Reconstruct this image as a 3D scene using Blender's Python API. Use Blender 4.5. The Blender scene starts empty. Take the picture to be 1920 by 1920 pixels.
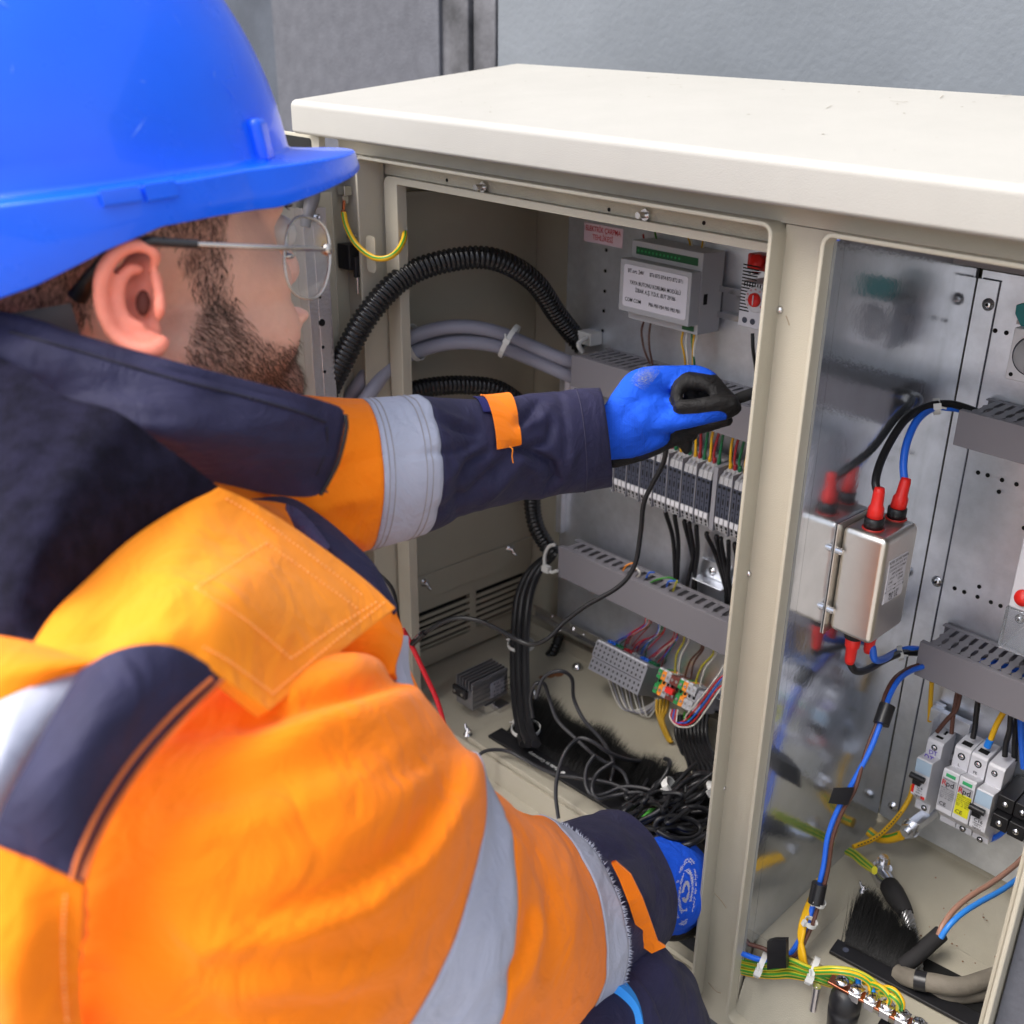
import bpy, math, random
import numpy as np
from mathutils import Vector, Matrix, noise
random.seed(7)
rnd = random.Random(11)
C = bpy.context.scene.collection
SC = bpy.context.scene
# ------------------------------------------------------------------ camera, world, sun, exposure
U = 0.63                      # one drawing unit (camera to cabinet front) in metres
H = 1.50                      # camera height in drawing units
R = np.array([[0.76402787, 0.64122843, 0.07132676],
              [0.2976869, -0.25227925, -0.92072672],
              [-0.57240189, 0.72469392, -0.38363368]])
FPX, CX, CY = 1890.6, 1265.7, 960.0
cd = bpy.data.cameras.new('camera'); cam = bpy.data.objects.new('camera', cd); C.objects.link(cam)
cam.matrix_world = Matrix(((R[0][0], -R[1][0], -R[2][0], 0), (R[0][1], -R[1][1], -R[2][1], 0),
                           (R[0][2], -R[1][2], -R[2][2], H*U), (0, 0, 0, 1)))
cd.sensor_width = 36; cd.lens = FPX/1920*36; cd.shift_x = (960-CX)/1920
cd.clip_start = 0.02; cd.clip_end = 500
cd.dof.use_dof = True; cd.dof.focus_distance = 1.42*U; cd.dof.aperture_fstop = 7.0
SC.camera = cam
w = bpy.data.worlds.new('World'); SC.world = w; w.use_nodes = True
SUN_EL, SUN_AZ = math.radians(56), math.radians(215)     # azimuth clockwise from +Y
nt = w.node_tree
sky = nt.nodes.new('ShaderNodeTexSky'); sky.sky_type = 'NISHITA'; sky.sun_disc = False
sky.sun_elevation = SUN_EL; sky.sun_rotation = SUN_AZ; sky.air_density = 1.0; sky.dust_density = 4.0; sky.ozone_density = 1.0
hs = nt.nodes.new('ShaderNodeHueSaturation'); hs.inputs['Saturation'].default_value = 0.45
nt.links.new(sky.outputs[0], hs.inputs['Color'])
nt.links.new(hs.outputs[0], nt.nodes['Background'].inputs[0]); nt.nodes['Background'].inputs[1].default_value = 0.15
sd = bpy.data.lights.new('sun', 'SUN'); sun = bpy.data.objects.new('sun', sd); C.objects.link(sun)
sd.energy = 1.0; sd.angle = math.radians(50); sd.color = (1.0, 0.96, 0.9)
sdir = Vector((math.sin(SUN_AZ)*math.cos(SUN_EL), math.cos(SUN_AZ)*math.cos(SUN_EL), math.sin(SUN_EL)))
sun.rotation_euler = sdir.to_track_quat('Z', 'Y').to_euler(); sun.location = sdir*5
SC.view_settings.view_transform = 'Standard'; SC.view_settings.look = 'None'
SC.view_settings.exposure = 1.36; SC.view_settings.gamma = 1; SC.view_settings.use_curve_mapping = False
SC.render.engine = 'CYCLES'; SC.cycles.max_bounces = 8; SC.cycles.use_denoising = True
SC.cycles.sample_clamp_indirect = 6
try: SC.cycles.denoiser = 'OPENIMAGEDENOISE'
except Exception: pass

# ------------------------------------------------------------------ geometry helpers (drawing units, camera at origin)
A = np.array
def ray(x, y): return R.T @ A([(x-CX)/FPX, (y-CY)/FPX, 1.0])
def at(x, y, Y=None, X=None, Z=None, D=None):
    d = ray(x, y)
    if Y is not None: return d*(Y/d[1])
    if X is not None: return d*(X/d[0])
    if Z is not None: return d*(Z/d[2])
    return d*D
def nrm(v): v = A(v, float); return v/(np.linalg.norm(v)+1e-12)
CXV, CYV, CZV = R[0], R[1], R[2]      # image right, image down, away from camera, as world directions
def wv(v): return (v[0]*U, v[1]*U, (v[2]+H)*U)

MATS = {}
class MB:
    def __init__(s): s.v = []; s.f = []; s.m = []; s.cur = 0; s.smooth = []; s.sm = False
    def add(s, vs, fs, mat=None, sm=None):
        b = len(s.v); s.v += [tuple(map(float, v)) for v in vs]
        for f in fs:
            s.f.append(tuple(i+b for i in f)); s.m.append(s.cur if mat is None else mat); s.smooth.append(s.sm if sm is None else sm)
        return s
    def box(s, x0, x1, y0, y1, z0, z1, mat=None, M=None, ch=0):
        if x0 > x1: x0, x1 = x1, x0
        if y0 > y1: y0, y1 = y1, y0
        if z0 > z1: z0, z1 = z1, z0
        vs = [A((x, y, z)) for z in (z0, z1) for y in (y0, y1) for x in (x0, x1)]
        if M is not None: vs = [M(v) for v in vs]
        return s.add(vs, [(0, 2, 3, 1), (4, 5, 7, 6), (0, 1, 5, 4), (2, 6, 7, 3), (0, 4, 6, 2), (1, 3, 7, 5)], mat, False)
    def prism(s, poly, a, b, axis=0, mat=None, M=None):
        """closed polygon (2-D) swept from a to b along axis 0/1/2"""
        n = len(poly)
        def mk(p, t):
            if axis == 0: v = A((t, p[0], p[1]))
            elif axis == 1: v = A((p[0], t, p[1]))
            else: v = A((p[0], p[1], t))
            return M(v) if M is not None else v
        vs = [mk(p, a) for p in poly]+[mk(p, b) for p in poly]
        fs = [tuple(range(n))[::-1], tuple(range(n, 2*n))]+[(i, (i+1) % n, n+(i+1) % n, n+i) for i in range(n)]
        return s.add(vs, fs, mat, False)
    def tube(s, pts, r, n=10, mat=None, cap=True, spl=0, up=None, sm=True):
        pts = [A(p, float) for p in pts]
        rs = list(r) if hasattr(r, '__len__') else [r]*len(pts)
        if spl: pts, rs = spline(pts, spl, rs)
        k = len(pts)
        tg = [nrm(pts[min(i+1, k-1)]-pts[max(i-1, 0)]) for i in range(k)]
        u = A(up, float) if up is not None else (A((0, 0, 1.)) if abs(tg[0][2]) < .9 else A((1., 0, 0)))
        u = nrm(u-tg[0]*(u@tg[0])); vs = []
        for i in range(k):
            u = nrm(u-tg[i]*(u@tg[i])); w_ = np.cross(tg[i], u)
            for j in range(n):
                a = 2*math.pi*j/n; vs.append(pts[i]+rs[i]*(math.cos(a)*u+math.sin(a)*w_))
        fs = [(i*n+j, i*n+(j+1) % n, (i+1)*n+(j+1) % n, (i+1)*n+j) for i in range(k-1) for j in range(n)]
        s.add(vs, fs, mat, sm)
        if cap: s.add([vs[j] for j in range(n)], [tuple(range(n))[::-1]], mat, False); s.add([vs[(k-1)*n+j] for j in range(n)], [tuple(range(n))], mat, False)
        return s
    def cyl(s, a, b, r, n=16, mat=None, r2=None):
        return s.tube([a, b], [r, r if r2 is None else r2], n, mat)
    def lathe(s, o, ax, prof, n=20, mat=None, sm=True):
        """profile [(radius, height)] about axis ax from o"""
        o = A(o, float); ax = nrm(ax); u = A((0, 0, 1.)) if abs(ax[2]) < .9 else A((1., 0, 0))
        u = nrm(u-ax*(u@ax)); w_ = np.cross(ax, u); vs = []
        for (r, h) in prof:
            for j in range(n):
                a = 2*math.pi*j/n; vs.append(o+ax*h+r*(math.cos(a)*u+math.sin(a)*w_))
        k = len(prof)
        fs = [(i*n+j, i*n+(j+1) % n, (i+1)*n+(j+1) % n, (i+1)*n+j) for i in range(k-1) for j in range(n)]
        fs += [tuple(range(n))[::-1], tuple(range((k-1)*n, k*n))]
        return s.add(vs, fs, mat, sm)
    def ell(s, c, r, fr=None, n=20, mat=None):
        fr = np.eye(3) if fr is None else fr; c = A(c, float); vs = []; k = n//2
        for i in range(k+1):
            t = math.pi*i/k
            for j in range(n):
                a = 2*math.pi*j/n
                l = A((r[0]*math.sin(t)*math.cos(a), r[1]*math.sin(t)*math.sin(a), r[2]*math.cos(t)))
                vs.append(c+fr.T @ l)
        fs = [(i*n+j, (i+1)*n+j, (i+1)*n+(j+1) % n, i*n+(j+1) % n) for i in range(k) for j in range(n)]
        return s.add(vs, fs, mat, True)
    def grid(s, P, mat=None, closed=False, sm=True):
        P = np.asarray(P); n, m = P.shape[:2]; vs = P.reshape(-1, 3)
        mm = m if closed else m-1
        return s.add(vs, [(i*m+j, i*m+(j+1) % m, (i+1)*m+(j+1) % m, (i+1)*m+j) for i in range(n-1) for j in range(mm)], mat, sm)

def spline(pts, k, rs=None):
    pts = [A(p, float) for p in pts]; n = len(pts); out = []; ro = []
    for i in range(n-1):
        p0 = pts[i-1] if i else 2*pts[0]-pts[1]; p1, p2 = pts[i], pts[i+1]; p3 = pts[i+2] if i+2 < n else 2*pts[-1]-pts[-2]
        for j in range(k):
            t = j/k
            out.append(.5*((2*p1)+(-p0+p2)*t+(2*p0-5*p1+4*p2-p3)*t*t+(-p0+3*p1-3*p2+p3)*t**3))
            if rs is not None: ro.append(rs[i]*(1-t)+rs[i+1]*t)
    out.append(pts[-1])
    if rs is not None: ro.append(rs[-1]); return out, ro
    return out

ORG = {}
def link(o, parent=None, org=None):
    C.objects.link(o)
    if parent is not None: o.parent = parent; ORG[o.name] = ORG[parent.name]
    else:
        ORG[o.name] = org if org is not None else A((0., 0., 0.)); o.location = wv(ORG[o.name]) if org is not None else (0, 0, 0)
    return o
def tag(o, label=None, cat=None, group=None, kind=None):
    if label: o['label'] = label
    if cat: o['category'] = cat
    if group: o['group'] = group
    if kind: o['kind'] = kind
    return o
def thing(name, label, cat, org, group=None):
    o = bpy.data.objects.new(name, None); o.empty_display_size = .02; link(o, None, A(org, float))
    return tag(o, label, cat, group)
def obj(name, mb, mats, parent=None, label=None, cat=None, group=None, kind=None, org=None, bevel=0, seg=2, wn=False):
    """link ONE mesh object; mb in drawing units"""
    me = bpy.data.meshes.new(name)
    if parent is not None: o_ = ORG[parent.name]
    else:
        if org is None: vv = A(mb.v); org = A(((vv[:, 0].min()+vv[:, 0].max())/2, (vv[:, 1].min()+vv[:, 1].max())/2, vv[:, 2].min()))
        o_ = A(org, float)
    vs = [((v[0]-o_[0])*U, (v[1]-o_[1])*U, (v[2]-o_[2])*U) for v in mb.v]
    me.from_pydata(vs, [], mb.f)
    if not isinstance(mats, (list, tuple)): mats = [mats]
    for m in mats: me.materials.append(m)
    me.polygons.foreach_set('material_index', mb.m); me.polygons.foreach_set('use_smooth', mb.smooth)
    me.validate(); me.update()
    o = bpy.data.objects.new(name, me); link(o, parent, org if parent is None else None)
    if parent is None: ORG[o.name] = o_; o.location = wv(o_)
    if bevel:
        b = o.modifiers.new('bevel', 'BEVEL'); b.width = bevel*U; b.segments = seg; b.limit_method = 'ANGLE'; b.angle_limit = math.radians(40)
        me.shade_smooth() if hasattr(me, 'shade_smooth') else None
        wnm = o.modifiers.new('wn', 'WEIGHTED_NORMAL'); wnm.keep_sharp = False
    return tag(o, label, cat, group, kind)
def dup(o, parent, off):
    c = o.copy(); C.objects.link(c); c.parent = parent; ORG[c.name] = ORG[parent.name]
    c.location = (o.location[0]+off[0]*U, o.location[1]+off[1]*U, o.location[2]+off[2]*U); return c
def text(s, c, size, right, down, mat, parent, name='lettering', align='CENTER', lift=.0004, sx=1.0, ext=0.0):
    """flat lettering lying on a surface at c (drawing units), reading along `right`"""
    cu = bpy.data.curves.new(name, 'FONT'); cu.body = s; cu.size = size*U; cu.align_x = align; cu.align_y = 'CENTER'
    cu.extrude = ext; cu.resolution_u = 2; cu.space_line = 1.0; cu.offset = size*U*.012
    to_ = bpy.data.objects.new('tmp_text', cu); C.objects.link(to_); me = bpy.data.meshes.new_from_object(to_.evaluated_get(bpy.context.evaluated_depsgraph_get()))
    bpy.data.objects.remove(to_); bpy.data.curves.remove(cu); me.materials.clear(); me.materials.append(mat); me.name = name
    o = bpy.data.objects.new(name, me); C.objects.link(o)
    r = nrm(right); dn = nrm(A(down)-r*(A(down)@r)); up = -dn; nz = np.cross(r, up)
    o.parent = parent; pos = (A(c)+nz*lift-ORG[parent.name])*U; ORG[o.name] = ORG[parent.name]
    r = r*sx
    o.matrix_local = Matrix(((r[0], up[0], nz[0], pos[0]), (r[1], up[1], nz[1], pos[1]), (r[2], up[2], nz[2], pos[2]), (0, 0, 0, 1)))
    return o

# ------------------------------------------------------------------ materials
def mat(name, col, rough=.5, metal=0, bump=0, bscale=400, var=0, vscale=6, spec=.5, alpha=None, trans=0, ior=1.45, coat=0, sheen=0, sss=0,
        var2=None, crinkle=0, crs=26, crd=.010):
    m = bpy.data.materials.new(name); m.use_nodes = True; t = m.node_tree; b = t.nodes['Principled BSDF']; I = b.inputs
    I['Base Color'].default_value = (*col, 1); I['Roughness'].default_value = rough; I['Metallic'].default_value = metal
    I['Specular IOR Level'].default_value = spec; I['IOR'].default_value = ior; I['Transmission Weight'].default_value = trans
    I['Coat Weight'].default_value = coat; I['Sheen Weight'].default_value = sheen; I['Sheen Roughness'].default_value = .5
    if sss: I['Subsurface Weight'].default_value = sss; I['Subsurface Radius'].default_value = (.02, .008, .004); I['Subsurface Scale'].default_value = .35
    if alpha is not None: I['Alpha'].default_value = alpha
    tc = t.nodes.new('ShaderNodeTexCoord'); geo = tc.outputs['Object']
    if var:
        n = t.nodes.new('ShaderNodeTexNoise'); n.inputs['Scale'].default_value = vscale; n.inputs['Detail'].default_value = 6; n.inputs['Roughness'].default_value = .65
        t.links.new(geo, n.inputs['Vector'])
        mx = t.nodes.new('ShaderNodeMix'); mx.data_type = 'RGBA'
        c2 = var2 if var2 else tuple(min(1, c*(1-var)) for c in col); c1 = col if var2 else tuple(min(1, c*(1+var)) for c in col)
        mx.inputs['A'].default_value = (*c1, 1); mx.inputs['B'].default_value = (*c2, 1)
        cr = t.nodes.new('ShaderNodeMapRange'); cr.inputs['From Min'].default_value = .35; cr.inputs['From Max'].default_value = .65
        t.links.new(n.outputs['Fac'], cr.inputs['Value']); t.links.new(cr.outputs[0], mx.inputs['Factor']); t.links.new(mx.outputs['Result'], I['Base Color'])
        r2 = t.nodes.new('ShaderNodeMapRange'); r2.inputs['To Min'].default_value = rough*.8; r2.inputs['To Max'].default_value = min(1, rough*1.25)
        t.links.new(n.outputs['Fac'], r2.inputs['Value']); t.links.new(r2.outputs[0], I['Roughness'])
    bp = None
    if crinkle:
        n3 = t.nodes.new('ShaderNodeTexNoise'); n3.inputs['Scale'].default_value = crs; n3.inputs['Detail'].default_value = 4; n3.inputs['Distortion'].default_value = 1.2
        t.links.new(geo, n3.inputs['Vector']); b3_ = t.nodes.new('ShaderNodeBump'); b3_.inputs['Strength'].default_value = crinkle; b3_.inputs['Distance'].default_value = crd
        t.links.new(n3.outputs['Fac'], b3_.inputs['Height']); t.links.new(b3_.outputs[0], I['Normal'])
    if bump:
        n2 = t.nodes.new('ShaderNodeTexNoise'); n2.inputs['Scale'].default_value = bscale; n2.inputs['Detail'].default_value = 3
        t.links.new(geo, n2.inputs['Vector']); bp = t.nodes.new('ShaderNodeBump'); bp.inputs['Strength'].default_value = bump; bp.inputs['Distance'].default_value = .002
        if crinkle: t.links.new(b3_.outputs[0], bp.inputs['Normal'])
        t.links.new(n2.outputs['Fac'], bp.inputs['Height']); t.links.new(bp.outputs[0], I['Normal'])
    MATS[name] = m; return m
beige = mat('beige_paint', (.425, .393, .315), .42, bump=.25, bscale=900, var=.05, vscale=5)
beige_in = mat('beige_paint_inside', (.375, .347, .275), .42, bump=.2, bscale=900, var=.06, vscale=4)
roofm = mat('roof_paint', (.36, .348, .318), .45, bump=.2, bscale=1000, var=.045, vscale=3.5)
galv = mat('galvanised_steel', (.74, .77, .83), .36, metal=.88, bump=.10, bscale=260, var=.10, vscale=30)
galv2 = mat('galvanised_divider', (.62, .66, .73), .13, metal=.94, bump=.05, bscale=200, var=.08, vscale=22)
steel = mat('zinc_steel', (.72, .72, .74), .22, metal=1)
alud = mat('dull_aluminium', (.34, .34, .37), .4, metal=.85, bump=.1, bscale=300)
alu = mat('aluminium', (.86, .83, .84), .27, metal=.95, bump=.1, bscale=300)
nickel = mat('nickel_case', (.74, .71, .66), .33, metal=1, bump=.05, bscale=500, var=.05, vscale=10)
duct = mat('grey_pvc', (.20, .19, .21), .5, bump=.05, bscale=600)
duct_d = mat('grey_pvc_inner', (.12, .12, .13), .6)
lgrey = mat('light_grey_plastic', (.42, .42, .44), .45)
mgrey = mat('mid_grey_plastic', (.27, .27, .30), .45)
dgrey = mat('slate_plastic', (.055, .062, .092), .45)
white = mat('white_plastic', (.68, .68, .72), .38)
wlabel = mat('label_white', (.72, .70, .76), .5)
yellowm = mat('yellow_label', (.75, .72, .02), .5)
black = mat('black_plastic', (.012, .012, .014), .4)
blackg = mat('black_gloss', (.010, .010, .012), .22)
blackm = mat('black_matt', (.016, .015, .016), .8)
hole = mat('dark_hole', (.004, .004, .004), .9)
ink = mat('black_ink', (.02, .02, .025), .6)
inkr = mat('red_ink', (.5, .01, .02), .6)
inkp = mat('purple_ink', (.12, .05, .5), .6)
whiteink = mat('white_ink', (.6, .6, .6), .6)
red = mat('red_plastic', (.75, .02, .015), .4)
redd = mat('dark_red_plastic', (.42, .02, .015), .45)
green = mat('green_plastic', (.02, .28, .07), .4)
orange_p = mat('orange_plastic', (.85, .28, .02), .4)
brown_p = mat('brown_plastic', (.16, .035, .025), .45)
teal = mat('teal_plastic', (.0, .22, .24), .3, trans=.3)
clearm = mat('clear_plastic', (.85, .87, .9), .06, trans=.9, ior=1.3)
lblue = mat('pale_blue_plastic', (.42, .55, .68), .35)
blue_w = mat('blue_insulation', (.02, .14, .72), .35)
blue_c = mat('blue_ferrule', (.01, .22, .8), .35)
brown_w = mat('brown_insulation', (.10, .04, .028), .4)
brown_l = mat('light_brown_insulation', (.26, .14, .10), .4)
black_w = mat('black_insulation', (.012, .012, .014), .38)
grey_w = mat('grey_cable', (.27, .27, .33), .45)
taupe_w = mat('dusty_grey_cable', (.17, .15, .12), .75, bump=.3, bscale=200, var=.2, vscale=20)
yel_w = mat('yellow_insulation', (.75, .42, .01), .4)
yel2_w = mat('yellow_green_insulation', (.52, .47, .03), .4)
grn_w = mat('green_insulation', (.05, .26, .03), .4)
dgrn_w = mat('dark_green_insulation', (.01, .15, .06), .4)
red_w = mat('red_insulation', (.62, .01, .02), .35)
dred_w = mat('crimson_insulation', (.35, .02, .03), .4)
white_w = mat('white_insulation', (.70, .68, .62), .4)
tie_m = mat('nylon_tie', (.62, .62, .60), .4)
tape_m = mat('electrical_tape', (.014, .014, .016), .3)
copper = mat('copper', (.62, .22, .12), .3, metal=1)
rope_m = mat('steel_rope', (.42, .42, .42), .4, metal=1)
hosem = mat('corrugated_black', (.012, .012, .013), .25)
brushm = mat('brush_bristle', (.010, .010, .010), .6)
orangef = mat('orange_fabric', (1.0, .225, .006), .8, bump=.25, bscale=1800, var=.04, vscale=9, spec=.15, sheen=.1, crinkle=.5)
orangel = mat('orange_fabric_sunlit', (1.0, .285, .012), .8, bump=.25, bscale=1800, var=.05, vscale=9, spec=.15, sheen=.1, crinkle=.35)  # same orange fabric; the stronger light on the flap is put into its colour
navy = mat('navy_fabric', (.022, .021, .058), .62, bump=.3, bscale=1500, var=.15, vscale=30, spec=.3, sheen=.03, crinkle=.5)
fleece = mat('navy_fleece', (.010, .009, .022), .95, bump=.9, bscale=900, var=.45, vscale=90, spec=.08, sheen=.02)
tape_r = mat('reflective_tape', (.41, .43, .53), .6, bump=.15, bscale=1800, var=.06, vscale=12, metal=0, crinkle=.5)
velcro = mat('velcro', (.02, .022, .16), .95, bump=1, bscale=1500)
seam_o = mat('orange_stitch', (.55, .13, .03), .7)
seam_y = mat('pale_stitch', (1.0, .45, .15), .7)
seam_g = mat('grey_stitch', (.38, .34, .33), .7)
skin = mat('skin', (.96, .52, .38), .45, bump=.2, bscale=500, var=.10, vscale=22, spec=.35, sss=.12)
ear_m = mat('ear_skin', (.92, .29, .20), .45, bump=.15, bscale=500, var=.08, vscale=30, spec=.4, sss=.25)
hairm = mat('dark_hair', (.035, .020, .014), .55)
helmet_m = mat('blue_helmet_shell', (.004, .125, 1.0), .27, bump=.04, bscale=60, coat=.3, var=.10, vscale=6, spec=.5)
gloveb = mat('blue_knit', (.012, .10, .72), .8, bump=.5, bscale=1400, spec=.2)
glovek = mat('black_glove_coating', (.020, .018, .018), .5, bump=.25, bscale=250)
gold = mat('glasses_wire', (.55, .50, .45), .25, metal=1)
lensm = mat('spectacle_lens', (.98, .98, .98), .02, trans=1.0, ior=1.4)
handle_m = mat('grey_handle', (.16, .15, .15), .4)
fabric_strip = mat('light_blue_piping', (.03, .30, .85), .7)
rust = mat('rust_stain', (.22, .09, .04), .8)
dotm = mat('printed_dots', (.30, .34, .42), .9)
# ------------------------------------------------------------------ setting
g = MB(); g.box(-60, 60, -60, 60, -1.56, -1.50)
pave = mat('pavement', (.34, .31, .28), .85, bump=.8, bscale=60, var=.25, vscale=14)
obj('ground', g, pave, kind='structure')
stone = mat('dark_stone', (.085, .088, .105), .8, bump=.35, bscale=220, var=.10, vscale=40)
stone2 = mat('stained_stone', (.085, .085, .095), .75, bump=.4, bscale=150, var=.55, vscale=9)
stone3 = mat('blue_grey_recess', (.055, .065, .085), .8, bump=.3, bscale=150, var=.15, vscale=8)
stucco = mat('blue_grey_stucco', (.150, .166, .186), .85, bump=.38, bscale=120, var=.13, vscale=1.6)
wt = thing('building_wall', 'blue-grey rendered wall with dark stone pier behind the cream cabinet', 'wall', (-.6, 1.75, -1.5))
YW = 1.70
def wx(px, py=60, Y=YW): return at(px, py, Y=Y)[0]
m_ = MB(); m_.box(wx(934), 3.2, YW, YW+.3, -1.5, 1.2)
o = obj('render_panel', m_, stucco, wt)
m_ = MB(); m_.box(wx(512, 60, YW-.02), wx(823, 60, YW-.02), YW-.02, YW+.3, -1.5, 1.2)
obj('stone_slab', m_, stone, wt, bevel=.004)
m_ = MB(); m_.box(wx(832), wx(884), YW-.01, YW+.3, -1.5, 1.2)
obj('stone_strip', m_, stone2, wt, label='dark water-stained stone strip beside the render', bevel=.004)
m_ = MB(); m_.box(wx(887), wx(929), YW, YW+.3, -1.5, 1.2)
obj('stone_strip', m_, stone2, wt, bevel=.004)
m_ = MB(); m_.box(wx(818, 60), wx(940, 60), YW+.02, YW+.32, -1.5, 1.2); obj('joint', m_, hole, wt)
m_ = MB(); m_.box(-5, wx(515, 60), YW+.12, YW+.4, -1.5, 1.2); obj('recess_panel', m_, stone3, wt)

# ------------------------------------------------------------------ cabinet
XL, XR, YF, YB = -1.60, -.135, 1.03, 1.47
ZF = -1.205; ZB = -1.40
LO = (-1.505, -.684, -1.367, -.137)      # left opening x0 x1 z0 z1
RO = (-.607, -.243, -1.334, -.137)
cab = thing('electrical_cabinet', 'cream steel street cabinet with open doors and a sloping roof cover', 'cabinet', (-.87, 1.03, -1.45))
# roof: front edge low, rising to the rear, rounded front edge
zf, zb = -.0555, .030
prof = []
for k in range(7):
    a = math.pi/2*k/6; prof.append((.968+.012-.012*math.sin(a), zf-.012+.012*math.cos(a)))
poly = [(1.46, zb-.001), (1.472, zb-.006), (1.472, zb-.03), (.974, -.1085), (.968, -.106)] + prof[::-1]
m_ = MB(); m_.prism(poly, -1.638, -.10, 0)
obj('roof_cover', m_, roofm, cab, bevel=.003)
rq = random.Random(77); db = MB()
for k in range(46):      # specks and short scratches on the roof cover
    x, y = rq.uniform(-1.6, -.3), rq.uniform(.99, 1.45); z = zf+(zb-zf)*(y-.98)/(1.46-.98)+.0004; a = rq.uniform(0, 3.14); L = rq.choice([.001, .0014, .002, .002, .012]); w_2 = .0006 if L > .01 else L*.7
    dx, dy = math.cos(a), math.sin(a); sl = (zb-zf)/(1.46-.98)
    P4 = [(x+dx*L*s1-dy*w_2*s2, y+dy*L*s1+dx*w_2*s2) for s1, s2 in ((-1, -1), (1, -1), (1, 1), (-1, 1))]
    db.add([(p[0], p[1], z+(p[1]-y)*sl) for p in P4], [(0, 1, 2, 3)])
tag(obj('dirt_specks', db, mat('roof_dirt', (.24, .21, .16), .8), cab), kind='stuff')
# front frame pieces (butted end to end)
m_ = MB(); m_.box(XL, XR, YF, YF+.008, LO[3]+.004, -.085); obj('front_rail', m_, beige, cab)
m_ = MB(); m_.box(XL, LO[0]-.004, YF, YF+.008, ZB, LO[3]+.003); obj('front_stile', m_, beige, cab)
m_ = MB(); m_.box(LO[1]+.004, RO[0]-.004, YF, YF+.008, ZB, LO[3]+.003); post = obj('centre_post', m_, beige, cab)
m_ = MB(); m_.box(RO[1]+.004, XR, YF, YF+.008, ZB, LO[3]+.003); obj('front_stile', m_, beige, cab)
m_ = MB(); m_.box(LO[0], LO[1], YF, YF+.008, ZB, LO[2]-.004); m_.box(RO[0], RO[1], YF, YF+.008, ZB, RO[2]-.004); obj('front_rail', m_, beige, cab)
def rrect(x0, x1, z0, z1, r, n=5):
    out = []
    for (cx_, cz_, a0) in ((x1-r, z1-r, 0), (x0+r, z1-r, 90), (x0+r, z0+r, 180), (x1-r, z0+r, 270)):
        for k in range(n+1):
            a = math.radians(a0+90*k/n); out.append((cx_+r*math.cos(a), cz_+r*math.sin(a)))
    return out
def ring(name, O, y0, y1, t, r, m, par, flange=0, bev=.0015):
    tx, tz = t if isinstance(t, tuple) else (t, t); a = rrect(*O, r); b = rrect(O[0]-tx, O[1]+tx, O[2]-tz, O[3]+tz, r+tz)
    P = [[(p[0], y1, p[1]) for p in a], [(p[0], y0, p[1]) for p in a], [(p[0], y0, p[1]) for p in b], [(p[0], y1, p[1]) for p in b]]
    P.append(P[0]); mb = MB(); mb.grid(P, closed=True, sm=False); return obj(name, mb, m, par, bevel=bev)
def ring_cut(name, O, y0, y1, t, r, m, par):
    return ring(name, O, y0, y1, t, r, m, par)
ring('door_lip', LO, 1.0, 1.046, .0055, .010, beige, cab)
ring('door_lip', RO, 1.0, 1.020, .0055, .010, beige, cab)
# inner gutter face of the left opening, and raised gasket flange round it
zpk = at(1096, 411, Y=1.045)[2]; zpt = at(1050, 387, Y=1.045)[2]; xfi = at(746, 430, Y=1.045)[0]; xfo = at(722, 430, Y=1.045)[0]
gut = mat('gutter_paint', (.46, .43, .34), .5, bump=.5, bscale=700, var=.08, vscale=12)
m_ = MB()
m_.box(LO[0]-.01, LO[1]+.01, 1.056, 1.062, zpt+.0005, LO[3]+.004)
m_.box(LO[0]-.04, LO[0]-.0005, 1.046, 1.052, ZF-.1, LO[3]-.0)
m_.box(LO[1]+.0005, LO[1]+.03, 1.046, 1.052, ZF-.1, LO[3]-.0)
obj('gutter', m_, gut, cab)
ring('gasket_flange', (xfi, -.665, -1.35, zpk), 1.045, 1.064, (xfi-xfo, zpt-zpk), .004, beige, cab)
# walls, floor, back
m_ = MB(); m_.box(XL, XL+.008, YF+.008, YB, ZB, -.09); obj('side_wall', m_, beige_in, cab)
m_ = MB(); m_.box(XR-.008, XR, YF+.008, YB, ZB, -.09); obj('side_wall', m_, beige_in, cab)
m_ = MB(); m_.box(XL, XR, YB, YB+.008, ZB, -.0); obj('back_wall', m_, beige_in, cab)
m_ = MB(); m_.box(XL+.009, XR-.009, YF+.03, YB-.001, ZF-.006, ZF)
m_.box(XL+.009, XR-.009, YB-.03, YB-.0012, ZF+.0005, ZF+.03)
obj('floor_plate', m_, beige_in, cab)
m_ = MB(); m_.box(LO[0], LO[1], YF+.028, YF+.034, ZF-.06, ZF-.0005); m_.box(LO[0], LO[1], YF+.005, YF+.028, ZF-.06, ZF-.05)
m_.prism([(1.019, -1.3325), (1.0595, ZF-.0005), (1.0595, ZF-.009), (1.030, -1.345), (1.019, -1.345)][::-1], RO[0]+.0002, RO[1]-.0002, 0); m_.box(LO[0], LO[1], YF+.0085, YF+.0285, ZF-.13, ZF-.12)
obj('sill', m_, beige, cab)
m_ = MB(); m_.box(XL+.02, XR-.02, 1.06, YB, -1.5, ZB-.0005); obj('plinth', m_, stone, cab)
m_ = MB(); m_.box(XL+.01, XR-.01, YF+.01, YB-.002, -.10, -.095); obj('ceiling_plate', m_, beige_in, cab)
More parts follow.
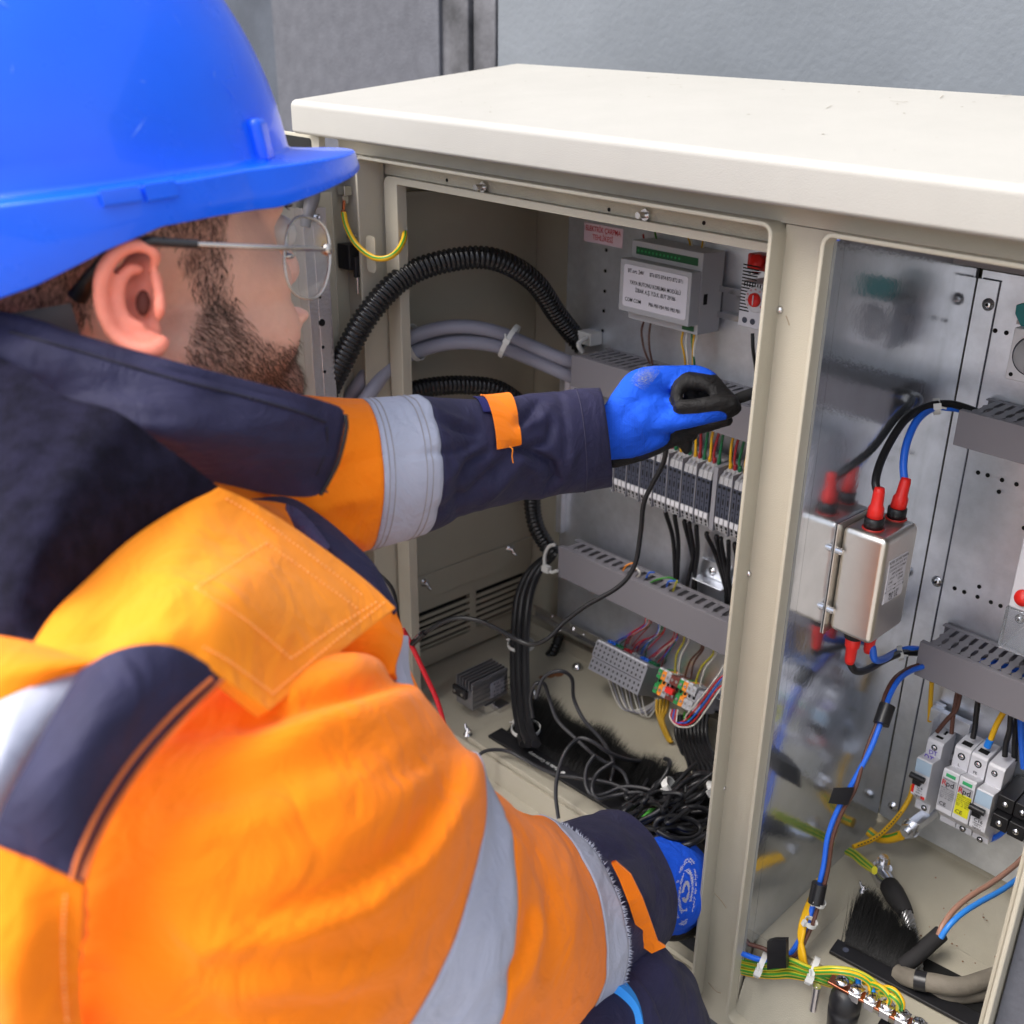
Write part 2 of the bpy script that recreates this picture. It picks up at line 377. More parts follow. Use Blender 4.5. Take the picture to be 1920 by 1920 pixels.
# left inner panel with louvres: inner skin at X=-1.58
XI = -1.578
def lw(px, py): p = at(px, py, X=XI); return p[1], p[2]
m_ = MB()
zt = lw(880, 1047)[1]
vy = [lw(768.7, 1160)[0]+.0, lw(880.8, 1116)[0], lw(892.5, 1112)[0], lw(980, 1072)[0]+.02]
zv1 = (lw(768.7, 1157)[1]+lw(880.8, 1112)[1])/2; zv0 = (lw(780, 1224)[1]+lw(880.8, 1180)[1])/2
zb_ = (lw(771.7, 1260)[1]+lw(961.7, 1178.3)[1])/2
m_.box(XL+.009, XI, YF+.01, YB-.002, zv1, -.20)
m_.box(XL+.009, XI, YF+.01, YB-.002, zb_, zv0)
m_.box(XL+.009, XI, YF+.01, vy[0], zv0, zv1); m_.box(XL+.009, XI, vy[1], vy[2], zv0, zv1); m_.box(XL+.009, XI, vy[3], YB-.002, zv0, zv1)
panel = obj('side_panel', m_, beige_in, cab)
m_ = MB(); m_.box(XL+.0085, XL+.0095, YF+.05, YB-.01, zv0-.01, zv1+.01); obj('vent_backing', m_, hole, panel)
hz = (zv1-zv0)/6
def mk_slat(y0, y1):
    mb = MB(); mb.box(XI-.0035, XI, y0, y1, zv0+hz*-.26, zv0+hz*.26); return mb
s1 = obj('slat', mk_slat(vy[0], vy[1]), beige_in, panel); s2 = obj('slat', mk_slat(vy[2], vy[3]), beige_in, panel)
for k in range(1, 6):
    dup(s1, panel, (0, 0, hz*k)) if k < 6 else None
    dup(s2, panel, (0, 0, hz*k))
# cover plate seams on the side panel
sz1 = lw(870, 1050)[1]; sz2 = lw(870, 1094)[1]
m_ = MB(); m_.box(XI+.0003, XI+.004, YF+.02, YB-.003, sz2, sz1); obj('filter_cover', m_, beige_in, cab, bevel=.001)
def wingnut(px, py, X=None, Z=None, Y=None, ax=(1, 0, 0), s=1.0, par=None, lab='wing nut'):
    c = at(px, py, X=X, Z=Z, Y=Y); ax = nrm(ax); mb = MB()
    mb.lathe(c-ax*.001, ax, [(.0, 0), (.009*s, 0), (.009*s, .002), (.006*s, .0025), (.006*s, .009*s), (.0032*s, .0095*s), (.0032*s, .016*s), (0, .0165*s)], 12)
    sdv = nrm(np.cross(ax, A((.3, 1, .4)))); 
    for sg in (-1, 1):
        p = c+ax*.006*s; mb.tube([p+sdv*sg*.004*s, p+sdv*sg*.010*s+ax*.006*s, p+sdv*sg*.013*s+ax*.012*s], [.003*s, .0032*s, .0022*s], 8)
    return obj('wing_nut', mb, steel, par)
wingnut(795, 1092, X=XI+.004, par=cab); wingnut(955, 1028, X=XI+.004, par=cab)
wingnut(783, 1288, X=XI+.002, par=cab); wingnut(957, 1208, X=XI+.002, par=cab)
# divider wall, galvanised, between the compartments
XD = -.603
m_ = MB(); m_.box(XD-.006, XD, 1.0205, 1.0285, ZF-.02, -.142); m_.box(XD-.006, XD, 1.0286, 1.038, ZF-.02, -.1395); m_.box(XD-.006, XD, 1.0385, 1.4255, ZF+.0005, -.105); div = obj('divider', m_, galv2, cab, label='mirror-like galvanised steel divider')
m_ = MB(); m_.box(-.684, XD-.0065, 1.062, 1.068, ZF-.05, -.105); obj('post_back', m_, beige, cab)
# mounting plates
pl0 = at(1058, 700, Y=1.43)[0]
m_ = MB(); m_.box(pl0, XD-.01, 1.43, 1.436, -1.125, -.12); mpl = obj('mounting_plate', m_, galv, cab, label='galvanised mounting plate of the left compartment')
m_ = MB(); m_.box(at(1050, 950, Y=1.415)[0]-.012, at(1050, 950, Y=1.415)[0]+.004, 1.415, 1.429, -.9, -.55); obj('plate_bracket', m_, galv, cab)
m_ = MB(); m_.box(XD+.005, -.15, 1.43, 1.436, -1.185, -.205); mpr = obj('mounting_plate', m_, galv, cab, label='galvanised mounting plate of the right compartment')
sx = at(1870, 560, Y=1.43)[0]
m_ = MB(); m_.box(XD+.0016, sx, 1.4265, 1.4295, -1.18, -.2175); fl = obj('plate_flange', m_, galv, cab)
m_ = MB(); m_.box(XD+.0003, XD+.0014, 1.4262, 1.4285, -1.18, -.12); obj('shadow_gap', m_, black, cab)
m_ = MB(); m_.box(sx+.0003, sx+.0016, 1.4285, 1.4298, -1.18, -.2175); m_.box(XD+.008, sx+.0022, 1.428, 1.4298, -.2173, -.2155); obj('seam', m_, dgrey, cab)
# dark perforated duct far up behind the divider
# screws and punched holes
def screw(mb, c, ax, r=.008, torx=True):
    ax = nrm(ax); c = A(c)
    mb.lathe(c, ax, [(0, 0), (r*1.25, 0), (r*1.25, .0008), (r*.95, .0012), (r*.8, .0035), (r*.45, .0048), (0, .005)], 16, 0)
    mb.cyl(c+ax*.0042, c+ax*.0052, r*.35, 6, 1)
def screw_obj(c, ax, par, r=.008, name='screw', m=None):
    mb = MB(); screw(mb, c, ax, r); return obj(name, mb, [m or steel, hole], par)
for (px, py) in ((1853, 571), (1757, 1090), (1674, 1512)): screw_obj(at(px, py, Y=1.4262), (0, -1, 0), cab, .0075)
hb = MB()
for (px, py) in ((1866, 620), (1887, 624), (1834, 886), (1852, 891), (1879, 900), (1906, 908), (1873, 922), (1790, 1103), (1808, 1110), (1836, 1100), (1833, 1119), (1858, 1129), (1876, 1136), (1920, 990), (1915, 1155)):
    c = at(px, py, Y=1.4296); hb.cyl(c, c+A((0, -.0006, 0)), .0035, 12)
tag(obj('punched_holes', hb, hole, mpr), kind='stuff')
hb = MB()
for (px, py) in ((1137, 469), (1135, 508), (1134, 546), (1132, 583), (1130, 620)):
    c = at(px, py, Y=1.4296); hb.cyl(c, c+A((0, -.0006, 0)), .0035, 12)
tag(obj('punched_holes', hb, hole, mpl), kind='stuff')
for (px, py) in ((908, 351), (1212, 403)):
    c = at(px, py, Y=1.054); mb = MB(); mb.cyl(c, c+A((0, -.004, 0)), .0085, 6); mb.cyl(c+A((0, -.004, 0)), c+A((0, -.018, 0)), .0045, 10); obj('bolt', mb, steel, cab)
hb = MB()
for (px, py) in ((838, 338), (1320, 418), (1142, 393)):
    c = at(px, py, Y=1.0558); hb.cyl(c, c+A((0, -.0006, 0)), .0028, 10)
obj('drill_holes', hb, hole, cab)
for (px, py) in ((1463, 581), (1404, 1075), (1357, 1476), (1315, 1802)):
    c = at(px, py, Y=YF); mb = MB(); mb.lathe(c, (0, -1, 0), [(0, 0), (.0048, 0), (.0042, .003), (.002, .0042), (0, .0044)], 10); obj('rivet', mb, steel, post)
# dirt marks on the post
db = MB()
for (pts) in (((1474, 592), (1477, 600), (1480, 610)), ((1340, 1675), (1352, 1688), (1362, 1703)), ((1328, 1842), (1342, 1858), (1352, 1862))):
    db.tube([at(x, y, Y=YF-.0002) for x, y in pts], .0008, 5, spl=3)
obj('scuff_marks', db, mat('scuff', (.30, .24, .17), .8), post)
# --- floor details, left
m_ = MB(); a = at(862, 1388, Z=-1.196); m_.box(a[0], -.70, 1.062, 1.235, ZF+.0003, ZF+.012); gl = obj('gland_plate', m_, beige_in, cab, bevel=.002)
wingnut(877, 1377, Z=ZF+.012, ax=(0, 0, 1), par=cab)
wingnut(1006, 1312, Z=ZF+.001, ax=(0, 0, 1), par=cab); wingnut(845, 968+340, Z=ZF, ax=(0, 0, 1), par=cab) if False else None
c = at(1083, 1252, Z=ZF+.0); mb = MB(); mb.lathe(c, (0, 0, 1), [(0, 0), (.014, 0), (.013, .004), (.009, .009), (.004, .012), (0, .0125)], 18); obj('carriage_bolt', mb, steel, cab)
mb = MB()
for k in range(3):
    c = at(1045-14*k, 1262+4*k, Z=ZF+.0006); mb.lathe(c, (0, 0, 1), [(0, 0), (.016-.004*k, 0), (.015-.004*k, .0003), (0, .0004)], 9)
obj('rust_stains', mb, rust, cab)
# --- floor details, right: raised gland plate
q = [at(1618, 1655, Z=ZF), at(1920, 1862, Z=ZF), at(1500, 1745, Z=ZF)]
a = at(1614, 1672, Z=ZF+.004); m_ = MB(); m_.box(a[0], -.25, 1.075, a[1], ZF+.0003, ZF+.006); obj('gland_plate', m_, beige_in, cab, bevel=.0015)
wingnut(1618, 1672, Z=ZF+.006, ax=(0, 0, 1), par=cab, s=.8)
c = at(1528, 1872, Z=ZF); mb = MB(); mb.cyl(c-A((0, 0, .022)), c+A((0, 0, .024)), .0062, 14); mb.cyl(c+A((0, 0, .024)), c+A((0, 0, .0245)), .0025, 8); obj('stud', mb, alu, cab)
mb = MB(); r3 = random.Random(3)
for k in range(26):
    c = at(r3.uniform(1700, 1880), r3.uniform(1640, 1820), Z=ZF+.007); mb.lathe(c, (0, 0, 1), [(0, 0), (r3.uniform(.0006, .002), 0), (0, .0003)], 6)
obj('dirt_specks', mb, rust, cab)

# --- open left door with its fittings
hx, hy = -1.525, 1.0
dv = nrm((.16, -.987, 0)); dn_ = np.cross(dv, A((0, 0, 1.)))      # towards the camera along the leaf; inner face normal
if dn_[0] < 0: dn_ = -dn_
def door(t, n, z): return A((hx, hy, 0))+dv*t+dn_*n+A((0, 0, z))
def dpx(px, py, n=0.0):
    """point where a pixel's sight line meets the leaf's inner face, offset n"""
    d = ray(px, py); o0 = A((hx, hy, 0))+dn_*n; s_ = (o0@dn_)/(d@dn_); p = d*s_; return (p-A((hx, hy, 0)))@dv, p[2]
def dbox(mb, t0, t1, n0, n1, z0, z1, mt=None):
    mb.box(t0, t1, n0, n1, z0, z1, mt, M=lambda v: door(v[0], v[1], v[2]))
tw = .62; dz1 = dpx(665, 322)[1]; dz0 = -1.34
mb = MB(); dbox(mb, -.012, tw, -.03, -.026, dz0, dz1)
dbox(mb, -.012, tw, -.026, .0, dz1-.004, dz1); dbox(mb, -.012, -.009, -.026, .004, dz0, dz1-.0045)
tl = dpx(655, 500, -.026)[0]; t1_ = dpx(622, 500, 0)[0]
dbox(mb, t1_-.012, t1_-.009, -.0258, -.002, dz0+.01, dz1-.03)
dbox(mb, t1_-.0088, tw-.03, -.006, -.002, dz0+.01, dz1-.03)
dr = obj('door', mb, beige, cab, label='open left door, inner face with aluminium channel', bevel=.0012)
# aluminium channel with holes
ta, tb = dpx(574, 480, .02)[0], dpx(616, 480, .02)[0]
ta, tb = min(ta, tb), max(ta, tb)
zt_ = dpx(590, 390, .02)[1]
mb = MB(); dbox(mb, ta, tb, .017, .02, -1.2, zt_); dbox(mb, ta, ta+.003, -.0015, .0168, -1.2, zt_); dbox(mb, tb-.003, tb, -.0015, .0168, -1.2, zt_)
dbox(mb, (ta+tb)/2-.004, (ta+tb)/2+.004, .0201, .0206, -1.2, zt_)
rl = obj('perforated_channel', mb, alu, dr, bevel=.0006)
mb = MB()
for (px, py, r) in ((600, 557, .0025), (604, 605, .006), (606, 651, .0028), (609, 697, .0026)):
    t, z = dpx(px, py, .0208); mb.cyl(door(t, .0205, z), door(t, .0212, z), r, 16)
obj('channel_holes', mb, hole, rl)
t, z = dpx(594, 408, .022); mb = MB(); mb.cyl(door(t, .0206, z), door(t, .024, z), .0085, 16); mb.cyl(door(t, .024, z), door(t, .031, z), .0062, 6); mb.cyl(door(t, .031, z), door(t, .0325, z), .0035, 8, 0); obj('hex_bolt', mb, steel, rl)
# handle
mb = MB(); pts = []
for (px, py) in ((560, 352), (577, 346), (585, 362), (583, 382), (577, 402), (574, 425)):
    t, z = dpx(px, py, .02); pts.append(door(t, .02, z))
mb.tube(pts, [.012, .013, .013, .011, .009, .008], 12, spl=5); obj('handle', mb, handle_m, dr)
# lever lock
t, z = dpx(652, 478, -.015); mb = MB()
dbox(mb, t-.016, t+.016, -.022, .006, z-.022, z+.02); dbox(mb, t-.03, t-.012, -.016, .002, z-.010, z+.006)
dbox(mb, t-.006, t+.01, .006, .014, z-.034, z+.0)
lk = obj('lock_bracket', mb, black, dr, bevel=.002)
mb = MB(); mb.cyl(door(t+.002, .008, z-.034), door(t+.002, .008, z-.062), .003, 10); mb.cyl(door(t-.002, .002, z+.034), door(t+.012, .002, z+.034), .0045, 8); obj('lock_pin', mb, steel, lk)
t, z = dpx(693, 470, -.02)
mb = MB(); pl = rrect(-.014, .012, -.032, .028, .009); p0 = at(692, 475, Y=1.0)
mb.prism([(p0[0]+a, p0[2]+b) for a, b in pl], 1.004, 1.006, 1); obj('hinge_bracket', mb, beige, cab)
# earth bolt on the door edge
t, z = dpx(645, 362, -.012); mb = MB()
dbox(mb, t-.008, t+.008, -.018, -.002, z-.003, z+.012); mb.cyl(door(t-.012, -.008, z), door(t+.002, -.008, z), .005, 8); mb.cyl(door(t-.022, -.010, z-.001), door(t-.010, -.010, z-.001), .0036, 10)
dbox(mb, t-.004, t+.008, -.014, -.006, z-.016, z-.004)
eb = obj('earth_bolt', mb, steel, dr, bevel=.001)
mb = MB(); tt = [(645, 376, .98), (644, 392, .98)]
mb.tube([at(x, y, Y=Y_) for x, y, Y_ in tt], .0026, 8); a_ = at(644, 394, Y=.98); b_ = at(644, 405, Y=.98); mb.cyl(a_, b_, .0042, 10); obj('crimp_lug', mb, copper, eb)
# top corner piece of the door with its rounded slot, over the hat brim
pr = [at(570, 257, Y=1.0), at(606, 300, Y=1.0)]
mb = MB(); mb.box(pr[0][0]-.08, pr[1][0]-.006, .998, 1.0, pr[1][2]-.02, -.1105); mb.box(pr[1][0]-.0055, pr[1][0]+.006, .99, 1.002, pr[1][2]-.02, -.111); obj('hinge_plate', mb, beige, cab, bevel=.001)
mb = MB(); mb.prism([(pr[0][0]-.06+a, b) for a, b in rrect(0, .085, pr[1][2]-.01, -.116, .006)], .9972, .9978, 1); obj('hinge_slot', mb, hole, cab)

# ------------------------------------------------------------------ wires
def hybrid_mat(name, c1, c2):
    """two-tone earth wire: stripes running along the wire"""
    m = mat(name, c1, .4); return m
def wire(name, label, pts, r, m, cat='wire', group=None, n=8, spl=6, stripe=None, parent=None):
    P = [at(p[0], p[1], Y=p[2]) for p in pts]
    mb = MB(); mb.tube(P, r, n, spl=spl, mat=0)
    mats = [m]
    if stripe is not None:
        mats = [m, stripe]
        k = n; nf = len(mb.m)
        for i in range(nf):
            if i < nf-2 and (i % k) in stripe_idx(k): mb.m[i] = 1
    if parent is not None: return obj(name, mb, mats, parent)
    return obj(name, mb, mats, None, label, cat, group)
def stripe_idx(k): return (1, 5) if k <= 8 else (1, 6)
def tie(px, py, Y, r=.012, tail=(0, -1), label=None, name='cable_tie', parent=None, ax=(1, 0, 0), s=1.0):
    c = at(px, py, Y=Y); mb = MB(); ax = nrm(ax); u = nrm(np.cross(ax, A((0, .3, 1)))); w_ = np.cross(ax, u)
    ringp = [c+r*(math.cos(a)*u+math.sin(a)*w_) for a in np.linspace(0, 2*math.pi, 21)]
    P = [[p-ax*.0035*s for p in ringp], [p+ax*.0035*s for p in ringp]]
    Q = [[p+nrm(p-c)*.0018*s for p in row] for row in P]
    mb.grid([P[0], P[1], Q[1], Q[0], P[0]], sm=False)
    hd = c+u*(r+.003*s); mb.box(-.005*s, .005*s, -.004*s, .004*s, -.003*s, .004*s, M=lambda v: hd+ax*v[0]+w_*v[1]+u*v[2])
    t0 = nrm(tail[0]*CXV+tail[1]*CYV); mb.tube([hd, hd+t0*.012*s], .0015*s, 6)
    return obj(name, mb, tie_m, parent, label, 'cable tie' if parent is None else None)

wire('earth_wire', 'yellow-green earth wire looping from the open door bolt into the left compartment',
     [(644, 398, .98), (650, 425, .98), (668, 458, .985), (698, 482, .99), (725, 484, 1.0), (746, 470, 1.02), (758, 445, 1.05), (757, 422, 1.08), (752, 400, 1.14), (748, 380, 1.2)], .0048, yel_w, 'wire', n=10, stripe=grn_w)

# corrugated hoses
def hose(name, label, pts, r, pitch=.0088, depth=.885):
    P, rr = spline([at(p[0], p[1], Y=p[2]) for p in pts], 60, [1]*len(pts))
    # resample evenly
    L = [0]
    for i in range(1, len(P)): L.append(L[-1]+np.linalg.norm(P[i]-P[i-1]))
    n = int(L[-1]/pitch*8); out = []; rs = []
    X_ = np.interp(np.linspace(0, L[-1], n), L, [p[0] for p in P]); Y_ = np.interp(np.linspace(0, L[-1], n), L, [p[1] for p in P]); Z_ = np.interp(np.linspace(0, L[-1], n), L, [p[2] for p in P])
    prof = [1, 1, 1, .96, depth, depth, depth, .96]
    for i in range(n): out.append(A((X_[i], Y_[i], Z_[i]))); rs.append(r*prof[i % 8])
    mb = MB(); mb.tube(out, rs, 20); return obj(name, mb, hosem, None, label, 'conduit')
hose('corrugated_hose', 'thick black corrugated hose arching from the open door to the upper grey duct',
     [(612, 735, .93), (640, 680, .95), (690, 590, .99), (760, 518, 1.06), (850, 487, 1.14), (930, 487, 1.21), (1000, 527, 1.29), (1045, 590, 1.36), (1075, 628, 1.40), (1095, 652, 1.41)], .0205)
hose('corrugated_hose', 'black corrugated hose curving behind the outstretched navy sleeve and down to the brush entry',
     [(680, 790, 1.02), (735, 748, 1.06), (800, 727, 1.13), (875, 722, 1.21), (940, 733, 1.28), (990, 780, 1.345), (1000, 860, 1.36), (998, 940, 1.36), (1005, 985, 1.36), (1022, 1018, 1.37), (1040, 1040, 1.38)], .0185)
# grey cables
for k, (dy, lab) in enumerate(((0, 'upper grey sheathed cable of the pair under the corrugated hose'), (30, 'lower grey sheathed cable of the pair under the corrugated hose'))):
    o = dy
    pts = [(640+o*.75, 775+o*.3, .98), (672+o*.65, 722+o*.6, 1.0), (725+o*.35, 660+o*.8, 1.06), (790+o*.1, 625+o, 1.12), (860, 612+o, 1.18), (930, 622+o*.9, 1.24), (1000, 650+o*.85, 1.31), (1060, 675+o*.9, 1.35), (1090, 682+o, 1.38)]
    wire('grey_cable', lab, pts, .0128, grey_w, 'cable', n=14)
wire('grey_cable', 'grey sheathed cable hidden behind the other two under the hose', [(665, 775, 1.02), (700, 716, 1.05), (760, 655, 1.1), (840, 628, 1.19), (930, 636, 1.27), (1000, 668, 1.34), (1070, 705, 1.385)], .0115, grey_w, 'cable', n=14)
tie(778, 642, 1.105, .032, (-.6, -1), 'white cable tie round the grey cables near the door', ax=(.75, .5, .3), s=1.2)
tie(955, 640, 1.265, .033, (-.2, -1), 'white cable tie round the grey cables near the duct', ax=(.75, .5, -.45), s=1.2)
tie(608, 742, .93, .023, (-1, 0), 'white cable tie round the lower end of the thick hose', ax=(.2, .3, 1), s=1.3)

# ------------------------------------------------------------------ wiring ducts with separate fingers
def wduct(name, label, x0, x1, yf, yb, z0, z1, pitch, n, slot='plain', first=.01, wid=.55):
    t = thing(name, label, 'cable duct', (x0, yf, z0))
    th = .0022
    mb = MB()
    mb.box(x0, x1, yf, yf+th, z0, z1); mb.box(x0, x1, yf+th+.0002, yb, z0, z0+th); mb.box(x0, x1, yb-th, yb, z0+th+.0002, z1-.0)
    mb.box(x0, x1, yf+th+.0002, yf+.011, z1-th, z1)
    mb.box(x0, x1, yb-.012, yb-th-.0002, z1-th, z1)
    obj('duct_body', mb, duct, t, bevel=.0008)
    # finger spanning between the front lid and the rear wall
    ya, yc = yf+.0112, yb-.0122; fw = pitch*(1-.42)/2; nk = pitch*.5-.0006
    if slot == 'key':
        d = yc-ya; prof = [(fw, 0), (nk, .06), (nk, .12), (fw, .2), (fw, .42), (nk, .5), (nk, .56), (fw, .62), (fw, 1.0)]
        poly = [(a, ya+d*b) for a, b in prof]+[(-a, ya+d*b) for a, b in prof[::-1]]
    else:
        poly = [(nk*.97, ya), (nk*.97, ya+(yc-ya)*.15), (fw*.85, ya+(yc-ya)*.22), (fw*.85, yc), (-fw*.85, yc), (-fw*.85, ya+(yc-ya)*.22), (-nk*.97, ya+(yc-ya)*.15), (-nk*.97, ya)]
    mb = MB(); xc = x0+first; mb.prism([(xc+a, b) for a, b in poly], z1-th, z1-.0002, 2)
    f0 = obj('finger', mb, duct, t)
    for k in range(1, n):
        if xc+pitch*k+pitch*.5 < x1: dup(f0, t, (pitch*k, 0, 0))
    return t
du1 = wduct('cable_duct', 'upper grey slotted cable duct in the left compartment, behind the blue glove', -1.325, -.63, 1.327, 1.4298, -.531, -.470, .0165, 44, 'key', .016)
du2 = wduct('cable_duct', 'lower grey slotted cable duct in the left compartment with cut wires on top', -1.358, -.63, 1.34, 1.398, -.952, -.883, .0215, 36, 'plain', .02)
du3 = wduct('cable_duct', 'upper grey slotted cable duct in the right compartment', -.5505, -.15, 1.323, 1.4258, -.436, -.384, .01646, 24, 'key', .02)
du4 = wduct('cable_duct', 'lower grey slotted cable duct in the right compartment, above the breakers', -.5487, -.15, 1.335, 1.4258, -.8228, -.763, .01646, 24, 'key', .019)
# dark perforated duct at the very top, between divider and back
wduct('cable_duct', 'dark slotted cable duct in shade under the top edge of the right compartment', -.66, -.15, 1.335, 1.4258, -.19, -.125, .01646, 24, 'key', .02)
# blue wires lying in lower right duct
for k in range(4):
    mb = MB(); mb.tube([A((-.535+.02*k, 1.36+.012*k, -.80)), A((-.45, 1.352+.014*k, -.785+.004*(k % 2))), A((-.35, 1.356+.013*k, -.78)), A((-.2, 1.35+.014*k, -.785))], .0055, 8, spl=6)
    obj('wire', mb, blue_w, None, 'blue wire lying inside the lower right duct, seen through its slots', 'wire', 'blue wires inside the duct')
# cut coloured wire ends poking out of the lower left duct
for k, (pts, m, lab) in enumerate((
    ([(1168, 1070, 1.35), (1175, 1060, 1.35), (1190, 1056, 1.36), (1192, 1068, 1.37)], orange_p, 'orange wire end poking out of the lower left duct'),
    ([(1192, 1063, 1.35), (1200, 1075, 1.35), (1195, 1082, 1.36)], white_w, 'white wire end beside the orange one on the lower left duct'),
    ([(1212, 1083, 1.36), (1217, 1074, 1.35), (1227, 1073, 1.36)], blue_w, 'short blue wire loop poking out of the lower left duct'),
    ([(1217, 1094, 1.36), (1232, 1087, 1.35), (1256, 1083, 1.36), (1272, 1092, 1.37)], grn_w, 'green wire lying across the slots of the lower left duct'),
    ([(1250, 1100, 1.36), (1253, 1091, 1.35), (1262, 1089, 1.35), (1272, 1089, 1.36)], blue_w, 'blue and white wire crossing the green one on the duct'),
    ([(1262, 1108, 1.36), (1268, 1093, 1.35), (1270, 1088, 1.35)], yel2_w, 'yellow-green wire end standing up from the lower left duct'))):
    wire('wire', lab, pts, .0018, m, 'wire', n=6)
# DIN rails
def rail(name, lab, x0, x1, y, z, tilt=0, s=1.0):
    M = lambda v: A((v[0], y+(v[1]*math.cos(tilt)+v[2]*math.sin(tilt))*s, z+(v[2]*math.cos(tilt)-v[1]*math.sin(tilt))*s))
    mb = MB(); t = .0018
    mb.box(x0, x1, -.002, .0, -.019, .019, M=M); mb.box(x0, x1, -.012, -.0022, .0172, .019, M=M); mb.box(x0, x1, -.012, -.0022, -.019, -.0172, M=M)
    mb.box(x0, x1, -.0138, -.0122, .0172, .0275, M=M); mb.box(x0, x1, -.0138, -.0122, -.0275, -.0172, M=M)
    return obj(name, mb, steel, None, lab, 'DIN rail')
def corner(px, py, Y): return at(px, py, Y=Y)
def axn(mb): return mb
# --- pedestrian button module
Ym = 1.335
p1, p2, p3, p4 = at(1163.7, 483, Y=Ym), at(1296, 511, Y=Ym), at(1291.4, 613, Y=Ym), at(1159, 581.6, Y=Ym)
x0, x1 = (p1[0]+p4[0])/2, (p2[0]+p3[0])/2; z1, z0 = (p1[2]+p2[2])/2, (p3[2]+p4[2])/2
q1 = at(1196.5, 459.7, Y=1.362); 
md = thing('relay_module', 'grey DIN-rail module with a white printed front plate on the left mounting plate', 'module', (x0, Ym, z0))
mb = MB(); mb.box(x0, x1, Ym, 1.362, z0, z1); mb.box(x0, x1, 1.3622, 1.424, z0-.018, z1+.03)
obj('housing', mb, lgrey, md, bevel=.002)
mb = MB(); mb.prism([(a, b) for a, b in rrect(x0+.010, x1-.006, z0+.010, z1-.008, .005)], Ym-.0012, Ym-.0001, 1); pl = obj('front_plate', mb, wlabel, md, bevel=.0006)
mb = MB(); mb.box(x0+.012, x1-.01, 1.3612, 1.3622, z1+.007, z1+.020); mb.box(x1-.034, x1-.008, 1.3612, 1.3622, z0-.013, z0-.004); obj('terminal_slot', mb, mat('pcb_green', (.01, .09, .03), .5), md)
mb = MB(); mb.box(x1, x1+.0006, 1.372, 1.382, (z0+z1)/2-.012, (z0+z1)/2+.006); obj('clip_slot', mb, hole, md)
mb = MB()
for k in range(12): mb.cyl(A((x0+.018+k*.0085, 1.3608, z1+.0135)), A((x0+.018+k*.0085, 1.3604, z1+.0135)), .0022, 8)
obj('terminal_screws', mb, green, md)
xc = (x0+x1)/2; zh = z1-z0
def t3(s, fx, fz, size, al='CENTER', m=ink, sx=1.): text(s, (x0+(x1-x0)*fx, Ym-.0014, z0+zh*fz), size, (1, 0, 0), (0, 0, -1), m, pl, align=al, sx=sx)
t3('BT.ort. 24V', .24, .80, .0098, sx=.8); t3('BT6 BT5 BT4 BT3 BT2 BT1', .67, .80, .0090, sx=.74)
t3('YAYA BUTONU KORUMA MODÜLÜ', .52, .585, .0098, sx=.74); t3('İSBAK A.Ş. Y.D.K. BUT 29186', .53, .455, .0098, sx=.74)
t3('COM COM', .22, .25, .0098, sx=.8); t3('PB6 PB5 PB4 PB3 PB2 PB1', .67, .245, .0090, sx=.74)
rail('din_rail', 'horizontal steel mounting rail behind the grey module and thermostat', -1.12, -.66, 1.428, (z0+z1)/2-.01)
# warning sticker
c1, c2, c3, c4 = at(1096, 414, Y=1.4292), at(1168.5, 432, Y=1.4292), at(1166.5, 466, Y=1.4292), at(1095, 451, Y=1.4292)
sx0, sx1, sz0, sz1 = (c1[0]+c4[0])/2, (c2[0]+c3[0])/2, (c3[2]+c4[2])/2, (c1[2]+c2[2])/2
mb = MB(); mb.box(sx0, sx1, 1.4288, 1.4296, sz0, sz1); st = obj('warning_sticker', mb, mat('sticker_pink', (.72, .55, .62), .5), None, 'white warning sticker with red lettering at the top of the left mounting plate', 'sticker')
text('ELEKTRİK ÇARPMA', ((sx0+sx1)/2, 1.4286, sz0+(sz1-sz0)*.72), .0140, (1, 0, 0), (0, 0, -1), inkr, st, sx=.76); text('TEHLİKESİ', ((sx0+sx1)/2, 1.4286, sz0+(sz1-sz0)*.30), .0140, (1, 0, 0), (0, 0, -1), inkr, st, sx=.80)
# thermostat
Yt = 1.35
a, b = at(1392, 528, Y=Yt), at(1428, 626, Y=Yt); 
th = thing('thermostat', 'small white DIN-rail thermostat with a red dial beside the centre post', 'thermostat', (a[0], Yt, b[2]))
mb = MB(); mb.box(a[0]-.002, a[0]+.058, Yt, 1.425, b[2]+.004, a[2]+.002); obj('housing', mb, white, th, bevel=.0025)
mb = MB()
for k in range(15): mb.box(a[0]-.001, a[0]+.018+.0010*k, Yt-.0004, Yt+.0, b[2]+.030+.0052*k, b[2]+.0322+.0052*k)
for k in range(10): mb.box(a[0]+.004+k*.0052, a[0]+.0062+k*.0052, Yt-.0004, Yt+.0, a[2]-.006, a[2]+.001)
obj('vent_slots', mb, hole, th)
zc = (a[2]+b[2])/2+.014; mb = MB()
mb.lathe((a[0]+.030, Yt-.0008, zc), (0, -1, 0), [(0, 0), (.021, 0), (.020, .0015), (0, .0016)], 20); obj('dial_plate', mb, white, th)
mb = MB(); mb.lathe((a[0]+.030, Yt-.0024, zc), (0, -1, 0), [(0, 0), (.0115, 0), (.011, .005), (0, .0055)], 20); dl = obj('dial', mb, red, th)
mb = MB(); mb.box(a[0]+.0293, a[0]+.0307, Yt-.0092, Yt-.008, zc-.008, zc+.008, M=None); obj('dial_slot', mb, white, dl)
mb = MB()
for k in range(2): mb.cyl(A((a[0]+.012+.016*k, Yt-.0002, b[2]+.016)), A((a[0]+.012+.016*k, Yt-.001, b[2]+.016)), .005, 12)
obj('terminal_holes', mb, dgrey, th)
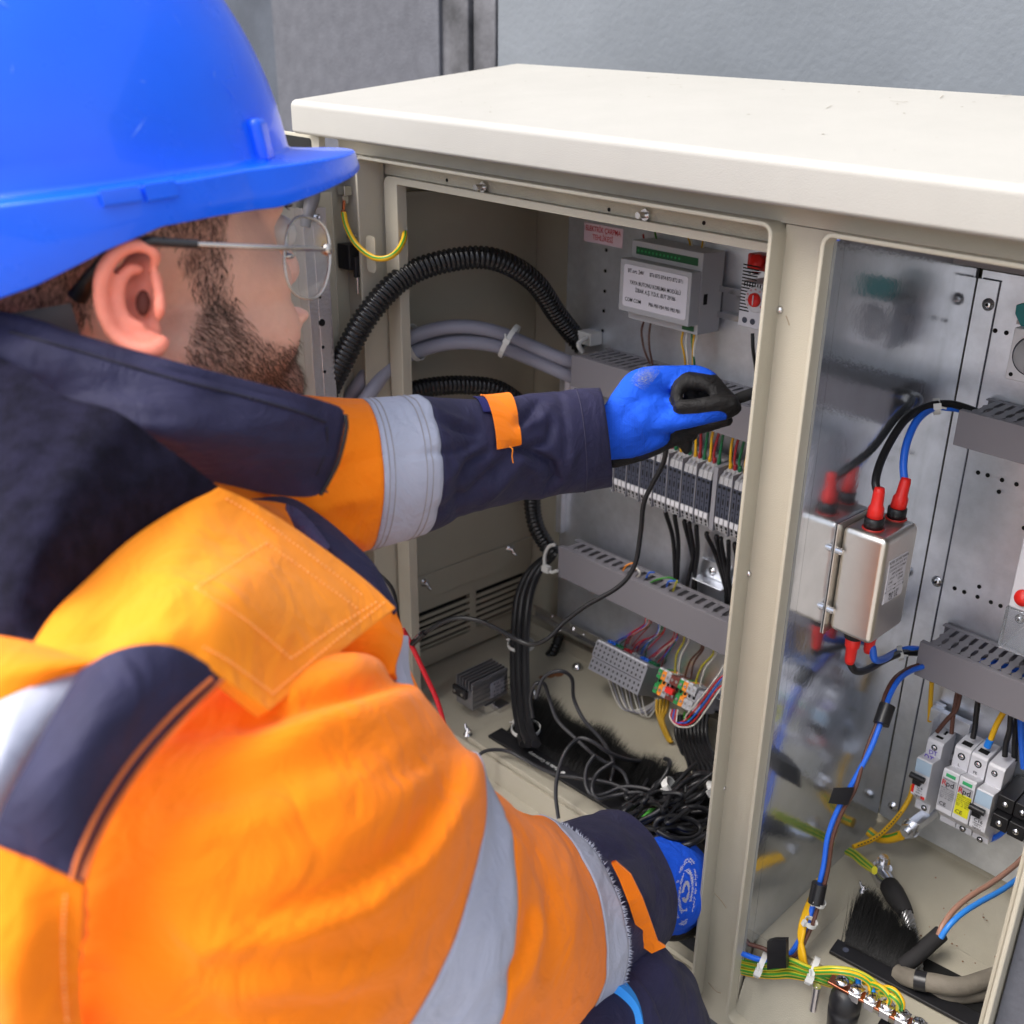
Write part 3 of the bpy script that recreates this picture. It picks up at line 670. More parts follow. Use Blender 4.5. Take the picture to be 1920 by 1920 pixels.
for k in range(9):
    an = math.radians(-130+k*32); text(str(k*10), (a[0]+.030+.0165*math.sin(an), Yt-.0026, zc+.0165*math.cos(an)), .0042, (1, 0, 0), (0, 0, -1), inkr, th)
wire('wire', 'black wire dropping from the thermostat into the upper left duct', [(1411, 625, 1.38), (1412, 655, 1.38), (1417, 690, 1.39), (1421, 735, 1.4)], .0032, black_w)
# red terminal block
a, b = at(1402, 474, Y=1.39), at(1446, 508, Y=1.39); rt = thing('red_terminal', 'red terminal block with a round knob above the white thermostat', 'terminal', (a[0], 1.39, b[2]))
mb = MB(); mb.box(a[0], b[0]+.01, 1.39, 1.425, b[2]-.004, a[2]); obj('block', mb, redd, rt, bevel=.003)
mb = MB(); c = (a+b)/2; mb.lathe((c[0]-.002, 1.39, c[2]), (0, -1, 0), [(0, 0), (.013, 0), (.012, .008), (.0, .009)], 16); obj('knob', mb, red, rt)
mb = MB(); mb.lathe((a[0]+.01, 1.40, b[2]-.008), (0, 0, -1), [(0, 0), (.012, 0), (.010, .004), (0, .005)], 12); obj('screw', mb, steel, rt)
# wires of the module
top = [((1206, 470, 1.40), (1208, 455, 1.41), (1206, 440, 1.42), redd), ((1232, 470, 1.40), (1232, 455, 1.41), (1228, 435, 1.42), grn_w), ((1292, 482, 1.40), (1294, 460, 1.41), (1290, 445, 1.42), yel_w), ((1297, 484, 1.4), (1298, 465, 1.41), (1296, 445, 1.42), white_w),
       ((1312, 486, 1.40), (1316, 465, 1.41), (1318, 450, 1.42), yel_w), ((1318, 488, 1.40), (1319, 465, 1.41), (1322, 450, 1.42), white_w)]
for (p, q_, r_, m) in top: wire('wire', 'thin wire rising from the top of the grey module', [p, q_, r_], .0019, m, group='wires above the grey module', n=6)
for pts, m, lab in (([(1208, 600, 1.40), (1203, 622, 1.39), (1208, 655, 1.385), (1219, 682, 1.39)], brown_w, 'left brown wire between the grey module and the duct'),
                    ([(1220, 604, 1.40), (1217, 630, 1.39), (1218, 655, 1.385), (1224, 684, 1.39)], brown_w, 'right brown wire between the grey module and the duct'),
                    ([(1282, 617, 1.39), (1278, 640, 1.385), (1283, 665, 1.38), (1286, 695, 1.39)], yel_w, 'leftmost yellow wire hanging under the grey module'),
                    ([(1289, 620, 1.39), (1286, 645, 1.385), (1289, 670, 1.38), (1292, 698, 1.39)], white_w, 'left white wire hanging under the grey module'),
                    ([(1297, 622, 1.39), (1298, 650, 1.385), (1301, 670, 1.38), (1303, 698, 1.39)], dgrn_w, 'green wire hanging under the grey module'),
                    ([(1302, 623, 1.39), (1300, 645, 1.385), (1299, 670, 1.38), (1299, 698, 1.39)], yel_w, 'right yellow wire hanging under the grey module'),
                    ([(1309, 624, 1.39), (1303, 645, 1.385), (1301, 668, 1.38), (1301, 698, 1.39)], white_w, 'right white wire hanging under the grey module')):
    wire('wire', lab, pts, .0021, m, n=6)
# adhesive tie base where the thick hose ends
mb = MB(); c = at(1108, 632, Y=1.415); mb.box(c[0]-.018, c[0]+.018, 1.395, 1.428, c[2]-.012, c[2]+.012); mb.tube([at(1092, 660, Y=1.38), at(1085, 645, Y=1.37), at(1100, 632, Y=1.39)], .005, 8, spl=4)
obj('tie_mount', mb, tie_m, None, 'white plastic tie base holding the thick hose above the upper left duct', 'tie base', bevel=.002)

# ------------------------------------------------------------------ upper terminal row
Yf = 1.335
TL, TR = at(1120, 790+38, Y=Yf), at(1330, 906, Y=Yf)
zA = at(1248, 872, Y=Yf)[2]; zBt = at(1237, 928, Y=Yf)[2]
pitch = (at(1302, 900, Y=Yf)[0]-at(1224, 870, Y=Yf)[0])/9.6
row = thing('terminal_row', 'row of slate and light grey rail terminals under the blue glove', 'terminal block', (-1.2, Yf, zBt-.03))
hgt = zA-zBt
def term(mb, x, w):
    e = .0006
    mb.box(x+e, x+w-e, Yf, 1.39, zBt, zA, 0)                                              # slate core
    mb.prism([(Yf+.002, zA+.0003), (Yf+.004, zA+.014), (1.375, zA+.030), (1.40, zA+.030), (1.40, zA+.0003)], x+e, x+w-e, 0, 1)
    mb.prism([(Yf+.001, zBt-.0003), (Yf+.0012, zBt-.013), (Yf+.005, zBt-.0285), (1.36, zBt-.037), (1.40, zBt-.037), (1.40, zBt-.0003)], x+e, x+w-e, 0, 1)
    mb.box(x+e*2, x+w-e*2, Yf-.0006, Yf+.0008, zBt-.0118, zBt-.001, 2)                    # white marker
def term_detail(mb, x, w):
    c = x+w/2
    for (dz, r) in ((.93, .0028), (.72, .0016), (.30, .0014)): mb.cyl(A((c, Yf-.0001, zBt+hgt*dz)), A((c, Yf-.0008, zBt+hgt*dz)), r, 8, 3)
    mb.box(c-.0012, c+.0012, Yf-.0006, Yf-.0001, zBt+hgt*.42, zBt+hgt*.60, 3); mb.box(c-.0008, c+.0008, Yf-.0006, Yf-.0001, zBt+hgt*.03, zBt+hgt*.16, 3)
    # square openings on the sloping grey parts
    for dz, dy in ((.018, .019), ):
        mb.box(c-.0024, c+.0024, -.0012, -.0002, -.0045, .0045, 4, M=lambda v: A((v[0], Yf+.010+v[2]*1.0+v[1], zA+.0185+v[2]*.9-v[1]*0+.0)))
    mb.box(c-.0022, c+.0022, -.0012, .0, -.003, .003, 3, M=lambda v: A((v[0], Yf+.0028-v[2]*.25+v[1], zBt-.0175+v[2])))
    mb.box(c-.0016, c+.0016, -.0012, .0, -.002, .002, 3, M=lambda v: A((v[0], Yf+.0048-v[2]*.25+v[1], zBt-.0248+v[2])))
mb = MB(); x_ = at(1130, 835, Y=Yf)[0]; term(mb, x_, pitch); term_detail(mb, x_, pitch)
tm0 = obj('terminal', mb, [dgrey, lgrey, white, hole, mgrey], row); 
off = 0; xs = [x_]; gaps = []
nterm = 0; xcur = x_
cur = x_; tm_first = True
while cur < -.70:
    if nterm % 3 == 0 and nterm: cur += .0022
    if nterm == 24: gaps.append(cur); cur += .013
    if not tm_first: dup(tm0, row, (cur-x_, 0, 0))
    tm_first = False; xs.append(cur); cur += pitch; nterm += 1
x_end = cur
mb = MB()
for gx in gaps: mb.box(gx+.001, gx+.011, Yf+.001, 1.40, zBt-.03, zA+.028, 0)
obj('end_bracket', mb, mgrey, row, bevel=.001)
for k, x in enumerate(xs[1:]):
    if k % 3 == 0 and k:
        mb = MB(); mb.box(x-.0019, x-.0005, Yf-.0016, 1.40, zBt-.030, zA+.024); obj('separator', mb, mgrey, row)
rail('din_rail', 'steel mounting rail behind the slate terminal row', -1.30, -.66, 1.42, (zA+zBt)/2, s=1.4)
mb = MB(); mb.box(-1.33, -.68, 1.4245, 1.4285, zA+.03, zA+.075); obj('mounting_strip', mb, galv, None, 'bright galvanised strip above the slate terminal row', 'strip')
# coloured wires into the terminals
r5 = random.Random(5)
cols3 = [(dgrn_w, 'green'), (yel_w, 'yellow'), (dred_w, 'crimson')]
for k, x in enumerate(xs[1:]):
    if x < at(1222, 830, Y=1.36)[0]: continue
    m, cn = cols3[(k+1) % 3]
    c = x+pitch/2; z0_ = zA+.025; zt2 = -.531
    P = [A((c, 1.362, z0_)), A((c+r5.uniform(-.002, .002), 1.36, z0_+.018)), A((c+r5.uniform(.0, .006), 1.358, z0_+.05)), A((c+r5.uniform(.004, .012), 1.362, zt2+.012))]
    mb = MB(); mb.tube(P, .0026, 7, spl=5); mb.lathe(P[0]-A((0, 0, .004)), (0, 0, 1), [(.0036, 0), (.0036, .010), (.0026, .013), (0, .013)], 8)
    obj('wire', mb, m, None, '%s wire dropping from the upper left duct into the slate terminals' % cn, 'wire', '%s wires into the slate terminals' % cn)
# black wires hanging below
for k, (a0, b0, c0) in enumerate((((1249, 964), (1262, 1010), (1266, 1075)), ((1266, 974), (1272, 1020), (1270, 1090)), ((1284, 984), (1296, 1030), (1302, 1070)), ((1293, 988), (1300, 1040), (1288, 1100)), ((1306, 994), (1308, 1040), (1300, 1100)),
                                  ((1326, 1006), (1342, 1040), (1362, 1110)), ((1344, 1012), (1352, 1050), (1368, 1110)), ((1352, 1016), (1360, 1060), (1372, 1120)), ((1366, 1022), (1366, 1060), (1362, 1120)), ((1378, 1026), (1384, 1060), (1384, 1120)))):
    wire('wire', 'black wire hanging from the slate terminals behind the lower left duct', [(a0[0], a0[1]-8, 1.375), (*a0, 1.372), (*b0, 1.395), (*c0, 1.41), (c0[0]+2, c0[1]+40, 1.42)], .0044, black_w, group='black wires under the slate terminals')
# little bracket behind the duct
mb = MB(); a, b = at(1296, 1104, Y=1.40), at(1352, 1110, Y=1.40); c = at(1335, 1085, Y=1.425)
mb.box(a[0], b[0], 1.398, 1.424, c[2]-.002, c[2]); mb.box(a[0], b[0], 1.4245, 1.4285, c[2]+.0, c[2]+.035); bk = obj('steel_bracket', mb, galv, None, 'small bent steel bracket behind the lower left duct', 'bracket', bevel=.001)
screw_obj((c[0], 1.4243, c[2]+.016), (0, -1, 0), bk, .007)
# ------------------------------------------------------------------ lower left terminal strips (tilted towards the viewer)
def frame(o, phi):
    n_in = A((0, math.cos(phi), -math.sin(phi))); upv = A((0, math.sin(phi), math.cos(phi)))
    return lambda v: A(o)+A((1., 0, 0))*v[0]+n_in*v[1]+upv*v[2]
PH = math.radians(26)
o1 = at(1119, 1201, Y=1.372); o2 = at(1213, 1243.6, Y=1.372); pit = (o2[0]-o1[0])/12
M1 = frame(o1, PH)
tg = thing('terminal_row', 'lower row of grey rail terminals with coloured solid wires above the cable brush', 'terminal block', tuple(M1((0, 0, -.05))))
mb = MB(); e = .0004
mb.box(e, pit-e, 0, .055, -.0325, 0, 0, M=M1)
mb.box(e*2, pit-e*2, .002, .008, .0002, .003, 1, M=M1)
mb.box(e, pit-e, .0552, .075, -.028, -.006, 2, M=M1)
mb.box(e, pit-e, .012, .05, -.0345, -.0328, 0, M=M1); mb.box(e, pit-e, .004, .05, -.063, -.0347, 0, M=M1)
for k in range(2): mb.box(pit*.5-.0017, pit*.5+.0017, .0034, .0039, -.0575+.0115*k, -.052+.0115*k, 3, M=M1)
for k in range(3):
    mb.box(pit*.5-.0017, pit*.5+.0017, -.0006, -.0001, -.0285+.0105*k, -.0235+.0105*k, 3, M=M1)
t0 = obj('terminal', mb, [mgrey, white, lgrey, hole], tg)
for k in range(1, 12): dup(t0, tg, (pit*k, 0, 0))
for k in range(12):
    mb = MB(); mb.box(pit*k+e*4, pit*(k+1)-e*4, .036, .050, .0004, .0055, 0, M=M1); mb.cyl(M1((pit*(k+.5), .0358, .003)), M1((pit*(k+.5), .0352, .003)), .0015, 8, 1)
    obj('lever', mb, [[blue_w, dgrn_w, dred_w, mgrey][(k//2) % 4], hole], tg)
mb = MB(); mb.box(pit*12+.0005, pit*12+.004, -.001, .07, -.062, -.001, 0, M=M1); obj('end_plate', mb, mgrey, tg)
# small blue, red and green levers behind
o3 = at(1236, 1253, Y=1.372); o4 = at(1308, 1288, Y=1.372); pit2 = (o4[0]-o3[0])/9.0
M2 = frame(o3, PH)
tc_ = thing('terminal_row', 'row of green, orange, grey and brown terminals with a red bridge', 'terminal block', tuple(M2((0, 0, -.06))))
seq = [green, orange_p, lgrey, brown_p, brown_p, green, orange_p, lgrey, lgrey]
for k, m in enumerate(seq):
    mb = MB(); x = pit2*k
    for (a, b, dy) in ((-.018, .0, 0), (-.050, -.030, .004)):
        mb.box(x+.0004, x+pit2-.0004, dy, .05, a, b, 0, M=M2)
        mb.cyl(M2((x+pit2/2, dy-.0002, (a+b)/2)), M2((x+pit2/2, dy-.0010, (a+b)/2)), .0032, 10, 1)
    mb.box(x+.0004, x+pit2-.0004, .010, .05, -.0298, -.0182, 0, M=M2); mb.box(x+pit2*.25, x+pit2*.75, .0092, .0099, -.027, -.021, 2, M=M2)
    if k in (0, 1, 2, 5, 6, 7): mb.box(x+.001, x+pit2-.001, .001, .007, .0003, .003, 3, M=M2)
    mb.prism([(.0505, -.045), (.0505, -.006), (.066, -.010), (.074, -.022), (.066, -.040)], x+.0004, x+pit2-.0004, 0, 0, M=M2)
    obj('terminal', mb, [m, steel, hole, white], tc_)
mb = MB(); mb.box(pit2*3.1, pit2*4.9, -.008, .0015, -.036, -.024, M=M2); obj('bridge', mb, red, tc_, bevel=.001)
mb = MB(); mb.box(pit2*9+.001, pit2*9+.016, .006, .07, -.048, -.004, M=M2); mb.box(pit2*9+.003, pit2*9+.013, .0, .006, -.03, -.008, M=M2); obj('end_bracket', mb, mgrey, tc_, bevel=.0015)
rail('din_rail', 'wide tilted steel rail carrying the grey and coloured terminal rows', at(998, 1140, Y=1.41)[0], -.66, 1.42, at(1000, 1146, Y=1.41)[2], tilt=0, s=.62)
mb = MB(); a_ = at(1003, 1120, Y=1.41); 
for (px, py, r) in ((1034, 1156, .0045), (1074, 1180, .0065), (1094, 1190, .003), (1042, 1178, .003), (1050, 1182, .003)):
    c = at(px, py, Y=1.396); mb.lathe(c, (0, -1, .4), [(0, 0), (r, 0), (r*.8, .0015), (0, .002)], 10)
obj('rail_screws', mb, steel, None, 'small zinc screws on the tilted steel rail left of the grey terminals', 'screws')
# coloured conductors into grey terminals: three bundles
r6 = random.Random(21); colw = [(blue_w, 'blue'), (dgrn_w, 'green'), (red_w, 'red'), (white_w, 'white'), (red_w, 'red'), (dred_w, 'crimson')]
for k in range(24):
    j = k % 12; x = o1[0]+pit*(j+.5)
    b_ = [(1213, 1172), (1237, 1186), (1263, 1197)][min(2, j//4)]
    e1 = at(b_[0]+r6.uniform(-6, 7), b_[1]+r6.uniform(-2, 2), Y=1.39); m, cn = colw[(j+k//12*2) % 6]
    s0 = M1((pit*(j+.5), .062+.008*(k//12), -.006)); mid = s0*.55+e1*.45+A((r6.uniform(-.006, .006), r6.uniform(-.01, 0), r6.uniform(.004, .016)))
    mb = MB(); mb.tube([s0, s0+A((0, .004, .010)), mid, e1, e1+A((0, .004, .02))], .0013, 6, spl=5)
    obj('wire', mb, m, None, 'thin %s wire fanning from the lower left duct down to the grey terminals' % cn, 'wire', '%s wires above the grey terminals' % cn)
for k in range(9):
    x = o1[0]+pit*(3.5+k); s0 = M1((pit*(3.5+k), .03, -.063)); e1 = at(1205+k*4.5, 1318+r6.uniform(-3, 10), Y=1.375)
    mb = MB(); mid = (s0+e1)/2+A((r6.uniform(-.01, .0), -.012, -.022)); e2 = at(1228+k*.8, 1310, Y=1.39)
    mb.tube([s0, s0-A((0, 0, .012)), mid-A((0, 0, .012)), (mid+e2)/2-A((0, 0, .022)), e2-A((0, 0, .008)), e2], .0013, 6, spl=6)
    m, cn = [(white_w, 'white'), (grey_w, 'grey'), (white_w, 'white'), (grey_w, 'grey')][k % 4]
    obj('wire', mb, m, None, 'thin %s wire looping under the grey terminals' % cn, 'wire', '%s loops under the grey terminals' % cn)
for k, (a0, b0, m, cn) in enumerate((((1266, 1254), (1282, 1203), yel2_w, 'yellow-green'), ((1273, 1258), (1290, 1205), white_w, 'white'), ((1286, 1262), (1314, 1217), brown_w, 'brown'), ((1296, 1266), (1318, 1218), brown_w, 'brown'), ((1306, 1274), (1336, 1228), yel2_w, 'yellow-green'), ((1314, 1280), (1340, 1230), white_w, 'white'))):
    s0 = at(*a0, Y=1.395); e1 = at(*b0, Y=1.393); mb = MB(); mid = (s0+e1)/2+A((-.002, -.006, .004))
    mb.tube([s0-A((0, 0, .01)), s0, mid, e1, e1+A((0, 0, .02))], .0021, 6, spl=5)
    obj('wire', mb, m, None, '%s wire above the %s half of the coloured terminals' % (cn, 'left' if k < 3 else 'right'), 'wire')
for k, (m, lab) in enumerate(((white_w, 'white'), (red_w, 'red'), (blue_w, 'blue'), (red_w, 'red'), (white_w, 'white'))):
    d = k*3.2
    wire('wire', '%s wire looping from under the coloured terminals to the centre post' % lab, [(1258+d, 1330, 1.36), (1256+d, 1345+d, 1.345), (1272+d, 1362-d, 1.335), (1300-d, 1360-d*1.5, 1.33), (1325-d, 1330-d*1.5, 1.33), (1345, 1300-d*2.5, 1.335), (1368, 1268-d*3+k % 2*20, 1.35)], .0015, m, group='loops right of the coloured terminals', n=6)
for k in range(4):
    d = k*7
    wire('wire', 'yellow wire hanging in the bundle below the coloured terminals', [(1232+d, 1312, 1.385), (1231+d*.9, 1330, 1.37), (1236+d*.35, 1350, 1.36), (1246+d*.25, 1375, 1.35), (1256+d*.2, 1392, 1.34)], .0033, mat('ochre%d' % k, (.42, .24, .01), .5) if k == 0 else MATS['ochre0'], group='yellow wires below the coloured terminals', n=7)
wire('wire', 'green wire loop under the coloured terminals', [(1284, 1335, 1.37), (1283, 1345, 1.36), (1290, 1350, 1.36), (1297, 1345, 1.37)], .0019, grn_w, n=6)
# heater with fins
c = at(886, 1334, Z=ZF+.022); ce = at(955, 1303, Z=ZF+.022); zt4 = at(885, 1283, X=c[0])[2]
ht = thing('heater', 'finned aluminium heater bar standing on the cabinet floor by the louvres', 'heater', (c[0], c[1], ZF))
y0, y1, z0, z1 = c[1], ce[1], c[2], zt4; xw = .052
mb = MB(); mb.box(c[0]-xw, c[0]-.004, y0+.001, y1, z0, z1-.022)
for k in range(6): mb.box(c[0]-.0042, c[0], y0, y1, z0+(z1-z0)*(k/6)+.001, z0+(z1-z0)*(k+.62)/6)
mb.box(c[0]-.0042, c[0]-.001, y0, y1, z0, z1-.001)
obj('heater_body', mb, alud, ht, bevel=.0006)
for k in range(5):
    mb = MB(); x = c[0]-.010-k*.0095; mb.box(x-.0026, x, y0, y1, z1-.0218, z1); obj('fin', mb, alud, ht)
mb = MB(); mb.box(c[0]-xw-.002, c[0]-.014, y0-.008, y0-.0005, z0+.022, z0+.044); cl = obj('clamp', mb, black, ht, bevel=.002)
mb = MB(); mb.cyl(A((c[0]-.022, y0-.008, z0+.033)), A((c[0]-.022, y0-.010, z0+.033)), .0038, 10); mb.cyl(A((c[0]-.045, y0-.008, z0+.033)), A((c[0]-.045, y0-.010, z0+.033)), .0038, 10); obj('clamp_screws', mb, steel, ht)
mb = MB(); mb.box(c[0]-.035, c[0]+.004, y0+.03, y0+.055, ZF+.0005, z0-.0003); mb.box(c[0]-.01, c[0]+.018, y0+.055, y0+.085, ZF+.0005, ZF+.012); obj('foot', mb, steel, ht, bevel=.001)
mb = MB(); mb.box(c[0]+.0002, c[0]+.0008, (y0+y1)/2, y1-.01, z0+.01, z0+.045); lb = obj('rating_label', mb, mat('label_grey', (.35, .36, .42), .5), ht)
for k in range(4): text('230V ~ 45W' if k == 1 else 'IP 20  50/60 Hz', (c[0]+.0009, (y0+y1)/2+.03, z0+.040-.009*k), .007, (0, 1, 0), (0, 0, -1), ink, lb)
# vertical bundle of black cables
for k in range(7):
    a = 2*math.pi*k/7; dx, dy = (14*math.cos(a), .018*math.sin(a)) if k else (0, 0)
    wire('cable', 'black cable in the thick vertical bundle beside the louvres', [(1035+dx*.3, 1040, 1.39+dy*.2), (1003+dx*.8, 1072, 1.37+dy), (985+dx, 1115, 1.33+dy), (978+dx, 1170, 1.29+dy), (976+dx, 1230, 1.24+dy), (978+dx, 1300, 1.185+dy), (985+dx*.9, 1365, 1.13+dy), (996+dx*1.1, 1395, 1.105+dy*1.5)], .0088, black_w, 'cable', 'black cables in the vertical bundle', n=10)
tie(977, 1208, 1.26, .027, (-1, .1), 'white cable tie round the black bundle, by the louvres', ax=(0, 0, 1)); tie(986, 1366, 1.13, .027, (-1, 0), 'white cable tie round the foot of the black bundle, above the brush', ax=(0, 0, 1))
hose('corrugated_hose', 'short dark hose end behind the vertical black bundle', [(1050, 1190, 1.43), (1035, 1225, 1.41), (1005, 1245, 1.39), (985, 1250, 1.38)], .012)
mb = MB(); P = [at(x, y, Y=1.335) for x, y in ((1040, 1021), (1028, 1026), (1021, 1045), (1023, 1068), (1034, 1073), (1045, 1070))]; mb.tube(P, .0035, 8, spl=6); c = at(1024, 1066, Y=1.333); mb.box(c[0]-.008, c[0]+.010, 1.327, 1.339, c[2]-.007, c[2]+.006)
obj('cable_tie', mb, tie_m, None, 'looped white cable tie at the left end of the lower grey duct', 'cable tie')
# brush entry, left
zg = ZF+.012
def bristles(name, base0, base1, dirv, length, n, width, par=None, lab=None, seed=1, up=.35, jag=.25, rad=.0007, m=brushm):
    """a mass of separate tapering bristles rooted between base0 and base1"""
    rr = random.Random(seed); mb = MB(); b0, b1 = A(base0), A(base1); dv_ = nrm(dirv); sv = nrm(b1-b0)
    for k in range(n):
        t = rr.random(); p = b0*(1-t)+b1*t+A((0, 0, rr.uniform(0, width)))+dv_*rr.uniform(-.004, .01)
        L = length(t)*rr.uniform(1-jag, 1.0) if callable(length) else length*rr.uniform(1-jag, 1)
        d = nrm(dv_+sv*rr.gauss(0, .13)+A((0, 0, rr.uniform(-.05, up)))); q = p+d*L
        side = nrm(np.cross(d, A((rr.random(), rr.random(), rr.random()))))*rad
        s2 = np.cross(d, side); mb.add([p+side, p-side*.5+s2*.8, p-side*.5-s2*.8, q], [(0, 1, 3), (1, 2, 3), (2, 0, 3)], 0, True)
    return obj(name, mb, m, par, lab, kind='stuff')
bl0, bl1 = at(915, 1379, Z=zg+.006), at(1190, 1545, Z=zg+.006)
br = thing('brush_strip', 'long black cable-entry brush on the floor of the left compartment with a white imprint', 'brush', tuple((bl0+bl1)/2))
Bd = nrm(bl1-bl0); Bn = nrm(np.cross(A((0, 0, 1.)), Bd))
BM = lambda v: bl0+Bd*v[0]+Bn*v[1]+A((0, 0, v[2]))
Lb = np.linalg.norm(bl1-bl0)
mb = MB(); mb.box(0, Lb+.15, 0, .036, -.005, .001, M=BM); bs_ = obj('holder', mb, black, br, bevel=.001)
mb = MB(); mb.box(.01, Lb+.14, .036, .15, -.0075, -.004, M=BM); obj('opening', mb, hole, br)
for k in range(3):
    bristles('bristles', BM((.02, .034+.02*k, -.002+.004*k)), BM((Lb+.13, .034+.02*k, -.002+.004*k)), Bn+A((0, 0, .30+.2*k)), lambda t: .064+.010*math.sin(t*21), 5200, .006, br, seed=3+k, up=.5)
text('●  Rittal  Germany  Patent pend.', BM((.145, .014, .0012)), .0115, Bd, np.cross(Bd, A((0, 0, 1.))), whiteink, br, name='imprint') if False else None
tt = text('● Made in Germany', BM((.145, .016, .0012)), .0115, -Bd, Bn, whiteink, br, name='imprint')
# loose thin wires on the floor
def fwire(lab, pts, r=.0036, m=None, group=None):
    P = [at(p[0], p[1], Z=ZF+p[2]) for p in pts]; mb = MB(); mb.tube(P, r, 8, spl=8); return obj('wire', mb, m or MATS['black_insulation'], None, lab, 'wire', group)
dkg = mat('charcoal_insulation', (.028, .028, .032), .42)
fwire('charcoal wire arching over the black brush with its end in the air at right', [(893, 1440, .015), (897, 1418, .03), (915, 1407, .035), (950, 1408, .03), (985, 1425, .025), (1030, 1448, .03), (1080, 1458, .05), (1150, 1470, .05), (1200, 1500, .04)], m=dkg)
fwire('charcoal wire running down beside the sleeve from the loop over the brush', [(1047, 1535, .02), (1042, 1490, .05), (1046, 1450, .08), (1060, 1410, .11), (1085, 1385, .12), (1110, 1390, .12), (1140, 1410, .1), (1180, 1425, .07), (1215, 1427, .05), (1229, 1434, .045)], m=dkg)
fwire('tall charcoal wire loop rising above the brush', [(1005, 1310, .16), (1020, 1270, .2), (1050, 1258, .22), (1072, 1272, .2), (1076, 1310, .15), (1095, 1350, .12), (1130, 1390, .09), (1150, 1430, .06), (1145, 1465, .04)], m=dkg)
fwire('charcoal wire loop left of the tall one, over the brush', [(1000, 1345, .1), (995, 1310, .14), (1003, 1284, .18), (1020, 1282, .18), (1030, 1310, .15), (1045, 1350, .12), (1080, 1385, .1), (1120, 1420, .08), (1165, 1445, .06), (1180, 1475, .04)], m=dkg)
fwire('charcoal wire curling tightly in front of the brush end', [(1115, 1415, .09), (1100, 1440, .07), (1098, 1470, .05), (1110, 1490, .04), (1135, 1488, .04), (1170, 1475, .05), (1215, 1480, .06), (1250, 1500, .05)], m=dkg)
fwire('charcoal wire dipping below the brush end', [(1150, 1428, .08), (1120, 1450, .06), (1110, 1478, .05), (1122, 1498, .04), (1150, 1492, .04), (1200, 1486, .05), (1240, 1505, .04)], m=dkg)
r9 = random.Random(99)
for k in range(46):
    cx_, cy_ = r9.uniform(1190, 1330), r9.uniform(1478, 1560); cy_ += (cx_-1260)*.10
    a, b = r9.uniform(26, 72), r9.uniform(8, 24); an = r9.uniform(-.9, .2); ph = r9.uniform(0, 6.28); hh = r9.uniform(.01, .12); span = r9.uniform(3.0, 6.2); P = []
    for j in range(9):
        t = ph+span*j/8; x = cx_+a*math.cos(t)*math.cos(an)-b*math.sin(t)*math.sin(an); y = cy_+a*math.cos(t)*math.sin(an)+b*math.sin(t)*math.cos(an)
        P.append(at(min(x, 1352), y, Z=ZF+hh+.012*math.sin(j)))
    mb = MB(); mb.tube(P, r9.choice([.0036, .0044, .0050]), 8, spl=5); obj('wire', mb, black_w, None, 'black wire in the tangled heap on the floor beside the lower glove', 'wire', 'tangled black wires')
for k in range(9):
    x0_ = 1270+k*7
    wire('wire', 'black wire hanging behind the coloured terminals into the tangled heap', [(x0_, 1340, 1.39), (x0_-2, 1375, 1.37), (x0_+8, 1410, 1.34), (x0_+14+2*k, 1450, 1.30), (x0_+5-3*k, 1490, 1.24)], .0046, black_w, group='black wires dropping into the heap')
for k, (px, py, Y_) in enumerate(((1255, 1474, 1.17), (1155, 1505, 1.14), (1256, 1563, 1.10), (1340, 1478, 1.2))):
    tie(px, py, Y_, .014, (.2, 1), ['white cable tie on the black bundle near the post', 'white cable tie hooked round the black wires above the navy cuff', 'white cable tie just above the lower blue glove', 'white cable tie tail by the centre post'][k], ax=(.6, .4, .6), s=1.5)
fwire('yellow-green wire end tied among the black tangle', [(1196, 1552, .07), (1206, 1536, .075), (1222, 1520, .08), (1236, 1508, .07)], .0048, grn_w); fwire('yellow wire end beside the green one in the tangle', [(1204, 1556, .07), (1216, 1542, .075), (1240, 1528, .07), (1268, 1512, .06)], .0044, yel_w)
# the black test lead
wire('test_lead', 'thin black test lead hanging from the blue glove in a long sweep to the left', [(1250, 838, 1.20), (1243, 870, 1.20), (1222, 910, 1.20), (1207, 945, 1.2), (1201, 1000, 1.2), (1190, 1060, 1.19), (1160, 1100, 1.17), (1100, 1135, 1.14), (1060, 1165, 1.12), (1030, 1195, 1.1), (1000, 1208, 1.09), (970, 1200, 1.08), (930, 1178, 1.06), (890, 1162, 1.04), (850, 1160, 1.02), (810, 1178, 1.0), (780, 1198, .99)], .0042, black_w, 'cable', n=10)
wire('test_lead', 'thin black lead curving behind the chest of the orange jacket', [(655, 1045, .98), (690, 1065, .98), (720, 1085, .98), (738, 1110, .99), (745, 1150, 1.0), (750, 1190, 1.0)], .0036, black_w, 'cable')
wire('red_lead', 'red test lead running down from the jacket front', [(755, 1180, .975), (770, 1207, .985), (795, 1260, .985), (818, 1310, .985), (830, 1350, .98), (840, 1410, .96)], .0046, red_w, 'cable', n=10)
c = at(787, 1193, Y=.99); mb = MB(); mb.cyl(at(772, 1208, Y=.987), at(796, 1186, Y=.993), .0062, 10); o = obj('plug', mb, blackg, None, 'black plug joining the test lead beside the jacket front', 'plug'); mb = MB(); mb.cyl(at(783, 1197, Y=.9905), at(790, 1190, Y=.992), .0068, 10); obj('plug_ring', mb, steel, o)

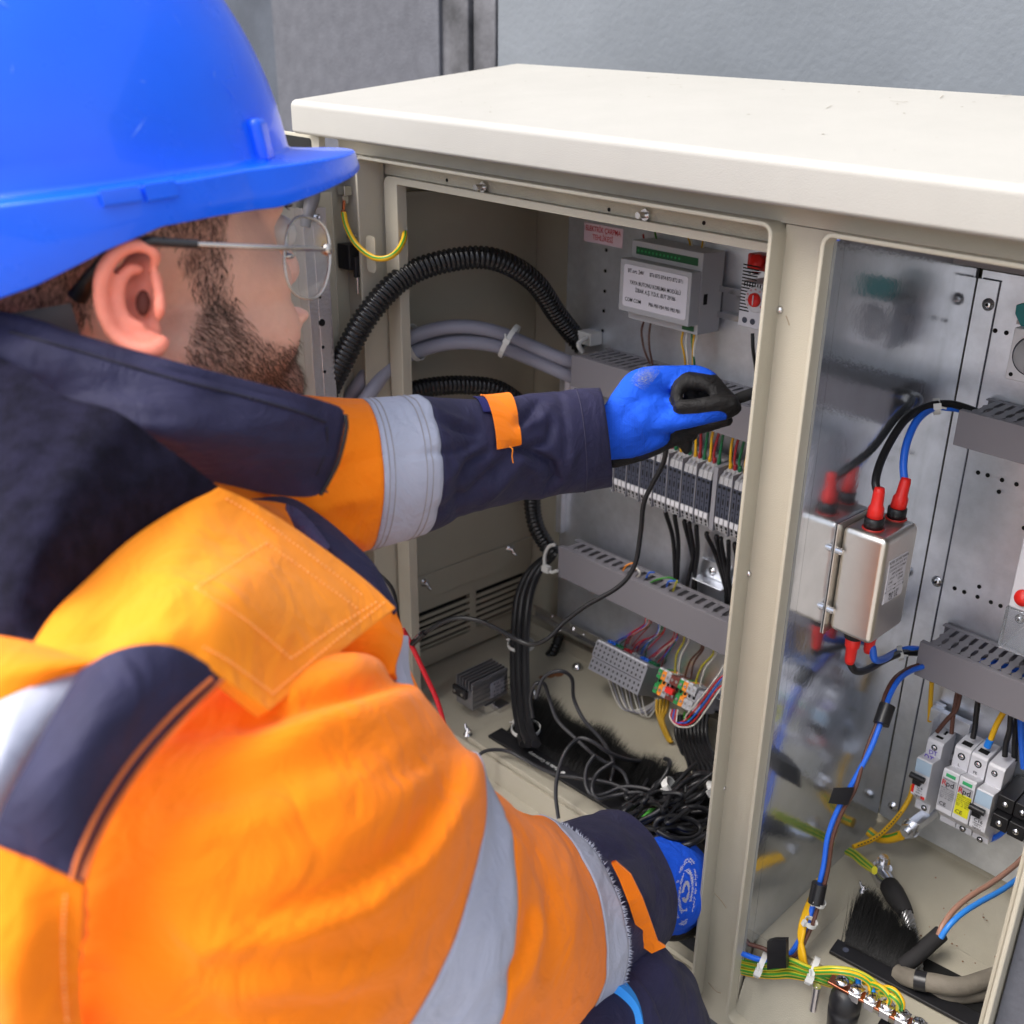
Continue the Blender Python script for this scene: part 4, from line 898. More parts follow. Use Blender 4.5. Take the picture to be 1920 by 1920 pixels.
# ------------------------------------------------------------------ filter box on the divider
s1, s2 = at(1573, 999, X=XD), at(1549, 1171, X=XD); by0 = (s1[1]+s2[1])/2; bzt, bzb = s1[2]+.012, s2[2]-.006
k1 = at(1664, 1013, Y=by0); bx1 = k1[0]; f1 = at(1728, 975, X=bx1); f2 = at(1692, 1170, X=bx1); by1 = (f1[1]+f2[1])/2
print('filter box', bx1, by0, by1, bzt, bzb)
fb = thing('filter_box', 'brushed metal filter box with red booted leads fixed to the steel divider', 'filter', (XD+.001, by0, bzb))
mb = MB(); mb.box(XD+.003, bx1, by0, by1, bzb, bzt); case = obj('case', mb, nickel, fb, bevel=.010, seg=4)
mb = MB(); mb.box(XD+.0005, XD+.0028, by0-.010, by1+.006, bzb-.004, bzt+.004); obj('base_flange', mb, nickel, fb, bevel=.001)
for z in (bzt-.035, bzb+.035):
    mb = MB(); mb.cyl(A((XD+.0028, by0-.006, z)), A((XD+.010, by0-.006, z)), .0055, 6); mb.cyl(A((XD+.010, by0-.006, z)), A((XD+.013, by0-.006, z)), .0035, 10); obj('nut', mb, steel, fb)
def boot(px, py, X, up=1, lean=(0, 0), s=1.0):
    yy = at(px, py, Z=bzt if up > 0 else bzb)
    c = A((X[0], X[1], bzt if up > 0 else bzb)); ax = nrm(A((lean[0], lean[1], up)))
    mb = MB(); mb.lathe(c, (0, 0, up), [(0, 0), (.0155*s, 0), (.0155*s, .0012), (0, .0013)], 18); obj('gasket', mb, redd, fb)
    mb = MB(); mb.lathe(c+A((0, 0, .0014*up)), (0, 0, up), [(0, 0), (.0135*s, 0), (.0135*s, .014), (.011*s, .0148), (0, .015)], 18); obj('collar', mb, black, fb)
    mb = MB(); mb.lathe(c+A((0, 0, .012*up)), ax, [(0, 0), (.0115*s, 0), (.0108*s, .018), (.0085*s, .022), (.0078*s, .040), (.0066*s, .046), (0, .0465)], 12); obj('boot', mb, red, fb)
    return c+A((0, 0, .012*up))+ax*.045
ba = at(1637, 990, Z=bzt); bb = at(1680, 971, Z=bzt)
e_a = boot(0, 0, ba, 1, (.0, .02)); e_b = boot(0, 0, bb, 1, (.02, .22))
bc = A((ba[0]-.008, ba[1]+.01, 0)); bd_ = A((bb[0]-.008, bb[1], 0))
e_c = boot(0, 0, bc, -1); e_d = boot(0, 0, bd_, -1)
def pwire(lab, P, r, m, n=10, name='wire', stripe=None):
    mb = MB(); mb.tube(P, r, n, spl=7); return obj(name, mb, m, None, lab, 'wire')
dl_ = at(1800, 762, Y=1.345)
pwire('black wire arching from the filter box top boot to the upper right duct', [e_a-A((0, 0, .01)), at(1642, 900, Y=e_a[1]+.01), at(1658, 850, Y=e_a[1]+.05), at(1695, 790, Y=e_a[1]+.10), at(1735, 764, Y=1.30), at(1770, 757, Y=1.33), at(1802, 762, Y=1.35), at(1850, 780, Y=1.37)], .0058, black_w)
pwire('blue wire rising from the filter box top boot to the upper right duct', [e_b-A((0, 0, .01)), at(1694, 870, Y=e_b[1]+.01), at(1702, 825, Y=e_b[1]+.03), at(1722, 785, Y=e_b[1]+.06), at(1752, 764, Y=1.32), at(1780, 764, Y=1.34), at(1803, 768, Y=1.355), at(1850, 785, Y=1.37)], .0056, blue_w)
tie(1756, 762, 1.325, .010, (.9, .2), 'white cable tie joining the black and blue wires above the filter box', ax=(.8, .5, .2), s=1.1)
pwire('black wire curving from the filter box bottom boot to the lower right duct', [e_c+A((0, 0, .01)), at(1594, 1243, Y=e_c[1]), at(1604, 1258, Y=e_c[1]+.01), at(1625, 1256, Y=e_c[1]+.04), at(1660, 1237, Y=1.27), at(1690, 1225, Y=1.32), at(1720, 1224, Y=1.35), at(1760, 1230, Y=1.37)], .0055, black_w)
pwire('blue wire curving from the filter box bottom boot to the lower right duct', [e_d+A((0, 0, .01)), at(1636, 1215, Y=e_d[1]), at(1640, 1236, Y=e_d[1]+.0), at(1656, 1236, Y=e_d[1]+.04), at(1680, 1223, Y=1.32), at(1705, 1217, Y=1.34), at(1722, 1218, Y=1.355), at(1760, 1224, Y=1.37)], .0055, blue_w)
tie(1688, 1224, 1.325, .010, (.9, .1), 'white cable tie joining the wires below the filter box', ax=(.8, .5, .3), s=1.0)
# rating label on the +X side
la, lb_, lc = at(1668, 1053, X=bx1), at(1702, 1036, X=bx1), at(1654, 1134, X=bx1)
mb = MB(); mb.box(bx1+.0002, bx1+.0008, la[1], lb_[1], lc[2], la[2]); rl_ = obj('rating_label', mb, wlabel, fb)
ly, lz = (la[1]+lb_[1])/2, la[2]; lh = la[2]-lc[2]
for k, (s_, sz) in enumerate((('FILTER  250 VAC 50/60Hz', .0050), ('Rated current 20 A  40°C', .0045), ('C-X 0.47uF  C-Y 4700pF', .0045), ('HPF 25/085/21', .0050), ('0.9 mH   R 1 MOhm', .0045), ('LINE          LOAD', .0055), ('L  ─┬─▬─┬─  L\'', .0055), ('N  ─┴─▬─┴─  N\'', .0055), ('Made in EU', .0060), ('CE  UL', .0085))):
    text(s_, (bx1+.0009, ly, lz-lh*(k+.6)/10.4), sz, (0, 1, 0), (0, 0, -1), ink, rl_)
# ------------------------------------------------------------------ breakers
MW = .0282
def blk(px, py, Y): return at(px, py, Y=Y)
def dinbody(t, x0, w, ztop, zs1, zf1, zf0, zs0, zbot, ysh, yfr, m, yb=1.415, name='housing'):
    """stepped rail-mount housing, side profile in Y/Z"""
    prof = [(yb, ztop), (ysh+.004, ztop), (ysh, ztop-.004), (ysh, zs1), (yfr+.002, zf1), (yfr, zf1-.003), (yfr, zf0+.003), (yfr+.002, zf0), (ysh, zs0), (ysh, zbot+.003), (ysh+.004, zbot), (yb, zbot), (yb, zbot)]
    prof = prof[:-1]; mb = MB(); mb.prism(prof[::-1], x0+.0004, x0+w-.0004, 0, 0)
    return obj(name, mb, m, t, bevel=.0012)
def toggle(t, xc, z, yfr, m=black, s=1.0):
    mb = MB(); mb.cyl(A((xc-.0125*s, yfr-.010, z)), A((xc+.0125*s, yfr-.010, z)), .0052, 14); mb.box(xc-.008*s, xc+.006*s, yfr-.009, yfr-.0003, z-.016, z-.003)
    return obj('toggle', mb, m, t, bevel=.0008)
def scr(t, xc, z, y, r=.0052):
    mb = MB(); mb.cyl(A((xc, y-.0002, z)), A((xc, y-.0009, z)), r, 18, 0); o_ = obj('screw_recess', mb, hole, t)
    mb = MB(); mb.lathe((xc, y-.0010, z), (0, -1, 0), [(0, 0), (r*.75, 0), (r*.6, .0007), (0, .0008)], 12, 0); mb.box(xc-r*.5, xc+r*.5, y-.0024, y-.0019, z-.0005, z+.0005, 1); obj('screw', mb, [steel, hole], o_)
YS, YR = 1.365, 1.335
zt_, zs1_ = at(1739, 1383, Y=YS)[2], at(1735, 1410, Y=YS)[2]
zf1_, zf0_ = at(1720, 1419, Y=YR)[2], at(1704, 1487, Y=YR)[2]
zs0_, zbo_ = at(1709, 1492, Y=YS)[2], at(1712, 1514, Y=YS)[2]
x1_ = at(1737, 1396, Y=YS)[0]
b1 = thing('circuit_breaker', 'single-pole breaker with purple hand-written letters, mounted apart at left', 'breaker', (x1_, YR, zbo_))
dinbody(b1, x1_, MW, zt_, zs1_, zf1_, zf0_, zs0_, zbo_, YS, YR, white)
mb = MB(); mb.box(x1_+.001, x1_+MW-.001, YR-.0006, YR-.0001, zf1_-.026, zf1_-.002); obj('window', mb, lblue, b1)
toggle(b1, x1_+MW/2-.003, zf1_-.030, YR); scr(b1, x1_+MW*.5, zt_-.012, YS); scr(b1, x1_+MW*.62, zbo_+.010, YS)
mb = MB(); mb.box(x1_+.001, x1_+.0055, YR-.0007, YR-.0002, zf0_+.006, zf0_+.026, 0); mb.box(x1_+.019, x1_+.026, YR-.0007, YR-.0002, zf0_+.001, zf0_+.006, 0); obj('red_marks', mb, red, b1)
for s_, dz, sz in (('C 6', .020, .007), ('230V~', .0145, .0035), ('6000  3', .0095, .0038), ('legrand', .0045, .0048)): text(s_, (x1_+.015, YR-.0004, zf0_+dz), sz, (1, 0, 0), (0, 0, -1), ink, b1)
text('DT', (x1_+.014, YS-.0004, zt_-.0225), .011, (1, 0, .1), (0, 0, -1), inkp, b1, name='handwriting'); text('DT', (x1_+.014, (YS+YR)/2-.001, (zs1_+zf1_)/2), .012, (1, 0, 0), (0, -.8, -1), inkp, b1, name='handwriting', lift=.0012)
mb = MB(); mb.box(x1_+.008, x1_+.020, YS+.012, YS+.018, zt_+.0001, zt_+.0008); mb.box(x1_+.014, x1_+.018, YS+.028, YS+.040, zt_+.0001, zt_+.0008); obj('wire_slots', mb, hole, b1)
# surge arrester pair
zt2, zs2 = at(1786.6, 1394, Y=YS)[2], at(1777, 1431, Y=YS)[2]
zf2, zg2 = at(1766, 1437.5, Y=YR)[2], at(1745, 1514, Y=YR)[2]; zz2, zb2 = at(1747, 1519, Y=YS)[2], at(1749, 1534, Y=YS)[2]
x2_ = at(1788, 1410, Y=YS)[0]
sa = thing('surge_arrester', 'white two-module surge arrester, one module with a grey label and one with a yellow label', 'surge arrester', (x2_, YR, zb2))
for k in range(2):
    xo = x2_+k*MW
    dinbody(sa, xo, MW, zt2, zs2, zf2, zg2, zz2, zb2, YS, YR, white)
    mb = MB(); mb.box(xo+.0065, xo+.0225, YR-.0007, YR-.0001, zf2-.0125, zf2-.0065); obj('status_window', mb, mat('status_green%d' % k, (.05, .42, .16), .4), sa)
    mb = MB(); mb.box(xo+.002, xo+MW-.002, YR-.0006, YR-.0001, zg2+.012, zf2-.0155)
    lb2 = obj('module_label', mb, mat('label_pale%d' % k, (.42, .42, .45), .5), sa, label='grey module label' if k == 0 else 'yellow module label')
    if k == 1:
        mb = MB(); mb.box(xo+.0022, xo+MW-.0022, YR-.0009, YR-.00065, zg2+.0122, zf2-.031); obj('yellow_patch', mb, yellowm, lb2)
    zz = zf2-.0245
    for (s_, dx, mm) in (('R', .0062, inkr), ('pd', .0165, ink)): text(s_, (xo+dx, YR-.0011, zz), .0140, (1, 0, 0), (0, 0, -1), mm, lb2, ext=.0)
    text('surge protection', (xo+MW/2, YR-.0008, zf2-.0168), .0030, (1, 0, 0), (0, 0, -1), ink, lb2)
    for j, s_ in enumerate(('SPD II 40kA 275V~', 'Uc 275 V~  In 20kA', 'Imax 40 kA (8/20)', 'Up 1.5 kV  50/60Hz', 'Type 2  T2  Class II', 'IP20  -40..+80 C')): text(s_, (xo+MW/2, YR-.0012, zz-.0095-.0036*j), .0031, (1, 0, 0), (0, 0, -1), ink, lb2)
    text('CE', (xo+.0105, YR-.0012, zg2+.0185), .0098, (1, 0, 0), (0, 0, -1), ink, lb2)
    scr(sa, xo+MW*.5, (zt2+zs2)/2+.004, YS, .0062)
    text('L' if k == 0 else 'PE', (xo+MW*.45, YS-.0004, zs2+.0065), .0068, (1, 0, 0), (0, 0, -1), ink, sa)
    mb = MB(); mb.box(xo+.006, xo+.022, YS+.010, YS+.022, zt2+.0001, zt2+.0008); obj('wire_slot', mb, hole, sa)
scr(sa, x2_+MW*1.45, zb2+.009, YS, .0055)
# second breaker
x3_ = at(1846, 1440, Y=YS)[0]
zt3, zs3 = at(1850, 1428, Y=YS)[2], at(1843, 1466, Y=YS)[2]; zf3, zg3 = at(1827, 1475, Y=YR)[2], at(1807, 1545, Y=YR)[2]; zz3, zb3 = at(1808, 1551, Y=YS)[2], at(1812, 1567, Y=YS)[2]
b2_ = thing('circuit_breaker', 'single-pole C16 breaker between the surge arrester and the black terminal blocks', 'breaker', (x3_, YR, zb3))
x3_ = x2_+2*MW+.0012
zoff = 0
dinbody(b2_, x3_, MW, zt3, zs3, zf3, zg3, zz3, zb3, YS, YR, white)
mb = MB(); mb.box(x3_+.001, x3_+MW-.001, YR-.0006, YR-.0001, zf3-.026, zf3-.002); obj('window', mb, lblue, b2_)
toggle(b2_, x3_+MW/2-.003, zf3-.030, YR); scr(b2_, x3_+MW*.45, zt3-.014, YS); scr(b2_, x3_+MW*.5, zb3+.006, YS)
for s_, dz, sz in (('KD11', .024, .0036), ('C16', .0185, .0088), ('230/400V~', .0125, .0036), ('6000  3', .009, .0034), ('legrand', .0045, .0048)): text(s_, (x3_+.014, YR-.0004, zg3+dz), sz, (1, 0, 0), (0, 0, -1), ink, b2_)
# bracket left of breaker 1
mb = MB(); a = at(1722, 1360, Y=1.42); mb.box(x1_-.020, x1_-.002, 1.418, 1.4258, zbo_+.04, zt_+.034); mb.box(x1_-.020, x1_+.05, 1.405, 1.4178, zt_+.005, zt_+.030); mb.box(x1_-.002, x1_-.0005, 1.375, 1.4175, zs1_-.05, zt_+.030)
obj('rail_bracket', mb, galv, None, 'bent galvanised rail bracket left of the hand-marked breaker', 'bracket', bevel=.001)
rail('din_rail', 'steel mounting rail behind the breakers', x1_-.01, -.15, 1.421, (zt2+zb2)/2)
# black terminal blocks
bt = thing('black_terminals', 'black power terminal blocks right of the C16 breaker, at the picture edge', 'terminal block', (at(1870, 1500, Y=YS)[0], YS, at(1870, 1540, Y=YS)[2]))
w4 = .0275
for k in range(3):
    x4 = x3_+MW+.002+k*w4
    for (pz, yf_) in ((at(1875, 1504, Y=1.35)[2], 1.35), (at(1864, 1539, Y=1.34)[2], 1.34)):
        mb = MB(); mb.box(x4+.0006, x4+w4-.0006, yf_, 1.42, pz-.013, pz+.013); o_ = obj('block', mb, black, bt, bevel=.0015)
        mb = MB(); mb.lathe((x4+w4/2, yf_-.0002, pz), (0, -1, 0), [(0, 0), (.0055, 0), (.005, .002), (0, .0022)], 14, 0); mb.box(x4+w4/2-.004, x4+w4/2+.004, yf_-.0028, yf_-.0022, pz-.0005, pz+.0005, 1); obj('screw', mb, [steel, hole], o_)
# wires from lower duct to the breakers
def ywire(lab, pts, r, m, **k): return wire('wire', lab, pts, r, m, **k)
ywire('yellow wire with black print running from the lower right duct down to the left breaker', [(1747, 1278, 1.41), (1745, 1310, 1.41), (1743, 1352, 1.412)], .0042, yel_w)
ywire('brown wire crossing its twin above the hand-marked breaker, ending at left', [(1801, 1300, 1.39), (1793, 1330, 1.388), (1775, 1350, 1.386), (1757, 1372, 1.386)], .0038, brown_w)
ywire('brown wire crossing its twin above the hand-marked breaker, ending at right', [(1795, 1298, 1.392), (1790, 1325, 1.39), (1787, 1345, 1.388), (1784, 1375, 1.386)], .0038, brown_w)
ywire('black wire entering the left surge module', [(1834, 1312, 1.388), (1830, 1345, 1.386), (1828, 1365, 1.386), (1824, 1384, 1.383)], .0048, black_w)
ywire('thick yellow wire with a blue ferrule entering the right surge module', [(1882, 1335, 1.388), (1868, 1360, 1.386), (1856, 1390, 1.383)], .0048, yel_w)
mb = MB(); a, b = at(1857, 1386, Y=1.383), at(1851, 1400, Y=1.382); mb.cyl(a, b, .0062, 12); obj('ferrule', mb, blue_c, None, 'blue ferrule on the thick yellow wire', 'ferrule')
ywire('black wire entering the top of the C16 breaker', [(1895, 1342, 1.388), (1893, 1370, 1.386), (1886, 1395, 1.384), (1884, 1418, 1.382)], .0048, black_w)
ywire('black wire behind the C16 breaker', [(1908, 1345, 1.41), (1904, 1380, 1.41), (1902, 1425, 1.41)], .0055, black_w)
ywire('blue wire hanging at the right picture edge beside the breakers', [(1914, 1348, 1.40), (1916, 1390, 1.40), (1920, 1440, 1.40)], .0058, blue_w)
ywire('dark blue wire curling under the black terminal blocks', [(1838, 1573, 1.40), (1852, 1575, 1.39), (1870, 1568, 1.385), (1885, 1556, 1.385)], .0045, blue_w)
# upper right devices at the picture edge
a = at(1896, 640, Y=1.36); b = at(1893, 712, Y=1.36)
sd_ = thing('rotary_switch', 'off-white rotary device with a teal lever at the right picture edge', 'switch', (a[0], 1.36, b[2]))
mb = MB(); a0 = at(1905, 614, Y=1.36); mb.box(a0[0]-.002, a0[0]+.075, 1.36, 1.418, b[2], a0[2]); obj('housing', mb, white, sd_, bevel=.002)
mb = MB(); cc = A((a0[0]+.030, 1.3595, (b[2]+a0[2])/2+.002)); mb.lathe(cc, (0, -1, 0), [(0, 0), (.0275, 0), (.0270, .002), (0, .0022)], 28); obj('bezel', mb, dgrey, sd_)
mb = MB(); mb.lathe(cc+A((0, -.0024, 0)), (0, -1, 0), [(0, 0), (.0255, 0), (.024, .003), (0, .0032)], 28); obj('dial', mb, lgrey, sd_)
mb = MB(); mb.box(cc[0]-.003, cc[0]+.003, cc[1]-.012, cc[1]-.006, cc[2]-.022, cc[2]+.022); obj('pointer', mb, mgrey, sd_)
mb = MB(); mb.cyl(A((a0[0]+.006, 1.3598, b[2]+.008)), A((a0[0]+.006, 1.3592, b[2]+.008)), .003, 10); obj('pin_hole', mb, hole, sd_)
mb = MB(); pz = at(1908, 572, Y=1.36); mb.prism([(pz[0]-.002, pz[2]+.0), (pz[0]-.001, pz[2]-.012), (pz[0]+.010, a0[2]+.003), (pz[0]+.06, a0[2]+.003), (pz[0]+.06, pz[2]+.004), (pz[0]+.006, pz[2]+.004)], 1.358, 1.366, 1); obj('lever', mb, teal, sd_, bevel=.002)
mb = MB(); mb.box(a0[0]-.014, a0[0]+.0, 1.395, 1.405, a0[2]-.030, a0[2]-.022); mb.box(a0[0]-.014, a0[0]+.0, 1.395, 1.405, a0[2]-.002, a0[2]+.004); obj('rail_clip', mb, lgrey, sd_)
a0 = at(1913, 985, Y=1.32); b0 = at(1884, 1150, Y=1.32)
rc = thing('residual_breaker', 'white device with a round red button at the right picture edge', 'device', (b0[0], 1.32, b0[2]))
mb = MB(); mb.box(b0[0]+.002, b0[0]+.09, 1.32, 1.42, b0[2]+.012, a0[2]+.02); obj('housing', mb, white, rc, bevel=.003)
mb = MB(); c = at(1918, 1121, Y=1.3195); mb.lathe(c, (0, -1, 0), [(0, 0), (.0125, 0), (.0118, .004), (0, .0045)], 22); obj('button', mb, red, rc)
mb = MB(); mb.box(b0[0]+.0, b0[0]+.095, 1.318, 1.322, b0[2]-.055, b0[2]+.012); mb.box(b0[0]+.0, b0[0]+.004, 1.3222, 1.42, b0[2]-.055, b0[2]+.012); mb.box(b0[0]+.0042, b0[0]+.095, 1.3222, 1.42, b0[2]-.058, b0[2]-.055); obj('cover', mb, clearm, rc, bevel=.0015)
screw_obj(at(1913, 1160, Y=1.335), (0, -1, 0), rc, .006)
# busbar lug with bolt on the back plate
c = at(1700, 1555, Y=1.36); mb = MB()
a, b = at(1712, 1545, Y=1.37), at(1733, 1524, Y=1.425)
mb.box(-.010, .010, 0, .06, -.008, .008, M=lambda v: at(1712, 1548, Y=1.36)+A((v[0]+v[1]*.12, v[1], v[2]))); lug = obj('earth_block', mb, MATS['zinc_steel'], None, 'square zinc earth block bolted on the right mounting plate under the left breaker', 'earth block', bevel=.001)
mb = MB(); p = at(1700, 1560, Y=1.35); mb.cyl(p+A((0, .012, 0)), p, .0135, 6); mb.cyl(p+A((0, .016, 0)), p+A((0, .0122, 0)), .0165, 20); mb.cyl(p, p-A((0, .007, 0)), .0066, 14); obj('nut', mb, steel, lug)
wire('earth_wire', 'yellow-green earth wire running from the divider corner to the earth block', [(1628, 1558, 1.36), (1645, 1570, 1.36), (1668, 1572, 1.355), (1690, 1566, 1.352)], .0085, yel_w, 'wire', n=12, stripe=grn_w)
wire('wire', 'yellow wire with black print descending from the left breaker to the floor corner', [(1712, 1472, 1.40), (1706, 1495, 1.39), (1690, 1522, 1.375), (1668, 1548, 1.36), (1640, 1572, 1.34), (1600, 1588, 1.30)], .0044, yel_w)
mb = MB(); PP, _ = spline([at(x, y, Y=Y_-.0045) for x, y, Y_ in ((1690, 1522, 1.375), (1668, 1548, 1.36), (1640, 1572, 1.34), (1605, 1587, 1.305))], 6, [1]*4)
for k in range(0, len(PP)-1, 1): mb.cyl(PP[k], PP[k]*.55+PP[k+1]*.45, .0012, 5)
obj('wire_print', mb, ink, None, 'black printed marks along the descending yellow wire', 'marking')

# ------------------------------------------------------------------ blue/brown pair running down in front of the divider
pr_ = [(1730, 1250, 1.335), (1708, 1258, 1.31), (1685, 1275, 1.27), (1668, 1305, 1.24), (1655, 1345, 1.21), (1632, 1405, 1.18), (1595, 1475, 1.15), (1570, 1520, 1.135), (1552, 1570, 1.12), (1543, 1630, 1.11), (1524, 1700, 1.09), (1508, 1745, 1.07), (1480, 1790, 1.05), (1450, 1800, 1.035), (1420, 1798, 1.025), (1388, 1786, 1.02)]
wire('wire', 'bright blue wire running down in front of the divider to the taped bundle', pr_, .0042, blue_w, n=10, spl=8)
wire('wire', 'brown wire running alongside the bright blue one in front of the divider', [(x+(9 if i > 5 else -8), y-3 if i < 4 else y+3, Y_-.002) for i, (x, y, Y_) in enumerate(pr_[:13])]+[(1452, 1788, 1.04), (1430, 1778, 1.035), (1404, 1770, 1.03)], .0032, brown_w, n=10, spl=8)
def sleeve_t(lab, a, b, Ya, Yb, r, n=12, name='tape'):
    mb = MB(); P = [at(*a, Y=Ya), at((a[0]+b[0])/2, (a[1]+b[1])/2, Y=(Ya+Yb)/2), at(*b, Y=Yb)]; mb.tube(P, r, n); return obj(name, mb, tape_m, None, lab, 'tape')
sleeve_t('upper short black tape round the blue and brown pair', (1664, 1322), (1652, 1358), 1.222, 1.200, .0125)
sleeve_t('lower short black tape round the blue and brown pair, by the yellow wires', (1537, 1656), (1529, 1694), 1.098, 1.086, .0120)
mb = MB(); c = at(1570, 1492, Y=1.148); 
mb.grid([[at(1553, 1506, Y=1.128), at(1563, 1477, Y=1.129), at(1602, 1476, Y=1.129), at(1590, 1510, Y=1.128)], [at(1553, 1506, Y=1.168), at(1563, 1477, Y=1.168), at(1590, 1476, Y=1.168), at(1578, 1508, Y=1.168)]], closed=True, sm=False)
mb.add([at(1553, 1506, Y=1.128), at(1563, 1477, Y=1.129), at(1602, 1476, Y=1.129), at(1590, 1510, Y=1.128)], [(0, 1, 2, 3)])
obj('tape', mb, tape_m, None, 'wide black tape flag at the middle of the blue and brown pair', 'tape')
mb = MB(); P = [[at(1438+i*12, 1762-(i == 0)*-3+j*18, Y=1.022-.004*math.sin(j*1.0)) for i in range(4)] for j in range(4)]
Q = [[p+A((0, .007, 0)) for p in r_] for r_ in P]; mb.grid(P); mb.grid(Q[::-1]); mb.grid([P[0], Q[0]]); mb.grid([P[-1][::-1], Q[-1][::-1]]); mb.grid([[r_[0] for r_ in P][::-1], [r_[0] for r_ in Q][::-1]]); mb.grid([[r_[-1] for r_ in P], [r_[-1] for r_ in Q]])
obj('tape', mb, tape_m, None, 'square black tape wrap on the yellow-green bundle at the lower left of the right compartment', 'tape')
# yellow-green bundle to the earth bar
for k in range(6):
    dy = k*5.0; z_ = 1.03+.004*(k % 2)
    m_c, st_ = (yel2_w, grn_w) if k % 2 == 0 else (yel_w, grn_w)
    wire('earth_wire', 'yellow-green wire in the bundle leading to the copper earth bar', [(1384, 1796+dy, z_), (1415, 1803+dy, z_), (1450, 1806+dy, z_), (1480, 1800+dy*1.2, z_+.004), (1510, 1812+dy*.9, z_+.004), (1535, 1822+dy*.7, z_), (1560, 1832+dy*.6, z_), (1590+k*5, 1842+dy*.5, z_)], .0042, m_c, 'wire', 'earth wires in the bundle', n=8, stripe=st_)
for k in range(4):
    d = k*6
    wire('wire', 'yellow wire curving up from the bundle behind the blue pair', [(1532, 1832+k*2, 1.045), (1512-d*.2, 1812, 1.045), (1500-d*.3+6, 1785, 1.05), (1500+d*.3, 1750, 1.06), (1508+d*.3, 1715, 1.08), (1522+d*.5, 1680, 1.12), (1535+d*.4, 1650, 1.16)], .0042, yel_w, group='yellow wires curving up beside the divider')
for (px, py, Y_, lab) in ((1427, 1808, 1.03, 'white cable tie left of the square tape wrap'), (1523, 1820, 1.035, 'white cable tie right of the square tape wrap')): tie(px, py, Y_, .019, (0, -1), lab, ax=(.9, .3, -.2), s=1.1)
for (px, py, Y_, lab) in ((1530, 1692, 1.09, 'upper small white cable tie on the yellow wires by the tape'), (1514, 1730, 1.07, 'lower small white cable tie on the yellow wires by the tape')): tie(px+6, py, Y_, .009, (1, .2), lab, ax=(.2, .2, 1), s=.8)
# copper earth bar
zc_ = ZF+.060
e0, e1_ = at(1566, 1838, Z=zc_), at(1700, 1912, Z=zc_); STP = np.linalg.norm(at(1577, 1842, Z=zc_)-at(1688, 1910, Z=zc_))/4; ed = nrm(e1_-e0); en = nrm(np.cross(A((0, 0, 1.)), ed)); EM = lambda v: e0+ed*v[0]+en*v[1]+A((0, 0, v[2]))
eb_ = thing('earth_bar', 'copper earth bar with zinc clamp screws on a black insulator', 'earth bar', tuple(e0))
mb = MB(); mb.box(-.008, .30, -.0085, .0085, -.0045, 0, M=EM); obj('bar', mb, copper, eb_, bevel=.0008)
for k in range(6):
    t = .010+STP*k; mb = MB()
    if k: mb.box(t-.0095, t+.0095, -.009, .0105, .0003, .0035, M=EM); mb.box(t-.0075, t+.0075, -.0115, -.0092, -.009, .0035, M=EM)
    if mb.v: obj('clamp_plate', mb, steel, eb_, bevel=.0008)
    mb = MB(); mb.lathe(EM((t, 0, .0042)), (0, 0, 1), [(0, 0), (.0100, 0), (.0094, .003), (.006, .0052), (0, .0058)], 16, 0)
    for an in (.6, .6+math.pi/2): mb.box(-.0045, .0045, -.0007, .0007, 0, .0006, 1, M=lambda v, an=an: EM((t+v[0]*math.cos(an)-v[1]*math.sin(an), v[0]*math.sin(an)+v[1]*math.cos(an), .0097+v[2])))
    obj('screw', mb, [steel, hole], eb_)
    if k in (1, 2, 3):
        mb = MB(); p = EM((t-.004, .020, .006)); mb.cyl(EM((t-.002, .009, .004)), EM((t-.010, .023, .010)), .0040, 12); obj('ferrule', mb, blue_c, eb_)
ci = at(1569, 1860, Z=ZF+.045); mb = MB(); ci = A((EM((.02, 0, 0))[0], EM((.02, 0, 0))[1], ZF)); mb.lathe(ci, (0, 0, 1), [(0, -.05), (.018, -.05), (.0225, .010), (.023, .020), (.022, .0205), (.0235, .030), (.0225, .042), (.019, .048), (.015, .055), (0, .0555)], 24); obj('insulator', mb, black, eb_)
mb = MB(); mb.box(.07, .16, .0, .014, -.05, -.035, M=EM); obj('support', mb, black, eb_, bevel=.002)
for k, (pts, m) in enumerate((([(1528, 1818), (1565, 1816), (1605, 1822), (1640, 1842), (1655, 1868)], yel2_w), ([(1530, 1822), (1570, 1822), (1605, 1828), (1628, 1842), (1633, 1858)], yel_w),
    ([(1530, 1826), (1565, 1828), (1590, 1832), (1602, 1842)], grn_w), ([(1640, 1856), (1662, 1852), (1680, 1860), (1692, 1880), (1690, 1896)], yel_w), ([(1650, 1862), (1672, 1868), (1684, 1880), (1684, 1893)], yel2_w), ([(1620, 1842), (1650, 1850), (1668, 1870), (1664, 1885)], yel_w))):
    n_ = len(pts); P = [at(x, y, Z=zc_+(.004+.022*math.sin(math.pi*(i/(n_-1))**.8)) if k != 2 else zc_-.01) for i, (x, y) in enumerate(pts)]
    mb = MB(); mb.tube(P, .0040, 8, spl=7)
    for i in range(len(mb.m)-2):
        if i % 8 in (1, 5): mb.m[i] = 1
    obj('earth_wire', mb, [m, grn_w], None, 'yellow-green wire arching from the bundle onto the copper bar', 'wire', 'earth wires on the copper bar')
